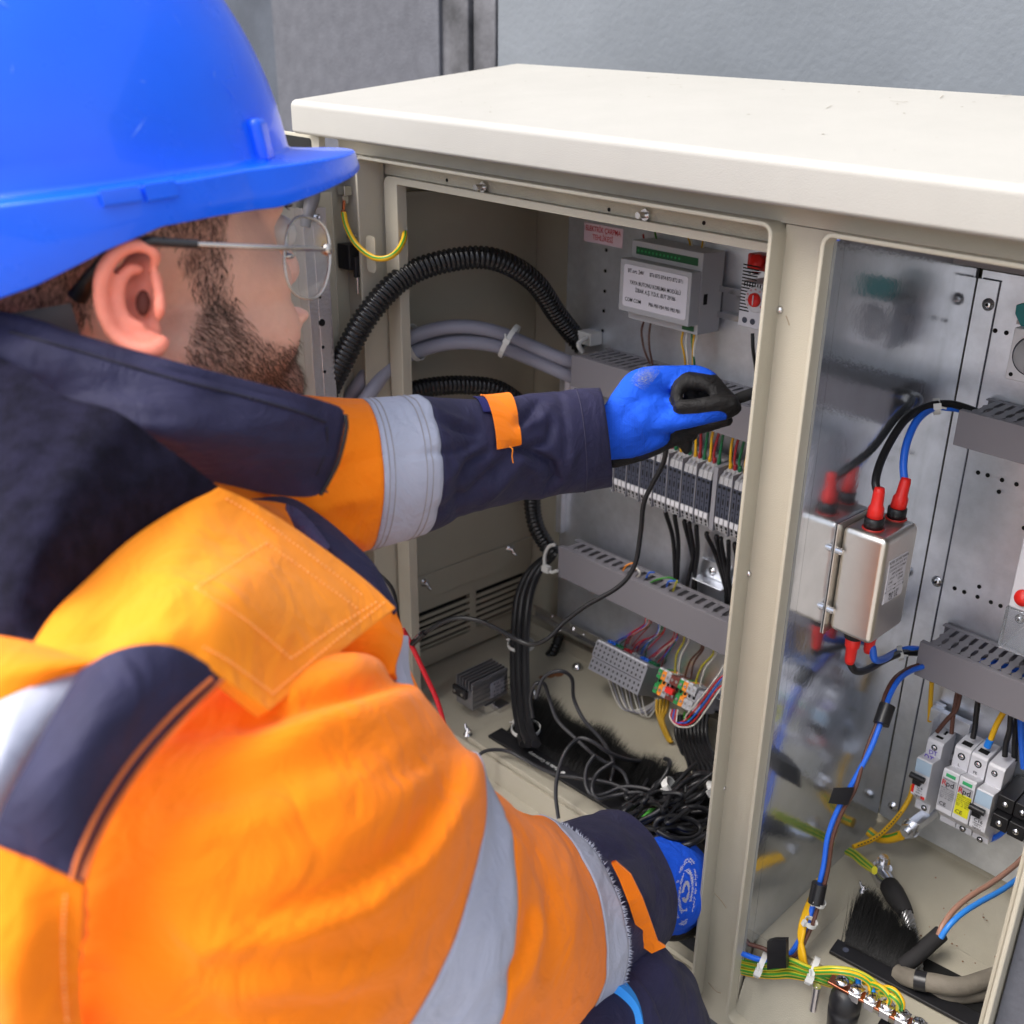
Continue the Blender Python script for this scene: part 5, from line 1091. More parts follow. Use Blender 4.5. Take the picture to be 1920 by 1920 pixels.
# steel rope, lug and bolt on the floor
c = at(1652, 1638, Z=ZF); bo = thing('earth_bolt', 'zinc bolt with nut standing on the floor of the right compartment', 'bolt', tuple(c))
mb = MB(); mb.cyl(c+A((0, 0, .010)), c+A((0, 0, .014)), .017, 22); mb.cyl(c+A((0, 0, .0142)), c+A((0, 0, .027)), .0128, 6); obj('nut', mb, steel, bo, bevel=.0008)
mb = MB(); mb.cyl(c+A((0, 0, .0271)), c+A((0, 0, .036)), .0078, 16); mb.cyl(c+A((0, 0, .0361)), c+A((0, 0, .0365)), .004, 12); obj('bolt_shank', mb, steel, bo)
P = [at(1652, 1642, Z=ZF+.012), at(1668, 1660, Z=ZF+.018)]; lgd = nrm(P[1]-P[0])
mb = MB(); mb.tube([at(1645, 1632, Z=ZF+.007), at(1660, 1652, Z=ZF+.008), at(1675, 1668, Z=ZF+.014)], [.014, .0175, .011], 14); lug2 = obj('cable_lug', mb, steel, bo)
rp = thing('steel_rope', 'twisted steel earth rope with a black sleeve running into the brush opening', 'rope', tuple(at(1700, 1730, Z=ZF+.02)))
cl_ = spline([at(1686, 1690, Z=ZF+.030), at(1700, 1715, Z=ZF+.034), at(1708, 1745, Z=ZF+.030), at(1713, 1775, Z=ZF+.024), at(1718, 1805, Z=ZF+.012), at(1720, 1840, Z=ZF-.0)], 10)
cl_ = cl_[0] if isinstance(cl_, tuple) else cl_
mb = MB()
for s_ in range(6):
    P = []
    for i, p in enumerate(cl_):
        t = nrm(cl_[min(i+1, len(cl_)-1)]-cl_[max(i-1, 0)]); u = nrm(np.cross(t, A((0, 1, .3)))); v_ = np.cross(t, u); a = i*.42+s_*math.pi/3; P.append(p+.0062*(math.cos(a)*u+math.sin(a)*v_))
    mb.tube(P, .0042, 7)
obj('strands', mb, rope_m, rp)
mb = MB(); mb.tube([at(1668, 1662, Z=ZF+.018), at(1678, 1678, Z=ZF+.026), at(1692, 1700, Z=ZF+.032), at(1700, 1715, Z=ZF+.034)], [.0165, .0175, .0145, .0115], 14, spl=4); obj('shrink_sleeve', mb, blackm, rp)
for k in range(2):
    wire('earth_wire', ['nearer', 'farther'][k]+' of two short yellow-green wires crimped at the floor bolt', [(1588+k*6, 1598-k*4, 1.29), (1602+k*4, 1606-k*5, 1.27), (1618+k*3, 1620-k*6, 1.245), (1640, 1634-k*4, 1.216)], .0048, yel2_w, n=10, stripe=grn_w)
# brush, right
q0, q1 = at(1555, 1782, Z=ZF+.014), at(1812, 1920, Z=ZF+.014); qd = nrm(A((1.0, 0, 0))); 
qd = nrm(q1-q0); qn = nrm(np.cross(A((0, 0, 1.)), qd)); QM = lambda v: q0+qd*v[0]+qn*v[1]+A((0, 0, v[2]))
b3 = thing('brush_strip', 'black cable-entry brush with worn bristles on the right compartment floor', 'brush', tuple(q0))
mb = MB(); mb.box(0, .42, 0, .030, -.006, 0, M=QM); obj('holder', mb, black, b3, bevel=.001)
mb = MB(); mb.cyl(QM((.020, .016, .0002)), QM((.020, .016, .0012)), .0048, 14); obj('rivet', mb, dgrey, b3)
mb = MB(); mb.box(.02, .42, .030, .085, -.0078, -.0055, M=QM); obj('opening', mb, hole, b3)
for k in range(4):
    bristles('bristles', QM((.012, .030, 0)), QM((.108, .030, 0)), qn*.85+A((0, 0, .35+.16*k))+qd*(.04), lambda t: .086-.034*t+.009*math.sin(t*17), 2600, .004, b3, seed=30+k, up=.2, jag=.22)
bristles('bristles', QM((.006, .030, 0)), QM((.05, .030, 0)), qn*.6+A((0, 0, .9))-qd*.05, .10, 34, .004, b3, seed=44, up=.2, jag=.4, rad=.0005)
bristles('bristles', QM((.28, .085, 0)), QM((.33, .085, 0)), qn*.5+A((0, 0, .5))+qd*.3, .05, 40, .004, b3, seed=45, up=.2, jag=.6, rad=.0005)
# supply cables
def zw(lab, pts, r, m, n=14, name='cable'):
    P = [at(p[0], p[1], Z=ZF+p[2]) for p in pts]; mb = MB(); mb.tube(P, r, n, spl=8); return obj(name, mb, m, None, lab, 'cable')
zw('dusty grey supply cable emerging from the brush, upper one', [(1684, 1826, .012), (1710, 1835, .026), (1750, 1843, .034), (1800, 1850, .036), (1850, 1836, .036), (1920, 1812, .036)], .0135, taupe_w)
zw('dusty grey supply cable below its twin', [(1700, 1838, -.005), (1740, 1860, .004), (1780, 1868, .012), (1830, 1864, .016), (1880, 1850, .016), (1930, 1832, .016)], .0115, taupe_w)
zw('black band round the upper dusty cable', [(1716, 1837, .0285), (1738, 1842, .032)], .0145, tape_m, name='tape')
zw('black shrink boot where the brown and blue supply wires split', [(1692, 1812, .02), (1715, 1795, .034), (1745, 1768, .046), (1765, 1750, .054)], .0125, blackm, name='shrink_boot')
wire('wire', 'light brown supply wire rising from the black boot to the right', [(1760, 1754, 1.06), (1768, 1735, 1.07), (1790, 1705, 1.10), (1820, 1680, 1.14), (1860, 1655, 1.19), (1900, 1625, 1.25), (1925, 1600, 1.3)], .0040, brown_l, n=10)
wire('wire', 'blue supply wire rising from the black boot to the right', [(1764, 1758, 1.055), (1780, 1735, 1.065), (1805, 1712, 1.09), (1840, 1690, 1.13), (1880, 1668, 1.18), (1925, 1635, 1.25)], .0040, mat('sea_blue_insulation', (.02, .16, .50), .4), n=10)
# right jamb: second door edge and its grey-brown skin
mb = MB(); mb.box(RO[1]+.022, RO[1]+.028, .93, 1.028, -1.36, -.13); d2 = obj('door', mb, beige, cab, label='edge of the open right door', bevel=.0015)
mb = MB(); mb.box(RO[1]+.030, XR+.02, .95, 1.020, -1.36, -.13); obj('door_skin', mb, stone, d2, bevel=.002)
# ------------------------------------------------------------------ the electrician
def resample(P, n, sp=6):
    P = [A(p, float) for p in P]
    if len(P) > 2: P = spline(P, sp)
    L = [0]
    for i in range(1, len(P)): L.append(L[-1]+np.linalg.norm((P[i]-P[i-1])[:2]))
    s = np.linspace(0, L[-1], n); P = A(P); return np.stack([np.interp(s, L, P[:, k]) for k in range(P.shape[1])], 1)
def toW(p): return at(p[0], p[1], D=p[2])
def fbm(p, s=1.0, st=(1, 1, 1)):
    return noise.fractal(Vector((p[0]*s*st[0], p[1]*s*st[1], p[2]*s*st[2])), 1.0, 2.0, 3)
SHEETS = {}
def sheet(name, top, bottom, left, right, m, parent, n=36, mm=60, bulge=0.0, thick=.010, fold=0.0, fs=6.0, fst=(1, 1, 1), dirn=0, label=None, key=None, extra=None, round_=True):
    """cloth panel: boundary curves given as sight-line points with a distance, filled smoothly, closed with a thickness"""
    T, B, Lf, Rt = resample(top, mm), resample(bottom, mm), resample(left, n), resample(right, n)
    G = np.zeros((n, mm, 3))
    for i in range(n):
        v = i/(n-1)
        for j in range(mm):
            u = j/(mm-1)
            G[i, j] = (1-v)*T[j]+v*B[j]+(1-u)*Lf[i]+u*Rt[i]-((1-u)*(1-v)*T[0]+u*(1-v)*T[-1]+(1-u)*v*B[0]+u*v*B[-1])
    W_ = np.zeros((n, mm, 3))
    for i in range(n):
        v = i/(n-1)
        for j in range(mm):
            u = j/(mm-1); g = G[i, j].copy(); env = math.sin(math.pi*min(max(u, 0), 1))**.5*math.sin(math.pi*v)**.5
            g[2] -= bulge*math.sin(math.pi*u)*math.sin(math.pi*v)
            if fold: g[2] += fold*env*fbm((g[0]/400, g[1]/400, 3.1+len(name)), fs, fst)
            if extra is not None: g[2] += extra(g[0], g[1], u, v)*env
            W_[i, j] = toW(g); G[i, j] = g
    # rear layer, edges rolled
    N = np.zeros_like(W_)
    du = np.gradient(W_, axis=1); dv_ = np.gradient(W_, axis=0); N = np.cross(du, dv_); N /= (np.linalg.norm(N, axis=2, keepdims=True)+1e-12)
    cv = W_/np.linalg.norm(W_, axis=2, keepdims=True)
    if (N*cv).sum() < 0: N = -N
    B_ = W_+N*thick
    mb = MB(); vs = np.concatenate([W_.reshape(-1, 3), B_.reshape(-1, 3)]); k = n*mm
    idx = lambda i, j: i*mm+j
    fs_ = []
    for i in range(n-1):
        for j in range(mm-1):
            fs_.append((idx(i, j), idx(i+1, j), idx(i+1, j+1), idx(i, j+1))); fs_.append((k+idx(i, j), k+idx(i, j+1), k+idx(i+1, j+1), k+idx(i+1, j)))
    bd = [(0, j) for j in range(mm)]+[(i, mm-1) for i in range(1, n)]+[(n-1, j) for j in range(mm-2, -1, -1)]+[(i, 0) for i in range(n-2, 0, -1)]
    for q in range(len(bd)):
        a, b = idx(*bd[q]), idx(*bd[(q+1) % len(bd)]); fs_.append((a, b, k+b, k+a))
    mb.add(vs, fs_, 0, True)
    SHEETS[key or name] = G.reshape(-1, 3)
    o = obj(name, mb, m, parent, label)
    bv = o.modifiers.new('bevel', 'BEVEL'); bv.width = .0012; bv.segments = 2; bv.limit_method = 'ANGLE'; bv.angle_limit = math.radians(50)
    return o
def on_sheet(key, px, py, lift=.0015):
    G = SHEETS[key]; d = (G[:, 0]-px)**2+(G[:, 1]-py)**2; i = np.argsort(d)[:4]; w_ = 1/(d[i]+1); return at(px, py, D=(G[i, 2]*w_).sum()/w_.sum()-lift)
def stitch(key, pts, m, parent, r=.0011, lift=.0012, dash=True, name='stitching', step=9, duty=.6):
    P = resample([(x, y) for x, y in pts], max(8, int(sum(math.dist(pts[i], pts[i+1]) for i in range(len(pts)-1))/step)*2))
    W_ = [on_sheet(key, p[0], p[1], lift) for p in P]; mb = MB()
    if dash:
        for i in range(0, len(W_)-1, 2): mb.cyl(W_[i], W_[i]*(1-duty)+W_[i+1]*duty if duty < 1 else W_[i+1], r, 5)
    else: mb.tube(W_, r, 6)
    return obj(name, mb, m, parent)
def fuse(mb, voxel=.006, it=6, fac=.5):
    """one continuous skin over all pieces of mb"""
    me = bpy.data.meshes.new('tmp'); me.from_pydata(mb.v, [], mb.f); o = bpy.data.objects.new('tmp', me); C.objects.link(o)
    r = o.modifiers.new('r', 'REMESH'); r.mode = 'VOXEL'; r.voxel_size = voxel
    s = o.modifiers.new('s', 'SMOOTH'); s.iterations = it; s.factor = fac
    dg = bpy.context.evaluated_depsgraph_get(); m2 = bpy.data.meshes.new_from_object(o.evaluated_get(dg))
    V = np.zeros(len(m2.vertices)*3); m2.vertices.foreach_get('co', V); V = V.reshape(-1, 3); F = [tuple(p.vertices) for p in m2.polygons]
    bpy.data.objects.remove(o); bpy.data.meshes.remove(me); bpy.data.meshes.remove(m2)
    return V, F
def chain(mb, pts, k=5, n=16):
    """smooth tapering limb through (px,py,dist,radius px) points"""
    P = [toW(p[:3]) for p in pts]; r = [p[3]/FPX*p[2] for p in pts]
    mb.tube(P, r, n, spl=k); mb.ell(P[0], [r[0]]*3, n=n); mb.ell(P[-1], [r[-1]]*3, n=n)
    return P, r

org_p = toW((350, 1700, .95)); org_p = A((org_p[0], org_p[1], -1.5))
per = thing('person', 'man in orange and navy high-visibility jacket reaching into the cabinet with both gloved hands', 'person', org_p)
# head frame
HC = toW((88, 318, .93))
Uh = nrm(-.07*CXV-.90*CYV-.42*CZV)
Fh = .66*CXV-.40*CYV+.75*CZV; Fh = nrm(Fh-Uh*(Uh@Fh)); Sh = nrm(np.cross(Fh, Uh))
if Sh @ CZV > 0: Sh = -Sh
HF = np.stack([Fh, Sh, Uh])
def HL(f, s, u): return HC+Fh*f+Sh*s+Uh*u
def hell(mb, c, r, n=24): mb.ell(HL(c[0]-(.012 if c[0] > .05 else 0), c[1], c[2]), r, HF, n)
mb = MB()
hell(mb, (.02, 0, .0), (.172, .130, .165), 32)
hell(mb, (.105, 0, -.10), (.098, .105, .135))
hell(mb, (.10, 0, -.19), (.105, .095, .085))
hell(mb, (.165, 0, -.250), (.045, .05, .04))
hell(mb, (.195, 0, -.195), (.022, .045, .020))
for s in (-1, 1):
    hell(mb, (.140, s*.062, -.125), (.052, .042, .040)); hell(mb, (.125, s*.066, -.175), (.062, .040, .055)); hell(mb, (.06, s*.085, -.185), (.055, .028, .05))
    hell(mb, (.185, s*.035, -.058), (.026, .045, .020)); hell(mb, (.182, s*.040, -.090), (.017, .022, .017))
hell(mb, (.196, 0, -.05), (.022, .06, .028))
mb.tube([HL(.190, 0, -.06), HL(.202, 0, -.10), HL(.216, 0, -.132), HL(.204, 0, -.145)], [.013, .014, .017, .016], 12, spl=4); hell(mb, (.222, 0, -.136), (.016, .022, .015))
hell(mb, (.222, 0, -.185), (.014, .032, .010))
# neck and torso (one continuous body)
mb.tube([HL(-.03, 0, -.08), HL(-.055, 0, -.22), HL(-.09, 0, -.36), HL(-.12, 0, -.48)], [.098, .094, .105, .14], 24, spl=4)
mb.ell(toW((300, 1270, .99)), [.175]*3, n=24); mb.ell(toW((300, 1640, .99)), [.23]*3, n=24); mb.ell(toW((260, 2100, 1.0)), [.25]*3, n=24)
mb.ell(toW((385, 1130, 1.03)), (.12, .12, .12), n=20)
mb.tube([toW((250, 2100, 1.0)), toW((800, 2150, 1.12)), toW((1170, 1905, 1.33))], [.17, .13, .083], 16, spl=4)
V, F = fuse(mb, .0065, 7)
hv = (V-HC) @ HF.T      # head-local coordinates
hm = np.zeros(len(V))
def sstep(a, b, x): t = np.clip((x-a)/(b-a), 0, 1); return t*t*(3-2*t)
f_, s_, u_ = hv[:, 0], hv[:, 1], hv[:, 2]
nz = A([noise.fractal(Vector((p[0]*38, p[1]*38, p[2]*38)), 1.0, 2.0, 3) for p in V])*.012
edge = f_+nz
# zones of hair and beard, drawn as an outline on the side of the head and mirrored to the other side
sm = hv.copy(); sm[:, 1] = np.abs(sm[:, 1]); vw = (sm @ HF+HC) @ R.T; PX, PY = FPX*vw[:, 0]/vw[:, 2]+CX, FPX*vw[:, 1]/vw[:, 2]+CY
HZ = A([(-400, 100), (430, 100), (430, 400), (421, 464), (425, 513), (437, 570), (468, 614), (490, 640), (535, 650), (660, 640), (700, 800), (345, 800), (353, 677), (368, 616), (380, 575), (361, 534), (337, 484), (349, 462), (300, 460), (240, 455), (200, 480), (178, 560), (172, 596), (110, 634), (-20, 655), (-400, 655)], float)
def sdist(x, y, P):
    d = np.full(x.shape, 1e9); ins = np.zeros(x.shape, bool); n = len(P)
    for i in range(n):
        a, b = P[i], P[(i+1) % n]; e = b-a; t_ = np.clip(((x-a[0])*e[0]+(y-a[1])*e[1])/(e@e), 0, 1)
        d = np.minimum(d, np.hypot(x-a[0]-t_*e[0], y-a[1]-t_*e[1])); c = ((a[1] > y) != (b[1] > y)) & (x < (b[0]-a[0])*(y-a[1])/(b[1]-a[1]+1e-9)+a[0]); ins ^= c
    return np.where(ins, d, -d)
sd2 = sdist(PX+nz*900, PY+nz*600, HZ); hm = sstep(-13, 15, sd2)
onhead = (np.linalg.norm(V-HL(.03, 0, -.12), axis=1) < .32) & (u_ > -.37)
hm = np.clip(hm*np.where(PY > 600, .66, .74)*onhead, 0, 1)
def raw_obj(name, V, F, mats, parent, label=None, smooth=True, midx=None, attrs=None):
    me = bpy.data.meshes.new(name); o_ = ORG[parent.name]; me.from_pydata([tuple((v-o_)*U) for v in V], [], F)
    for m in mats: me.materials.append(m)
    if midx is not None: me.polygons.foreach_set('material_index', midx)
    me.polygons.foreach_set('use_smooth', [smooth]*len(F))
    for k, a in (attrs or {}).items():
        at_ = me.attributes.new(k, 'FLOAT', 'POINT'); at_.data.foreach_set('value', A(a, dtype=np.float32))
    me.update(); o = bpy.data.objects.new(name, me); link(o, parent); return tag(o, label)
# skin shader with stubble zones
t = skin.node_tree; b = t.nodes['Principled BSDF']; src = b.inputs['Base Color'].links[0].from_socket
at_n = t.nodes.new('ShaderNodeAttribute'); at_n.attribute_name = 'stubble'; ns = t.nodes.new('ShaderNodeTexNoise'); ns.inputs['Scale'].default_value = 420; ns.inputs['Detail'].default_value = 2
tc = t.nodes.new('ShaderNodeTexCoord'); t.links.new(tc.outputs['Object'], ns.inputs['Vector'])
mr = t.nodes.new('ShaderNodeMapRange'); mr.inputs['From Min'].default_value = .38; mr.inputs['From Max'].default_value = .62; mr.inputs['To Min'].default_value = .45; mr.inputs['To Max'].default_value = .85; t.links.new(ns.outputs['Fac'], mr.inputs['Value'])
mu = t.nodes.new('ShaderNodeMath'); mu.operation = 'MULTIPLY'; t.links.new(at_n.outputs['Fac'], mu.inputs[0]); t.links.new(mr.outputs[0], mu.inputs[1])
mx = t.nodes.new('ShaderNodeMix'); mx.data_type = 'RGBA'; mx.inputs['B'].default_value = (.075, .042, .032, 1); t.links.new(src, mx.inputs['A']); t.links.new(mu.outputs[0], mx.inputs['Factor']); t.links.new(mx.outputs['Result'], b.inputs['Base Color'])
cen = A([V[list(q)].mean(0) for q in F]); ch = (cen-HC) @ HF.T
midx = [0 if (c[2] > -.40) else 1 for c in ch]
body = raw_obj('body', V, F, [skin, navy], per, midx=midx, attrs={'stubble': hm})
# hair strands
def strands(name, mask, length, dirf, n, rad, seed, m=hairm, cover=None, parent=per, lab=None):
    rr = np.random.RandomState(seed); a = A([q[:3] for q in F]); fm = mask[a].mean(1); ar = np.linalg.norm(np.cross(V[a[:, 1]]-V[a[:, 0]], V[a[:, 2]]-V[a[:, 0]]), axis=1)
    nn = np.cross(V[a[:, 1]]-V[a[:, 0]], V[a[:, 2]]-V[a[:, 0]]); nn /= (np.linalg.norm(nn, axis=1, keepdims=True)+1e-12)
    out = ((cen-HL(.02, 0, -.1))*nn).sum(1) < 0; nn[out] *= -1
    p = fm*ar; p /= p.sum(); ix = rr.choice(len(a), n, p=p); mb = MB(); vs, fs = [], []
    for k, i in enumerate(ix):
        w_ = rr.dirichlet((1, 1, 1)); c = w_ @ V[a[i]]; h = (c-HC) @ HF.T; d = dirf(h, rr); d = Fh*d[0]+Sh*d[1]*np.sign(h[1])+Uh*d[2]; nr = nn[i]
        d = nrm(d-nr*(d@nr)+nr*(.35+rr.rand()*.5)); d2 = nrm(d-nr*.5); L = length*(.6+.8*rr.rand()); sd_ = nrm(np.cross(d, nr))*rad
        m1 = c+d*L*.5; m2 = m1+d2*L*.5; b0 = len(vs); vs += [c-sd_, c+sd_, m1-sd_*.8, m1+sd_*.8, m2]; fs += [(b0, b0+1, b0+3, b0+2), (b0+2, b0+3, b0+4)]
    mb.add(vs, fs, 0, True); return obj(name, mb, m, parent, lab, kind='stuff')
beard_m = hm*((PY > 555) & (PX > 330)); scalp_m = hm*((PY < 660) & ((PY < 575) | (PX < 300)))
strands('beard', beard_m, .012, lambda h, r: (.35+.45*r.randn(), .2*r.randn(), -1), 9000, .00022, 5, mat('beard_hair', (.095, .05, .032), .5))
strands('hair', scalp_m, .010, lambda h, r: (-.4+.4*r.randn(), .2*r.randn(), -1), 11000, .00026, 6)
# ear, sculpted: rim, antihelix, bowl, tragus, lobe
def EP(px, py, out): p = toW((px, py, .835-out)); return p
mb = MB()
def etube(pts, k=5): mb.tube([EP(x, y, o) for x, y, o, r in pts], [r/FPX*.83 for x, y, o, r in pts], 12, spl=k); [mb.ell(EP(x, y, o), [r/FPX*.83]*3, n=12) for x, y, o, r in (pts[0], pts[-1])]
etube([(287, 500, .0, 9), (292, 478, .006, 11), (272, 462, .012, 13), (240, 462, .018, 15), (210, 482, .022, 15), (193, 515, .024, 15), (188, 550, .022, 14), (196, 590, .018, 14), (213, 622, .012, 15), (238, 645, .008, 18), (262, 655, .006, 20), (290, 655, .004, 18), (306, 640, .0, 13)])
etube([(262, 505, .0, 10), (243, 505, .006, 12), (227, 525, .009, 13), (222, 555, .009, 13), (230, 588, .008, 12), (246, 606, .006, 12), (262, 612, .004, 12)])
etube([(292, 520, -.002, 12), (298, 550, .0, 11), (300, 575, .004, 12), (298, 592, .002, 10)])
etube([(250, 640, .0, 22), (285, 640, -.004, 22)])
for (x, y, o, r) in ((245, 540, -.018, 48), (262, 590, -.016, 42), (272, 625, -.014, 34), (262, 500, -.018, 34), (222, 600, -.010, 26), (215, 540, -.010, 26)): mb.ell(EP(x, y, o), [r/FPX*.83]*2+[r/FPX*.83*.42], np.stack([CXV, CYV, CZV]), 18)
EV, EF = fuse(mb, .0028, 5)
ear = raw_obj('ear', EV, EF, [ear_m], per)
mb = MB(); mb.ell(EP(268, 568, -.0030), (.0060, .0110, .004), np.stack([CXV, CYV, CZV]), 12); obj('ear_canal', mb, mat('ear_shadow', (.10, .02, .012), .7), ear)
# eye, brow
eyem = mat('eye_white', (.6, .55, .5), .2)
for s in (-1, 1): mb = MB(); mb.ell(HL(.190, s*.045, -.088), [.019]*3, n=16); obj('eye', mb, eyem, per)
mb = MB(); rb = random.Random(8)
for s in (-1, 1):
    for k in range(260):
        t_ = rb.random(); p = HL(.214-.012*t_-t_*t_*.018+rb.uniform(-.003, .003), s*(.018+.062*t_), -.056+.006*math.sin(t_*3)+rb.uniform(-.006, .006)); q = p+Sh*s*.016+Uh*rb.uniform(-.004, .006)+Fh*(.003-.008*t_); d = nrm(np.cross(q-p, Fh))*.0009
        mb.add([p-d, p+d, q], [(0, 1, 2)])
obj('eyebrows', mb, hairm, per, kind='stuff')

# ---------------- hard hat (a thing of its own)
hat = thing('hard_hat', 'glossy royal blue hard hat with a short peak on the head of the man', 'hard hat', tuple(HC))
K = 256
def rimr(phi):
    c, s = math.cos(phi), math.sin(phi); a = .222; b_ = .186; return 1/math.sqrt((c/a)**2+(s/b_)**2)
def brim(phi):      # outward reach of the peak
    p = abs((phi+math.pi) % (2*math.pi)-math.pi); f = max(0, 1-(p/math.radians(66))**2); return .020+.053*f**1.2
def drop(phi):
    p = math.degrees(abs((phi+math.pi) % (2*math.pi)-math.pi)); return float(np.interp(p, [0, 20, 40, 60, 78, 92, 105, 120, 140, 180], [.003, .007, .015, .026, .023, .023, .034, .052, .068, .078]))
def shell(inset, top):
    rows = []
    for k in range(22):          # dome
        a = math.pi/2*(1-k/21); z = top*math.sin(a); rr_ = math.cos(a)**.92 if k < 21 else 1
        row = []
        for j in range(K):
            phi = 2*math.pi*j/K; r = rimr(phi)*max(rr_, .002)-inset*rr_
            rid = .0
            for rc in (0, ):      # central ridge and two side ribs
                y = r*math.sin(phi); x = r*math.cos(phi); rid += .0065*math.exp(-(y/.030)**6)*(a > .12)*(1-math.exp(-((a)/.35)**2))
                rid += .010*math.exp(-((abs(y)-.108)/.016)**2)*max(0, math.sin(min(a*1.25, math.pi)))*(x > 0)*min(1, x/.06)*(1-math.exp(-(a/.4)**2))
            row.append(HL(r*math.cos(phi), r*math.sin(phi), z-inset*.5+rid))
        rows.append(row)
    return rows
rows = shell(0, .255)
def rimring(extra_f, zf): return [HL((rimr(2*math.pi*j/K)+extra_f(2*math.pi*j/K))*math.cos(2*math.pi*j/K), (rimr(2*math.pi*j/K)+extra_f(2*math.pi*j/K))*math.sin(2*math.pi*j/K), zf(2*math.pi*j/K)) for j in range(K)]
rows.append(rimring(lambda p: .001, lambda p: -.002)); rows.append(rimring(lambda p: .002, lambda p: -.004)); rows.append(rimring(lambda p: .003, lambda p: -.0045))
rows.append(rimring(lambda p: .008, lambda p: -.006))
rows.append(rimring(lambda p: brim(p)*.55+.003, lambda p: -.007-.004*(brim(p) > .03)))
rows.append(rimring(lambda p: brim(p)-.0028, lambda p: -.0085-.35*(brim(p)-.022)*.3)); rows.append(rimring(lambda p: brim(p)-.0012, lambda p: -.0090-.35*(brim(p)-.022)*.3))
rows.append(rimring(lambda p: brim(p), lambda p: -.0105-.35*(brim(p)-.022)*.3)); rows.append(rimring(lambda p: brim(p)+.0001, lambda p: -.0118-.35*(brim(p)-.022)*.3))
rows.append(rimring(lambda p: brim(p)+.001, lambda p: -.016-drop(p)*.5-.35*(brim(p)-.022)*.3))
rows.append(rimring(lambda p: brim(p)+.0015, lambda p: -.017-drop(p)-.35*(brim(p)-.022)*.3))
rows.append(rimring(lambda p: brim(p)+.0012, lambda p: -.0178-drop(p)-.35*(brim(p)-.022)*.3)); rows.append(rimring(lambda p: brim(p)-.002, lambda p: -.0185-drop(p)-.35*(brim(p)-.022)*.3))
rows.append(rimring(lambda p: brim(p)-.004, lambda p: -.018-drop(p)-.35*(brim(p)-.022)*.3))
rows.append(rimring(lambda p: min(brim(p)*.4, .012), lambda p: -.016-drop(p)*.6))
rows.append(rimring(lambda p: -.006, lambda p: -.010))
mb = MB(); mb.grid(rows, closed=True); ins = shell(.006, .25); mb.grid(ins, closed=True)
shell_o = obj('shell', mb, helmet_m, hat)
rh = random.Random(31); mb = MB()
def domept(phi, a, e=.0006): r = rimr(phi)*math.cos(a)**.92+e; return HL(r*math.cos(phi), r*math.sin(phi), .255*math.sin(a)+e)
for k in range(22):
    ph, a = math.radians(rh.uniform(55, 150)), rh.uniform(.12, .95); L = rh.choice([.003, .004, .006, .012]); dp, da = rh.uniform(-1, 1), rh.uniform(-1, 1); n_ = math.hypot(dp, da); dp, da = dp/n_*L/.2, da/n_*L/.22
    w_2 = rh.uniform(.0003, .0008); p, q = domept(ph-dp, a-da), domept(ph+dp, a+da); m_2 = domept(ph, a); t_ = nrm(q-p); nn_ = nrm(m_2-HC); s_ = np.cross(t_, nn_)*w_2
    mb.add([p, m_2+s_, q, m_2-s_], [(0, 1, 2, 3)])
tag(obj('scratches', mb, mat('scratch_blue', (.10, .26, .95), .5), shell_o), kind='stuff')
# accessory slot, clips on the rim
def rimpt(phi, e, z): r = rimr(phi)+e; return HL(r*math.cos(phi), r*math.sin(phi), z)
def hfind(px, py, e):
    best = None
    for k in range(0, 150):
        phi = math.radians(k); p = rimpt(phi, e, -.012); c = R @ p; x, y = FPX*c[0]/c[2]+CX, FPX*c[1]/c[2]+CY
        if (best is None or abs(x-px) < best[0]): best = (abs(x-px), phi)
    return best[1]
for nm, px0, px1, h in (('rim_catch', 185, 262, .003), ('rim_catch', 270, 325, .004)):
    pa, pb = hfind(px0, 0, .022), hfind(px1, 0, .022); mb = MB(); P0, P1, P2, P3 = [], [], [], []
    for k in range(8):
        ph = pa+(pb-pa)*k/7; P0.append(rimpt(ph, .018, -.006)); P1.append(rimpt(ph, .0255, -.006)); P2.append(rimpt(ph, .0260, -.016-h)); P3.append(rimpt(ph, .018, -.016-h))
    mb.grid([P0, P1, P2, P3, P0], sm=False); mb.add([P0[0], P1[0], P2[0], P3[0]], [(0, 1, 2, 3)]); mb.add([P0[-1], P1[-1], P2[-1], P3[-1]], [(3, 2, 1, 0)]); obj(nm, mb, helmet_m, hat, bevel=.0015)
pa = math.radians(50); mb = MB(); cpt = rimpt(pa, .0, .02); e_r = nrm(HL(math.cos(pa), math.sin(pa), 0)-HC); e_t = nrm(np.cross(Uh, e_r))
mb.box(-.012, .012, -.006, .008, -.030, .010, M=lambda v: cpt+e_t*v[0]+e_r*v[1]+Uh*v[2]); obj('peak_boss', mb, helmet_m, hat, bevel=.006, seg=4)
# inner cradle band, just seen at the nape
mb = MB(); Pn = [[HL((rimr(a)-.035)*math.cos(a), (rimr(a)-.045)*math.sin(a), z) for a in np.linspace(math.radians(115), math.radians(245), 20)] for z in (-.10, -.17)]; mb.grid(Pn); mb.grid([[p-nrm(p-HC)*.004 for p in r_] for r_ in Pn[::-1]]); obj('nape_strap', mb, handle_m, hat)
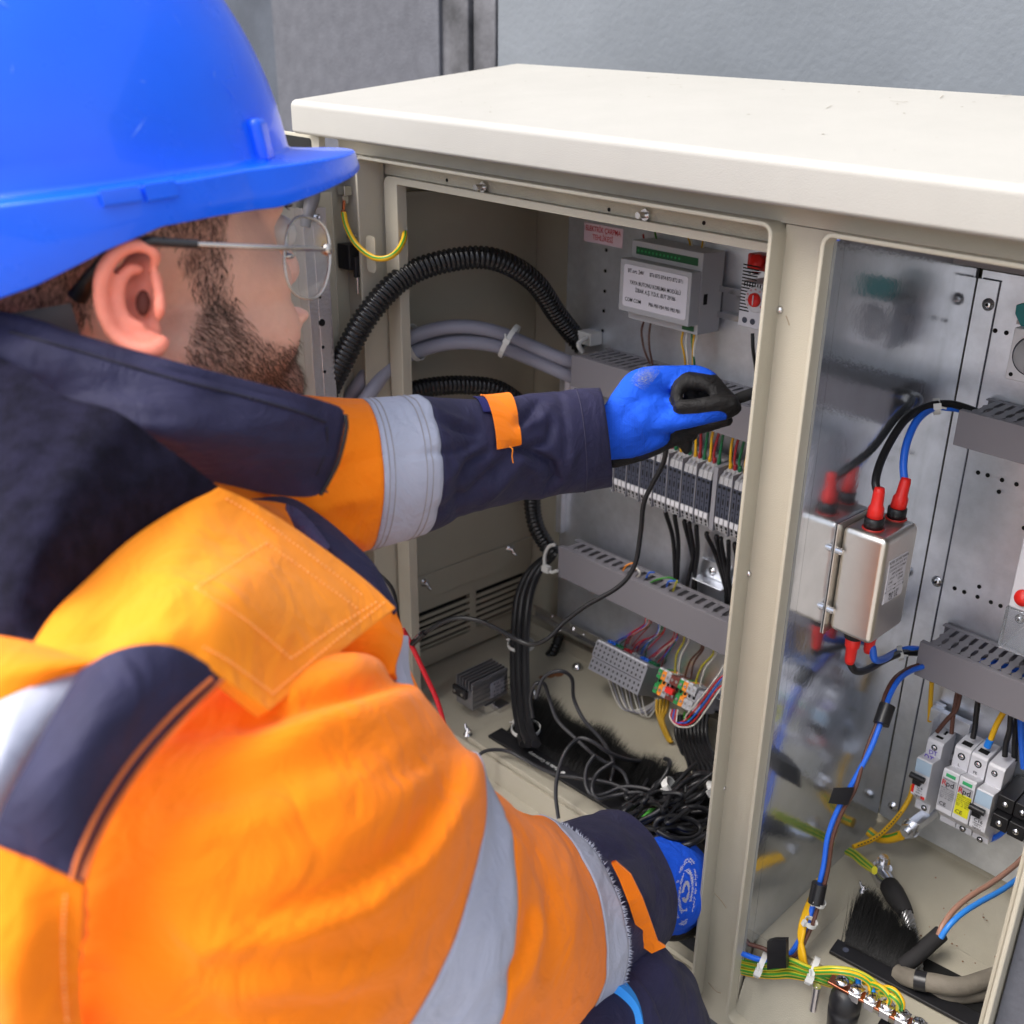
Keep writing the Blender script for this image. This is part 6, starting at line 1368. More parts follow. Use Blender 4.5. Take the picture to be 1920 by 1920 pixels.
# ---------------- spectacles
gl_ = thing('spectacles', 'thin wire-framed spectacles with a black temple tip worn under the blue hard hat', 'glasses', tuple(HL(.2, 0, -.09)))
tm = [toW(p) for p in ((612, 468, .955), (560, 466, .90), (480, 463, .865), (370, 458, .835))]
mb = MB(); mb.tube(tm, .0022, 8, spl=4); mb.ell(tm[0], [.0058]*3, n=10); obj('temple', mb, gold, gl_)
mb = MB(); mb.tube([toW(p) for p in ((372, 458, .834), (320, 455, .826), (275, 453, .822), (215, 470, .83), (180, 505, .846), (160, 535, .86), (146, 556, .866))], [.0036, .0038, .004, .0044, .005, .007, .0085], 10, spl=5); obj('temple_tip', mb, black, gl_)
# right lens: outline in its own plane
Lc = toW((577, 483, .985)); 
def lens(cx_, cy_, dd, w_, h_, tx):
    e1 = nrm(CXV*.50+CZV*(-.0)+CYV*.03)*w_; e2 = nrm(CYV+CXV*tx)*h_; e1 = CXV*w_+CZV*w_*1.35; out = []
    c0 = toW((cx_, cy_, dd))
    for k in range(40):
        a = 2*math.pi*k/40; ca, sa_ = math.cos(a), math.sin(a); sg = lambda v, p: math.copysign(abs(v)**p, v); out.append(c0+e1*sg(ca, .72)*(1-.12*max(0, sa_))+e2*sg(sa_, .78))
    return c0, out, nrm(np.cross(e1, e2))
for (cx_, cy_, dd, w_, h_, tx, nm) in ((577, 484, .985, .0150, .0395, -.06, 'lens'),):
    c0, O_, nn_ = lens(cx_, cy_, dd, w_, h_, tx)
    mb = MB(); mb.tube(O_+[O_[0]], .0012, 8, cap=False); obj('rim', mb, gold, gl_)
    mb = MB(); k = len(O_); vs = [p-nn_*.0010 for p in O_]+[p+nn_*.0010 for p in O_]; mb.add(vs, [tuple(range(k)), tuple(range(k, 2*k))[::-1]]+[(i, (i+1) % k, k+(i+1) % k, k+i) for i in range(k)], 0, False); obj('lens', mb, lensm, gl_)
mb = MB(); mb.tube([toW((548, 420, .99)), toW((541, 428, 1.0)), toW((540, 470, 1.0)), toW((545, 480, 1.0))], .0016, 8, spl=4); mb.ell(toW((543, 480, 1.0)), (.004, .007, .003), n=8); obj('nose_pad', mb, gold, gl_)

# ---------------- jacket
def ring_pts(cx_, cy_, d, Rp, ratio, ang, n=72):
    a = math.radians(ang); e1 = CXV*math.sin(a)-CYV*math.cos(a); m_ = CXV*math.cos(a)+CYV*math.sin(a); Rr = Rp/FPX*d
    e2 = m_*ratio-CZV*math.sqrt(max(0, 1-ratio*ratio)); c = toW((cx_, cy_, d))
    return [c+Rr*(math.cos(2*math.pi*k/n)*e1+math.sin(2*math.pi*k/n)*e2) for k in range(n)], c
def interp_specs(specs, per_seg):
    S = A(specs, float); out = []
    pts = spline([S[i] for i in range(len(S))], per_seg); return [A(p) for p in pts]
def sleeve(cuts, specs, per_seg, disp, n=96):
    """rings swept along the arm, returned per section so each cloth band is a separate part sharing its border"""
    SS = interp_specs(specs, per_seg); rows = []
    for i, s in enumerate(SS):
        P, c = ring_pts(*s[:6], n=n); t = i/per_seg; row = []
        for k, p in enumerate(P):
            th_ = 2*math.pi*k/n; row.append(p+nrm(p-c)*disp(t, th_, p))
        rows.append(row)
    return rows
def band(name, rows, i0, i1, m, parent, cap0=False, cap1=False, lift=0.0, label=None, inner=True, thick=.004):
    sec = [list(r) for r in rows[i0:i1+1]]
    if lift: 
        sec = [[p+nrm(p-sum(r)/len(r))*lift for p in r] for r in sec]
    cen_ = [sum(r)/len(r) for r in sec]
    full = ([[c*(.0)+p-(nrm(p-c))*thick for p in sec[0]] for c in (cen_[0],)])+sec+([[p-(nrm(p-c))*thick for p in sec[-1]] for c in (cen_[-1],)])
    if inner: full = full+[[p-nrm(p-cen_[k])*thick for p in sec[k]] for k in range(len(sec)-1, -1, -1)]
    mb = MB(); mb.grid(full, closed=True); o = obj(name, mb, m, parent, label); return o
jk = MB(); jk.ell(toW((300, 1270, .99)), [.185]*3, n=28); jk.ell(toW((300, 1640, .99)), [.237]*3, n=28); jk.ell(toW((385, 1130, 1.03)), (.130, .130, .130), n=20); jk.ell(toW((280, 1900, .99)), [.24]*3, n=24)
JV, JF = fuse(jk, .011, 6)
jacket = raw_obj('jacket', JV, JF, [orangef], per)
# near (right) sleeve
near = [(200, 1560, .805, 430, .15, 40), (380, 1600, .79, 430, .20, 32), (545, 1640, .83, 425, .30, 25), (650, 1680, .88, 374, .42, 30), (712, 1711, .93, 313, .46, 36),
        (822, 1732, 1.0, 288, .58, 16), (905, 1742, 1.08, 240, .64, 12), (985, 1735, 1.18, 205, .66, 2), (1035, 1718, 1.30, 181, .62, -2),
        (1050, 1718, 1.34, 178, .74, -5.5)]
def pxof(p): c = R @ p; return FPX*c[0]/c[2]+CX, FPX*c[1]/c[2]+CY
def folds(F, p):
    x, y = pxof(p); d = 0
    for pts, amp, wd in F:
        best = 1e9; k = 0
        for i in range(len(pts)-1):
            ax_, ay_ = pts[i]; ex, ey = pts[i+1][0]-ax_, pts[i+1][1]-ay_; t_ = ((x-ax_)*ex+(y-ay_)*ey)/(ex*ex+ey*ey); tc_ = min(1, max(0, t_))
            q = math.hypot(x-ax_-tc_*ex, y-ay_-tc_*ey)
            if q < best: best = q; k = (i+tc_)/(len(pts)-1)
        if best < wd*3: d += amp*math.exp(-(best/wd)**2)*(math.sin(math.pi*(.08+.84*k))**.6)
    return d
NF = [(((480, 1345), (600, 1304), (700, 1272), (760, 1262)), -.016, 20), (((520, 1395), (640, 1350), (770, 1310)), .007, 30), (((310, 1372), (420, 1352), (520, 1338)), -.008, 26),
      (((380, 1775), (540, 1752), (690, 1700), (800, 1615), (870, 1500), (885, 1420)), .013, 24), (((480, 1725), (650, 1668), (770, 1575), (835, 1480), (850, 1425)), -.010, 26), (((560, 1600), (700, 1540), (800, 1450)), .005, 34),
      (((830, 1390), (785, 1425), (735, 1455)), -.008, 19), (((860, 1410), (890, 1470), (900, 1560)), .006, 18), (((300, 1500), (460, 1470), (640, 1420), (740, 1400)), -.006, 34), (((330, 1560), (520, 1540), (690, 1480)), .005, 36),
      (((610, 1800), (690, 1785), (760, 1750)), -.006, 14), (((420, 1860), (600, 1850), (760, 1800)), .006, 30), (((260, 1700), (300, 1800), (380, 1900)), -.006, 40), (((500, 1900), (640, 1890), (760, 1850)), -.006, 22),
      (((958, 1535), (1005, 1590), (1034, 1672), (1036, 1760), (1020, 1830)), -.015, 13), (((1050, 1560), (1085, 1610), (1104, 1680), (1096, 1770)), -.008, 10), (((985, 1610), (1003, 1690), (980, 1790), (930, 1880)), -.010, 13),
      (((1015, 1545), (1062, 1600), (1078, 1690), (1065, 1800)), .007, 12), (((1000, 1660), (1015, 1740), (985, 1840)), .008, 12), (((940, 1530), (975, 1590), (990, 1650)), .006, 12)]
FF = [(((960, 838), (1000, 850), (1035, 872), (1042, 898), (1025, 915)), -.017, 8), (((975, 860), (1010, 885), (1015, 920)), .007, 9), (((912, 848), (880, 866), (862, 905), (856, 965)), -.012, 9), (((840, 900), (870, 860), (905, 838)), .006, 9), (((1034, 795), (1026, 828), (990, 840)), -.010, 8), (((968, 800), (990, 775), (1008, 752)), -.010, 8),
      (((990, 800), (1015, 790), (1030, 765)), .006, 8), (((785, 752), (825, 780), (880, 800)), .007, 9), (((800, 770), (850, 800), (895, 815)), -.007, 8), (((800, 850), (850, 845), (895, 830)), -.006, 9), (((820, 960), (880, 930), (930, 880), (960, 850)), -.009, 10), (((900, 950), (950, 900), (975, 865)), .008, 9), (((1050, 740), (1060, 800), (1062, 870), (1050, 920)), -.005, 7), (((1000, 930), (1050, 905), (1075, 860)), .006, 12),
      (((700, 770), (725, 850), (720, 950)), .003, 14), (((590, 950), (640, 1000), (690, 1015)), .006, 14), (((570, 900), (640, 880), (700, 850)), -.006, 18), (((580, 960), (640, 940), (700, 930)), .005, 16)]
def ndisp(t, th, p):
    if 'NF' in globals(): return .0035*fbm(p, 9.0, (1.0, .7, 2.2))+folds(NF, p)
    # elbow creases and long soft folds running round the arm
    d = .0045*fbm(p, 9.0, (1.0, .7, 2.2))
    env = math.exp(-((t-6.3)/1.1)**2); d += env*(.0085*math.sin(t*6.0+1.8*math.sin(th+.4)+2.2*fbm(p, 5))*(.4+.6*math.cos(th-1.0))+.008*fbm(p, 13, (1, 1.6, .6)))
    env2 = math.exp(-((t-2.6)/1.4)**2); d += env2*.006*math.sin(t*3.3+2.2*math.sin(th-.6)+.6)*(.5+.5*math.sin(th))
    return d
PS = 10; rows = sleeve(None, near, PS, ndisp, n=180)
nb = len(rows)
s_up = band('right_sleeve', rows, 0, 4*PS, orangef, jacket, label='orange upper right sleeve')
c0 = sum(rows[0])/len(rows[0]); mb = MB(); mb.add(rows[0]+[c0-CXV*.03], [(i, (i+1) % len(rows[0]), len(rows[0])) for i in range(len(rows[0]))], 0, True); obj('shoulder_cap', mb, orangef, jacket)
band('reflective_band', rows, 4*PS, 5*PS, tape_r, jacket, lift=.0012, label='reflective band above the right elbow')
band('right_sleeve', rows, 5*PS, 8*PS, orangef, jacket, label='orange right forearm sleeve, creased')
band('reflective_band', rows, 8*PS, 9*PS, tape_r, jacket, lift=.0016, label='frayed reflective band on the right forearm')
cuffs = [(1030, 1712, 1.30, 150, .74, -5.5), (1075, 1700, 1.36, 152, .78, -6), (1120, 1682, 1.43, 150, .78, -6), (1150, 1664, 1.48, 140, .77, -6), (1165, 1655, 1.50, 137, .77, -6)]
CF = [(((1100, 1585), (1150, 1600), (1190, 1600)), -.010, 12), (((1110, 1620), (1170, 1640), (1215, 1680)), .006, 14), (((1180, 1560), (1225, 1640), (1240, 1720)), -.006, 12), (((1130, 1660), (1190, 1720), (1230, 1750)), -.007, 12), (((1170, 1745), (1215, 1740), (1245, 1715)), .006, 10)]
def cdisp(t, th, p): return .004*fbm(p, 11, (1, 1, 1))+folds(CF, p)
rows2 = sleeve(None, cuffs, PS, cdisp); band('right_cuff', rows2, 0, 4*PS, navy, jacket, label='navy right cuff')
# frayed edge threads
rr9 = random.Random(4); mb = MB(); P = rows[9*PS]
for k in range(len(P)):
    for q in range(5):
        f = rr9.random(); p = P[k]*(1-f)+P[(k+1) % len(P)]*f; c = sum(P)/len(P); d = nrm(nrm(p-c)*.6+(rows[9*PS][k]-rows[9*PS-4][k])*40+A((rr9.uniform(-.5, .5), rr9.uniform(-.5, .5), rr9.uniform(-.5, .5)))); L = rr9.uniform(.003, .009)
        s_ = nrm(np.cross(d, p-c))*.0007; mb.add([p-s_+nrm(p-c)*.001, p+s_+nrm(p-c)*.001, p+d*L], [(0, 1, 2)])
obj('frayed_threads', mb, tape_r, jacket, kind='stuff')
# orange pull strap on the right cuff
mb = MB(); P = [(1150, 1617, 1.235), (1172, 1645, 1.25), (1192, 1690, 1.27), (1207, 1735, 1.30), (1220, 1772, 1.32)]; wv_ = 15
L_ = []
for (x, y, d), wd in zip(P, (4, 11, 13, 14, 14)): L_.append((toW((x-wd, y+wd*.35, d)), toW((x+wd, y-wd*.35, d))))
L_.append((toW((1222, 1788, 1.325)), toW((1248, 1776, 1.325))))
top_ = [[a for a, b in L_], [b for a, b in L_]]; bk_ = [[p+CZV*.006 for p in r_] for r_ in top_]
mb.grid([top_[0], top_[1], bk_[1], bk_[0], top_[0]], sm=False); mb.add([top_[0][-1], top_[1][-1], bk_[1][-1], bk_[0][-1]], [(0, 1, 2, 3)]); obj('cuff_strap', mb, orangef, jacket)
# far (left) sleeve
far = [(540, 905, 1.10, 165, .2, 0), (610, 898, 1.12, 153, .42, -2), (680, 892, 1.14, 143, .52, -2.6), (784, 872, 1.19, 128, .55, -4.3), (853, 860, 1.25, 112, .45, -3), (928, 848, 1.30, 100, .38, -3), (1001, 835, 1.36, 97, .28, -4), (1066, 829, 1.40, 97, .22, -5), (1135, 820, 1.445, 94, .13, -7)]
def fdisp(t, th, p):
    return .0022*fbm(p, 14, (1, 1, 1))+folds(FF, p)
    d = .0022*fbm(p, 14, (1, 1, 1)); e1 = math.exp(-((t-5.6)/.75)**2)
    d += e1*.0062*math.sin(5.2*(t-4.2)+1.6*math.cos(th-1.0)*2.0+2.4*math.sin(th))*(.35+.65*abs(math.sin(th)))
    d += .004*math.exp(-((t-4.3)/.7)**2)*math.sin(3*th+3.2*t)
    d += .0035*math.exp(-((t-7.3)/.5)**2)*math.sin(2*th+5*t)
    return d
rows3 = sleeve(None, far, PS, fdisp, n=180)
band('left_sleeve', rows3, 0, 2*PS, orangef, jacket, label='orange upper left sleeve')
band('reflective_band', rows3, 2*PS, 3*PS, tape_r, jacket, lift=.001, label='reflective band on the outstretched left sleeve')
band('left_forearm', rows3, 3*PS, 8*PS, navy, jacket, label='navy left forearm sleeve')
# hem seam at the cuff and stitch rows on the band
def ring_line(rows_, i, m, r, lift, parent, dash=True, name='stitching', a0=0, a1=97):
    P = rows_[i]; c = sum(P)/len(P); mb = MB(); n = len(P)
    for k in range(n//2+2):
        p, q = P[k % n], P[(k+1) % n]; p = p+nrm(p-c)*lift; q = q+nrm(q-c)*lift
        if dash:
            for j in range(2): mb.cyl(p*(1-j*.5)+q*j*.5, p*(1-j*.5-.3)+q*(j*.5+.3), r, 4)
        else: mb.cyl(p, q, r, 5)
    return obj(name, mb, m, parent)
for i in (2*PS+1, 2*PS+2, 3*PS-3, 3*PS-2): ring_line(rows3, i, seam_g, .0006, .0014, jacket)
ring_line(rows3, 7*PS+3, mat('navy_stitch', (.06, .055, .10), .8), .0007, .0006, jacket)
# orange wrist tab
def tab_grid(rows_, i0, i1, k0, k1, lift, thick, m, name, parent):
    sec = [[rows_[i][k % len(rows_[i])] for k in range(k0, k1+1)] for i in range(i0, i1+1)]; cs = [sum(rows_[i])/len(rows_[i]) for i in range(i0, i1+1)]
    a_ = [[p+nrm(p-c)*(lift+thick) for p in r_] for r_, c in zip(sec, cs)]; b_ = [[p+nrm(p-c)*lift for p in r_] for r_, c in zip(sec, cs)]
    n, m2 = len(a_), len(a_[0]); mb = MB(); vs = [p for r_ in a_ for p in r_]+[p for r_ in b_ for p in r_]; k = n*m2; fs = []
    for i in range(n-1):
        for j in range(m2-1): q = i*m2+j; fs += [(q, q+1, q+m2+1, q+m2), (k+q, k+q+m2, k+q+m2+1, k+q+1)]
    bd = [j for j in range(m2)]+[i*m2+m2-1 for i in range(1, n)]+[(n-1)*m2+j for j in range(m2-2, -1, -1)]+[i*m2 for i in range(n-2, 0, -1)]
    for q in range(len(bd)): a, b = bd[q], bd[(q+1) % len(bd)]; fs.append((a, k+a, k+b, b))
    mb.add(vs, fs, 0, True); return obj(name, mb, m, parent, bevel=.0008)
tab_grid(rows3, 4*PS+7, 5*PS+4, 0, 45, .0045, .0022, orangef, 'wrist_tab', jacket)
tab_grid(rows3, 4*PS+5, 4*PS+8, 2, 24, .0020, .0018, velcro, 'velcro_patch', jacket)
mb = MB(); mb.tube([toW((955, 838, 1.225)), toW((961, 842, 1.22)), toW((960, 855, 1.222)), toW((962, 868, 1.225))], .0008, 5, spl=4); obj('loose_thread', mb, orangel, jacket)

# ---- torso panels
sheet('collar', [(-70, 570, .80), (60, 596, .80), (160, 630, .81), (330, 678, .83), (430, 704, .86), (540, 733, .89), (600, 750, .92), (640, 764, .945), (644, 770, .948)],
      [(-70, 900, .83), (150, 885, .84), (330, 895, .87), (420, 908, .90), (500, 926, .93), (560, 932, .945), (590, 930, .95), (602, 922, .95)],
      [(-70, 570, .80), (-70, 740, .80), (-70, 900, .83)], [(644, 770, .948), (645, 800, .95), (630, 865, .95), (602, 922, .95)], navy, jacket, bulge=.035, thick=.016, fold=.010, fs=1.6, fst=(.6, 2.4, 1), key='collar',
      extra=lambda x, y, u, v: .004*math.exp(-((v-.09)/.02)**2)-.006*math.sin(v*9+u*4)*math.exp(-((u-.35)/.3)**2))
stitch('collar', [(20, 622), (160, 662), (330, 712), (460, 744), (560, 772), (610, 792)], mat('navy_seam', (.012, .011, .026), .8), jacket, r=.0016, lift=.0002, dash=False, name='seam')
stitch('collar', [(613, 800), (612, 840), (594, 890)], MATS['navy_seam'], jacket, r=.0012, lift=.0002, dash=False, name='seam')
mb = MB(); Z_ = resample([(648, 780, .943), (649, 805, .944), (636, 860, .944), (620, 895, .943), (602, 926, .943)], 34)
for p in Z_: mb.ell(toW(p), (.0024, .0024, .0016), n=8)
obj('zipper_teeth', mb, blackg, jacket, kind='stuff')
sheet('yoke', [(-70, 640, .80), (40, 690, .775), (120, 742, .76), (220, 772, .76), (300, 830, .785), (345, 862, .80), (412, 914, .83)],
      [(-70, 1180, .66), (-30, 1188, .655), (10, 1195, .65), (40, 1203, .648), (62, 1208, .648)],
      [(-70, 640, .80), (-70, 900, .72), (-70, 1180, .66)], [(412, 914, .83), (330, 955, .79), (240, 1015, .745), (160, 1090, .70), (100, 1150, .668), (62, 1208, .648)], fleece, jacket, bulge=.02, thick=.015, fold=.006, fs=2.0, key='yoke')
def flapx(x, y, u, v): return .010*math.exp(-(((x-230)*.8+(y-1100)*.5)/36)**2)-.005*math.exp(-(((x-330)*.9+(y-1060)*.35)/40)**2)+.006*math.exp(-((y-1195+.25*(x-200))/30)**2)/(1+math.exp((x-390)/14))
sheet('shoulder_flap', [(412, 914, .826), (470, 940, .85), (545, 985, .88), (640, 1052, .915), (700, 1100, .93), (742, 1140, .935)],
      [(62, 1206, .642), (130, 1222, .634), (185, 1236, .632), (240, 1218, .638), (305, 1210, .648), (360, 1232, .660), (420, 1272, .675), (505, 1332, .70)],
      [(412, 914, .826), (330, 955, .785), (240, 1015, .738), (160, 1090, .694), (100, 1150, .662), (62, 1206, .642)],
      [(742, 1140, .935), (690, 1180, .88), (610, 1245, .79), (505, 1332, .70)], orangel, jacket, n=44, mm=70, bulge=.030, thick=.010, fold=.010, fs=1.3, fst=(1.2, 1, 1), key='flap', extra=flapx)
for pts in ([(425, 935), (492, 976), (604, 1058), (680, 1116)], [(500, 1018), (583, 1077), (671, 1141)], [(367, 1102), (500, 1018)], [(367, 1102), (458, 1160), (546, 1235)], [(546, 1235), (617, 1185), (708, 1127)], [(512, 1300), (625, 1205), (722, 1128)], [(512, 1300), (430, 1240), (380, 1212)]):
    stitch('flap', pts, seam_y, jacket, r=.0008, lift=.0010)
# side/back panels left of the armhole
sheet('side_panel', [(150, 1256, .622), (200, 1225, .625), (260, 1208, .632), (320, 1210, .645), (370, 1232, .66), (424, 1270, .68)],
      [(-20, 1582, .575), (60, 1612, .575), (110, 1634, .578), (155, 1656, .582)],
      [(150, 1256, .622), (110, 1320, .605), (60, 1410, .59), (10, 1500, .58), (-20, 1582, .575)], [(424, 1270, .68), (345, 1345, .645), (270, 1430, .62), (210, 1520, .60), (172, 1600, .588), (155, 1656, .582)],
      MATS['navy_fabric'], jacket, bulge=.018, thick=.008, fold=.004, fs=1.5, key='side', label='navy panel behind the right armhole')
for off in (0, 17):
    P = [(424-off*1.4, 1268+off*.3), (345-off, 1345-off*.4), (270-off, 1430-off*.5), (210-off, 1520-off*.4), (172-off, 1600-off*.2), (157-off, 1648)]
    if off: P = [(x-4, y) for x, y in P]
    stitch('side', P, seam_o, jacket, r=.0018, lift=.0010, dash=False, name='piping')
sheet('back_tape', [(-60, 1345, .60), (20, 1305, .605), (80, 1280, .616), (178, 1250, .636)], [(-60, 1560, .582), (-40, 1567, .585), (-15, 1576, .590), (8, 1590, .594)],
      [(-60, 1345, .60), (-60, 1450, .585), (-60, 1560, .575)], [(178, 1250, .636), (138, 1320, .622), (88, 1412, .608), (38, 1505, .598), (8, 1590, .594)], tape_r, jacket, bulge=.008, thick=.007, key='btape', label='reflective band across the back')
sheet('back_panel', [(-70, 1178, .66), (-10, 1190, .65), (62, 1204, .643), (120, 1222, .637), (190, 1238, .634)], [(-70, 1352, .602), (10, 1310, .607), (80, 1282, .614), (150, 1256, .624), (195, 1240, .632)],
      [(-70, 1178, .66), (-70, 1260, .62), (-70, 1352, .602)], [(190, 1238, .634), (193, 1239, .633), (195, 1240, .632)], orangef, jacket, bulge=.008, thick=.007, key='bpan', label='orange strip across the back')
sheet('lower_back_panel', [(-70, 1570, .575), (0, 1590, .574), (70, 1618, .575), (157, 1658, .583)], [(-70, 2080, .60), (20, 2080, .60), (100, 2080, .61), (185, 2080, .625)],
      [(-70, 1570, .575), (-70, 1800, .56), (-70, 2080, .60)], [(157, 1658, .583), (152, 1740, .585), (150, 1840, .592), (160, 1940, .60), (185, 2080, .625)], orangef, jacket, bulge=.012, thick=.008, fold=.006, fs=1.6, key='lback', label='orange panel below the navy one',
      extra=lambda x, y, u, v: .0014*math.sin(y/6.5)*math.exp(-((x-132)/22)**2))
stitch('lback', [(122, 1680), (118, 1760), (120, 1850), (126, 1915)], seam_y, jacket, r=.0008, lift=.001)
# front panels seen beyond the sleeve
sheet('chest_panel', [(640, 1110, .975), (690, 1118, .985), (722, 1128, .99), (742, 1146, .995)], [(630, 1300, .95), (690, 1282, .95), (738, 1260, .955)], [(640, 1110, .975), (625, 1200, .96), (630, 1300, .95)], [(742, 1146, .995), (757, 1180, 1.0), (754, 1215, .98), (738, 1260, .955)], orangef, jacket, n=16, mm=16, bulge=.02, thick=.012, key='chest')
sheet('chest_band', [(735, 1200, .99), (750, 1192, 1.0), (766, 1192, 1.01)], [(780, 1392, .97), (795, 1394, .98), (803, 1396, .985)], [(735, 1200, .99), (738, 1262, .975), (762, 1330, .965), (780, 1392, .97)], [(766, 1192, 1.01), (769, 1258, 1.005), (788, 1320, .99), (803, 1396, .985)], tape_r, jacket, n=20, mm=12, bulge=.008, thick=.010, key='cband', label='reflective strip down the jacket front')
sheet('chest_edge', [(762, 1250, 1.01), (766, 1252, 1.012), (772, 1262, 1.015)], [(795, 1400, 1.0), (808, 1402, 1.0), (822, 1404, 1.0)], [(762, 1250, 1.01), (778, 1320, 1.0), (795, 1400, 1.0)], [(772, 1262, 1.015), (797, 1317, 1.01), (811, 1360, 1.005), (822, 1404, 1.0)], orangef, jacket, n=20, mm=12, bulge=.004, thick=.010, key='cedge')
sheet('placket', [(470, 935, .97), (540, 932, 1.0), (600, 965, 1.0), (660, 1015, 1.0), (705, 1062, 1.0), (745, 1135, 1.0)], [(500, 975, .96), (560, 1010, .975), (620, 1050, .975), (680, 1100, .98), (720, 1130, .985), (742, 1150, .99)],
      [(470, 935, .97), (484, 955, .965), (500, 975, .96)], [(745, 1135, 1.0), (744, 1142, .995), (742, 1150, .99)], navy, jacket, n=16, mm=40, bulge=.012, thick=.012, key='plk')
sheet('zip_flap', [(536, 945, .975), (560, 955, .975), (590, 985, .972), (618, 1022, .972)], [(540, 985, .965), (560, 1005, .962), (590, 1022, .962), (616, 1030, .968)], [(536, 945, .975), (536, 965, .968), (540, 985, .965)], [(618, 1022, .972), (618, 1026, .97), (616, 1030, .968)],
      mat('ribbed_purple', (.07, .06, .14), .8, bump=1.0, bscale=500), jacket, n=12, mm=20, bulge=.006, thick=.006, key='zfl')
sheet('inner_lining', [(400, 925, .93), (470, 935, .95), (540, 945, .985), (580, 975, .99)], [(430, 960, .90), (480, 985, .91), (520, 1005, .93), (560, 1030, .95)], [(400, 925, .93), (415, 945, .91), (430, 960, .90)], [(580, 975, .99), (570, 1005, .97), (560, 1030, .95)], orangef, jacket, n=14, mm=24, bulge=.01, thick=.01, key='lin')
# ---- trousers over the raised knee
mb = MB(); mb.tube([toW((250, 2100, 1.0)), toW((800, 2150, 1.14)), toW((1165, 1915, 1.37)), toW((1230, 2150, 1.45)), toW((1240, 2700, 1.5))], [.19, .150, .098, .10, .09], 24, spl=6)
mb.ell(toW((1160, 1880, 1.36)), (.088, .098, .088), n=20); mb.ell(toW((1215, 1900, 1.42)), (.065, .09, .07), n=20)
TV, TF = fuse(mb, .009, 5); tr = raw_obj('trousers', TV, TF, [navy], per)
def surf_pt(V_, px, py):
    c = (R @ V_.T); x = FPX*c[0]/c[2]+CX; y = FPX*c[1]/c[2]+CY; d = (x-px)**2+(y-py)**2; near_ = d < 90
    if not near_.any(): return None
    i = np.where(near_)[0]; j = i[np.argmin(c[2][i])]; return c[2][j]
mb = MB(); P = [(1128, 1846, 1.262), (1150, 1852, 1.262), (1172, 1868, 1.265), (1190, 1892, 1.272), (1198, 1925, 1.28), (1198, 1960, 1.285)]; P = [(x, y, (surf_pt(TV, x, y) or d)-.004) for x, y, d in P]; P = resample(P, 30); a_ = [toW((p[0]+0, p[1]-6, p[2])) for p in P]; b_ = [toW((p[0]-5-3*i/30, p[1]+7, p[2])) for i, p in enumerate(P)]
a_ = []; b_ = []
for i, p in enumerate(P):
    q = P[min(i+1, len(P)-1)]-P[max(i-1, 0)]; nx, ny = -q[1], q[0]; l = math.hypot(nx, ny); nx, ny = nx/l*8, ny/l*8; a_.append(toW((p[0]+nx, p[1]+ny, p[2]))); b_.append(toW((p[0]-nx, p[1]-ny, p[2])))
mb.grid([a_, b_, [p+CZV*.03 for p in b_], [p+CZV*.03 for p in a_], a_], sm=False); obj('piping', mb, fabric_strip, tr)
# ---------------- gloves
def glove(name, chains, voxel, it, label, parent, dots=None):
    mb = MB(); S = []
    for ch in chains:
        P, r = chain(mb, [c[:4] for c in ch]); PP, rr_ = spline(P, 5, r); fl = np.interp(np.linspace(0, 1, len(PP)), np.linspace(0, 1, len(ch)), [c[4] for c in ch])
        S += [(p, q, f) for p, q, f in zip(PP, rr_, fl)]
    V_, F_ = fuse(mb, voxel, it); SP = A([s[0] for s in S]); SR = A([s[1] for s in S]); SF = A([s[2] for s in S])
    V_ = A([v+nrm(v-SP[np.argmin(np.linalg.norm(SP-v, axis=1)-SR)])*.0010*fbm(v, 30) for v in V_])
    fl_ = []
    for v in V_:
        dd = np.linalg.norm(SP-v, axis=1)-SR; w_ = np.exp(-(dd-dd.min())/.0022); fl_.append(float((w_*SF).sum()/w_.sum()))
    return raw_obj(name, V_, F_, [glovem], parent, label, attrs={'coat': fl_}), V_
glovem = mat('knit_glove', (.012, .10, .72), .7, bump=.4, bscale=1100, spec=.25, crinkle=.55, crs=70, crd=.005)
t = glovem.node_tree; b = t.nodes['Principled BSDF']; at_g = t.nodes.new('ShaderNodeAttribute'); at_g.attribute_name = 'coat'
mg = t.nodes.new('ShaderNodeMapRange'); mg.inputs['From Min'].default_value = .45; mg.inputs['From Max'].default_value = .55; t.links.new(at_g.outputs['Fac'], mg.inputs['Value'])
mx = t.nodes.new('ShaderNodeMix'); mx.data_type = 'RGBA'; mx.inputs['A'].default_value = (.012, .10, .72, 1); mx.inputs['B'].default_value = (.018, .017, .017, 1); t.links.new(mg.outputs[0], mx.inputs['Factor']); t.links.new(mx.outputs['Result'], b.inputs['Base Color'])
mr2 = t.nodes.new('ShaderNodeMapRange'); mr2.inputs['To Min'].default_value = .8; mr2.inputs['To Max'].default_value = .48; t.links.new(mg.outputs[0], mr2.inputs['Value']); t.links.new(mr2.outputs[0], b.inputs['Roughness'])
D0 = 1.44
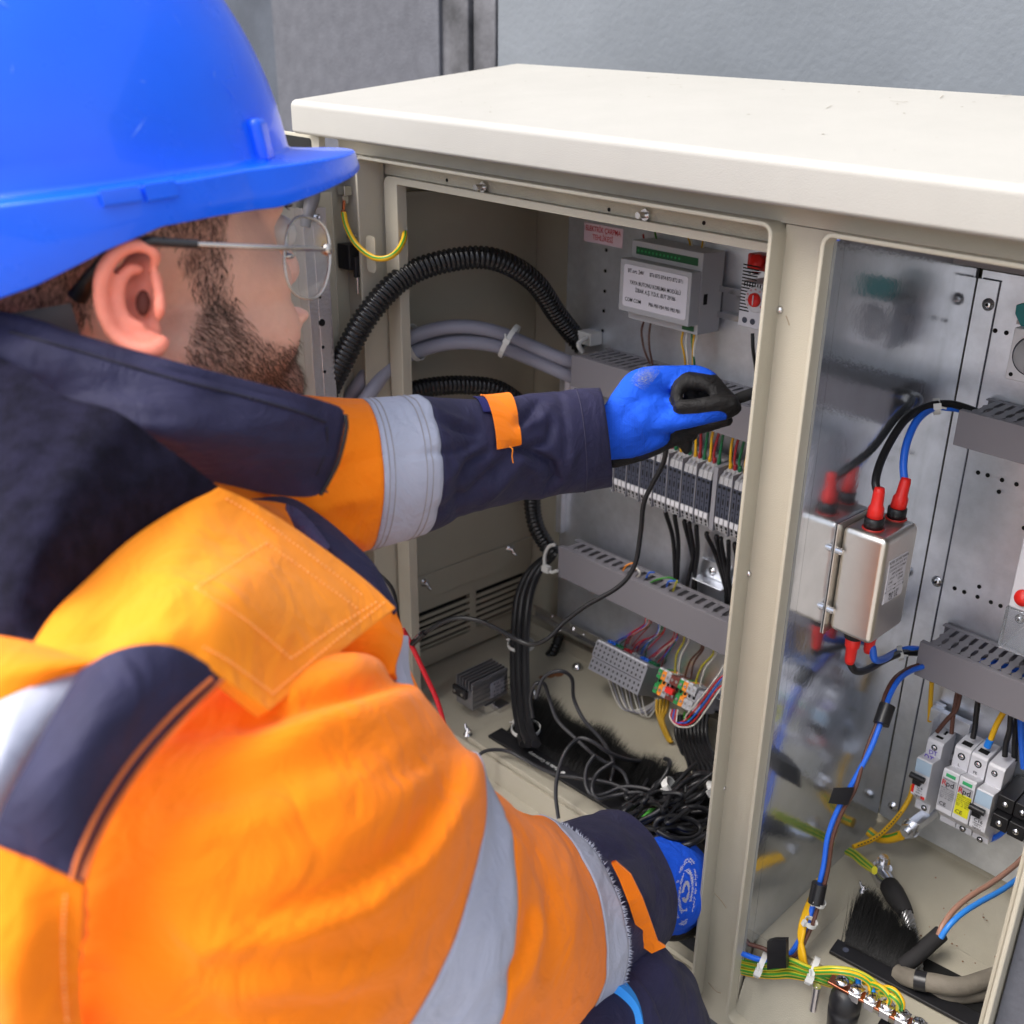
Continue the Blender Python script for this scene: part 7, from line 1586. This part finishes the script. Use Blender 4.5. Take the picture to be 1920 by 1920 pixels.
far_g = [
 [(1110, 800, 1.43, 30, 0), (1150, 790, 1.445, 33, 0), (1200, 728, 1.455, 36, 0), (1245, 712, 1.46, 27, 0), (1285, 708, 1.462, 21, 0)],
 [(1120, 820, 1.435, 36, 0), (1165, 812, 1.45, 44, 0), (1215, 775, 1.46, 46, 0), (1255, 775, 1.465, 32, 0)],
 [(1140, 845, 1.44, 18, 0), (1185, 838, 1.45, 20, 0), (1235, 818, 1.46, 20, 0)],
 [(1215, 795, 1.45, 26, 0), (1262, 789, 1.44, 20, 0), (1305, 783, 1.435, 17, 0), (1345, 773, 1.435, 18, 0), (1366, 767, 1.44, 18, 1), (1376, 764, 1.44, 16, 1)],   # thumb
 [(1275, 762, 1.425, 13, 1), (1310, 760, 1.424, 14, 1), (1345, 756, 1.426, 15, 1), (1370, 757, 1.43, 16, 1)],                                                # coated inside of the thumb
 [(1245, 708, 1.465, 21, 0), (1300, 703, 1.462, 19, 0), (1325, 710, 1.458, 19, 0), (1340, 722, 1.45, 17, 1), (1360, 741, 1.445, 15, 1), (1374, 752, 1.45, 13, 1)],   # index
 [(1290, 716, 1.445, 16, 1), (1318, 718, 1.442, 16, 1), (1338, 730, 1.44, 14, 1), (1350, 742, 1.44, 12, 1)],
 [(1290, 712, 1.448, 14, 1), (1274, 728, 1.438, 13, 1), (1268, 745, 1.437, 12, 1), (1278, 760, 1.44, 10, 1)],                                                 # middle, curled
 [(1300, 716, 1.45, 13, 1), (1292, 735, 1.455, 12, 1), (1300, 752, 1.462, 11, 1)], [(1332, 724, 1.468, 13, 1), (1318, 738, 1.470, 13, 1), (1302, 752, 1.470, 12, 1)],
 [(1150, 865, 1.475, 14, 1), (1200, 850, 1.475, 16, 1), (1250, 828, 1.48, 17, 1), (1300, 806, 1.48, 13, 1), (1340, 795, 1.475, 12, 1), (1364, 788, 1.465, 12, 1)],   # coated palm edge
 [(1270, 815, 1.49, 18, 1), (1285, 830, 1.49, 16, 1), (1287, 842, 1.49, 11, 1)],                                                                          # little finger hanging
 [(1262, 815, 1.50, 16, 1), (1292, 818, 1.505, 14, 1), (1300, 806, 1.505, 12, 1)]]
gF, gV = glove('glove', far_g, .0042, 3, 'left glove, blue knit back and black coated fingers pinching a probe', per)
near_g = [
 [(1165, 1655, 1.53, 80, 0), (1215, 1658, 1.57, 84, 0), (1255, 1660, 1.60, 82, 0), (1275, 1662, 1.63, 72, 0)],
 [(1240, 1602, 1.60, 34, 0), (1275, 1606, 1.63, 32, 0), (1300, 1614, 1.66, 26, 1)], [(1240, 1715, 1.60, 36, 0), (1275, 1712, 1.63, 34, 0), (1295, 1705, 1.66, 26, 1)],
 [(1280, 1640, 1.62, 34, 0), (1300, 1640, 1.68, 22, 1), (1296, 1655, 1.72, 18, 1)], [(1280, 1675, 1.62, 34, 0), (1300, 1675, 1.68, 22, 1), (1296, 1690, 1.72, 18, 1)],
 [(1285, 1610, 1.64, 22, 1), (1295, 1622, 1.70, 18, 1)], [(1285, 1708, 1.64, 22, 1), (1290, 1715, 1.70, 17, 1)],
 [(1250, 1590, 1.65, 22, 1), (1285, 1588, 1.66, 20, 1), (1305, 1592, 1.68, 17, 1)],
 [(1225, 1740, 1.62, 20, 1), (1262, 1745, 1.63, 20, 1), (1295, 1738, 1.64, 20, 1)]]
gN, gV2 = glove('glove', near_g, .006, 3, 'right glove with a speckled grey print on its back', per)
# speckled prints and woven wrist pattern
def surf_pt(V_, px, py):
    c = (R @ V_.T); x = FPX*c[0]/c[2]+CX; y = FPX*c[1]/c[2]+CY; d = (x-px)**2+(y-py)**2; near_ = d < 90
    if not near_.any(): return None
    i = np.where(near_)[0]; j = i[np.argmin(c[2][i])]; return c[2][j]
def dots(name, V_, gen, m, parent, lift=.0012):
    mb = MB()
    for (x, y, r) in gen:
        d = surf_pt(V_, x, y)
        if d is None: continue
        c = toW((x, y, d-lift)); rr_ = r/FPX*d; mb.add([c+CXV*rr_, c+CYV*rr_, c-CXV*rr_, c-CYV*rr_, c+CZV*.001], [(0, 1, 2, 3), (0, 4, 1), (1, 4, 2), (2, 4, 3), (3, 4, 0)])
    return obj(name, mb, m, parent, kind='stuff')
rg = random.Random(12)
def q4(a, b, c, d, u, v): return tuple((1-u)*(1-v)*a[k]+u*(1-v)*b[k]+u*v*c[k]+(1-u)*v*d[k] for k in (0, 1))
gen = []
for _ in range(1500):
    x, y = q4((1180, 716), (1202, 686), (1244, 688), (1210, 732), min(1, max(0, rg.gauss(.5, .26))), min(1, max(0, rg.gauss(.5, .26))))
    gen.append((x, y, rg.uniform(.18, .5)))
dots('speckled_print', gV, gen, dotm, gF)
gen = []
for i in range(34):
    for j in range(34):
        x, y = 1140+i*3.1, 752+j*3.2+(i % 2)*1.6
        if ((x-1135)/82)**2+((y-868)/122)**2 < 1: gen.append((x, y, .62))
dots('knit_holes', gV, gen, mat('deep_blue', (.004, .02, .16), .9), gF, lift=.0008)
gen = []
for _ in range(3000):      # worn oval stamp with wavy lines of print
    a = rg.uniform(0, 6.283); rr2 = rg.choice([1.0, .92, .66, .58, .30, .25]); x = 1286+rr2*19*math.cos(a)+rg.gauss(0, .8); y = 1672+rr2*62*math.sin(a)+rg.gauss(0, 1.1)
    if fbm((x/14, y/14, 0), 1) > -.12: gen.append((x-(y-1672)*.10, y, rg.uniform(.4, .8)))
dots('speckled_print', gV2, gen, mat('silver_print', (.55, .55, .62), .6), gN)
# black probe held by the left glove
mb = MB(); mb.tube([at(1366, 754, Y=1.16), at(1395, 743, Y=1.18), at(1440, 728, Y=1.21)], [.0072, .0085, .0085], 12); obj('probe', mb, blackm, None, 'black probe pinched between the gloved thumb and forefinger', 'probe')
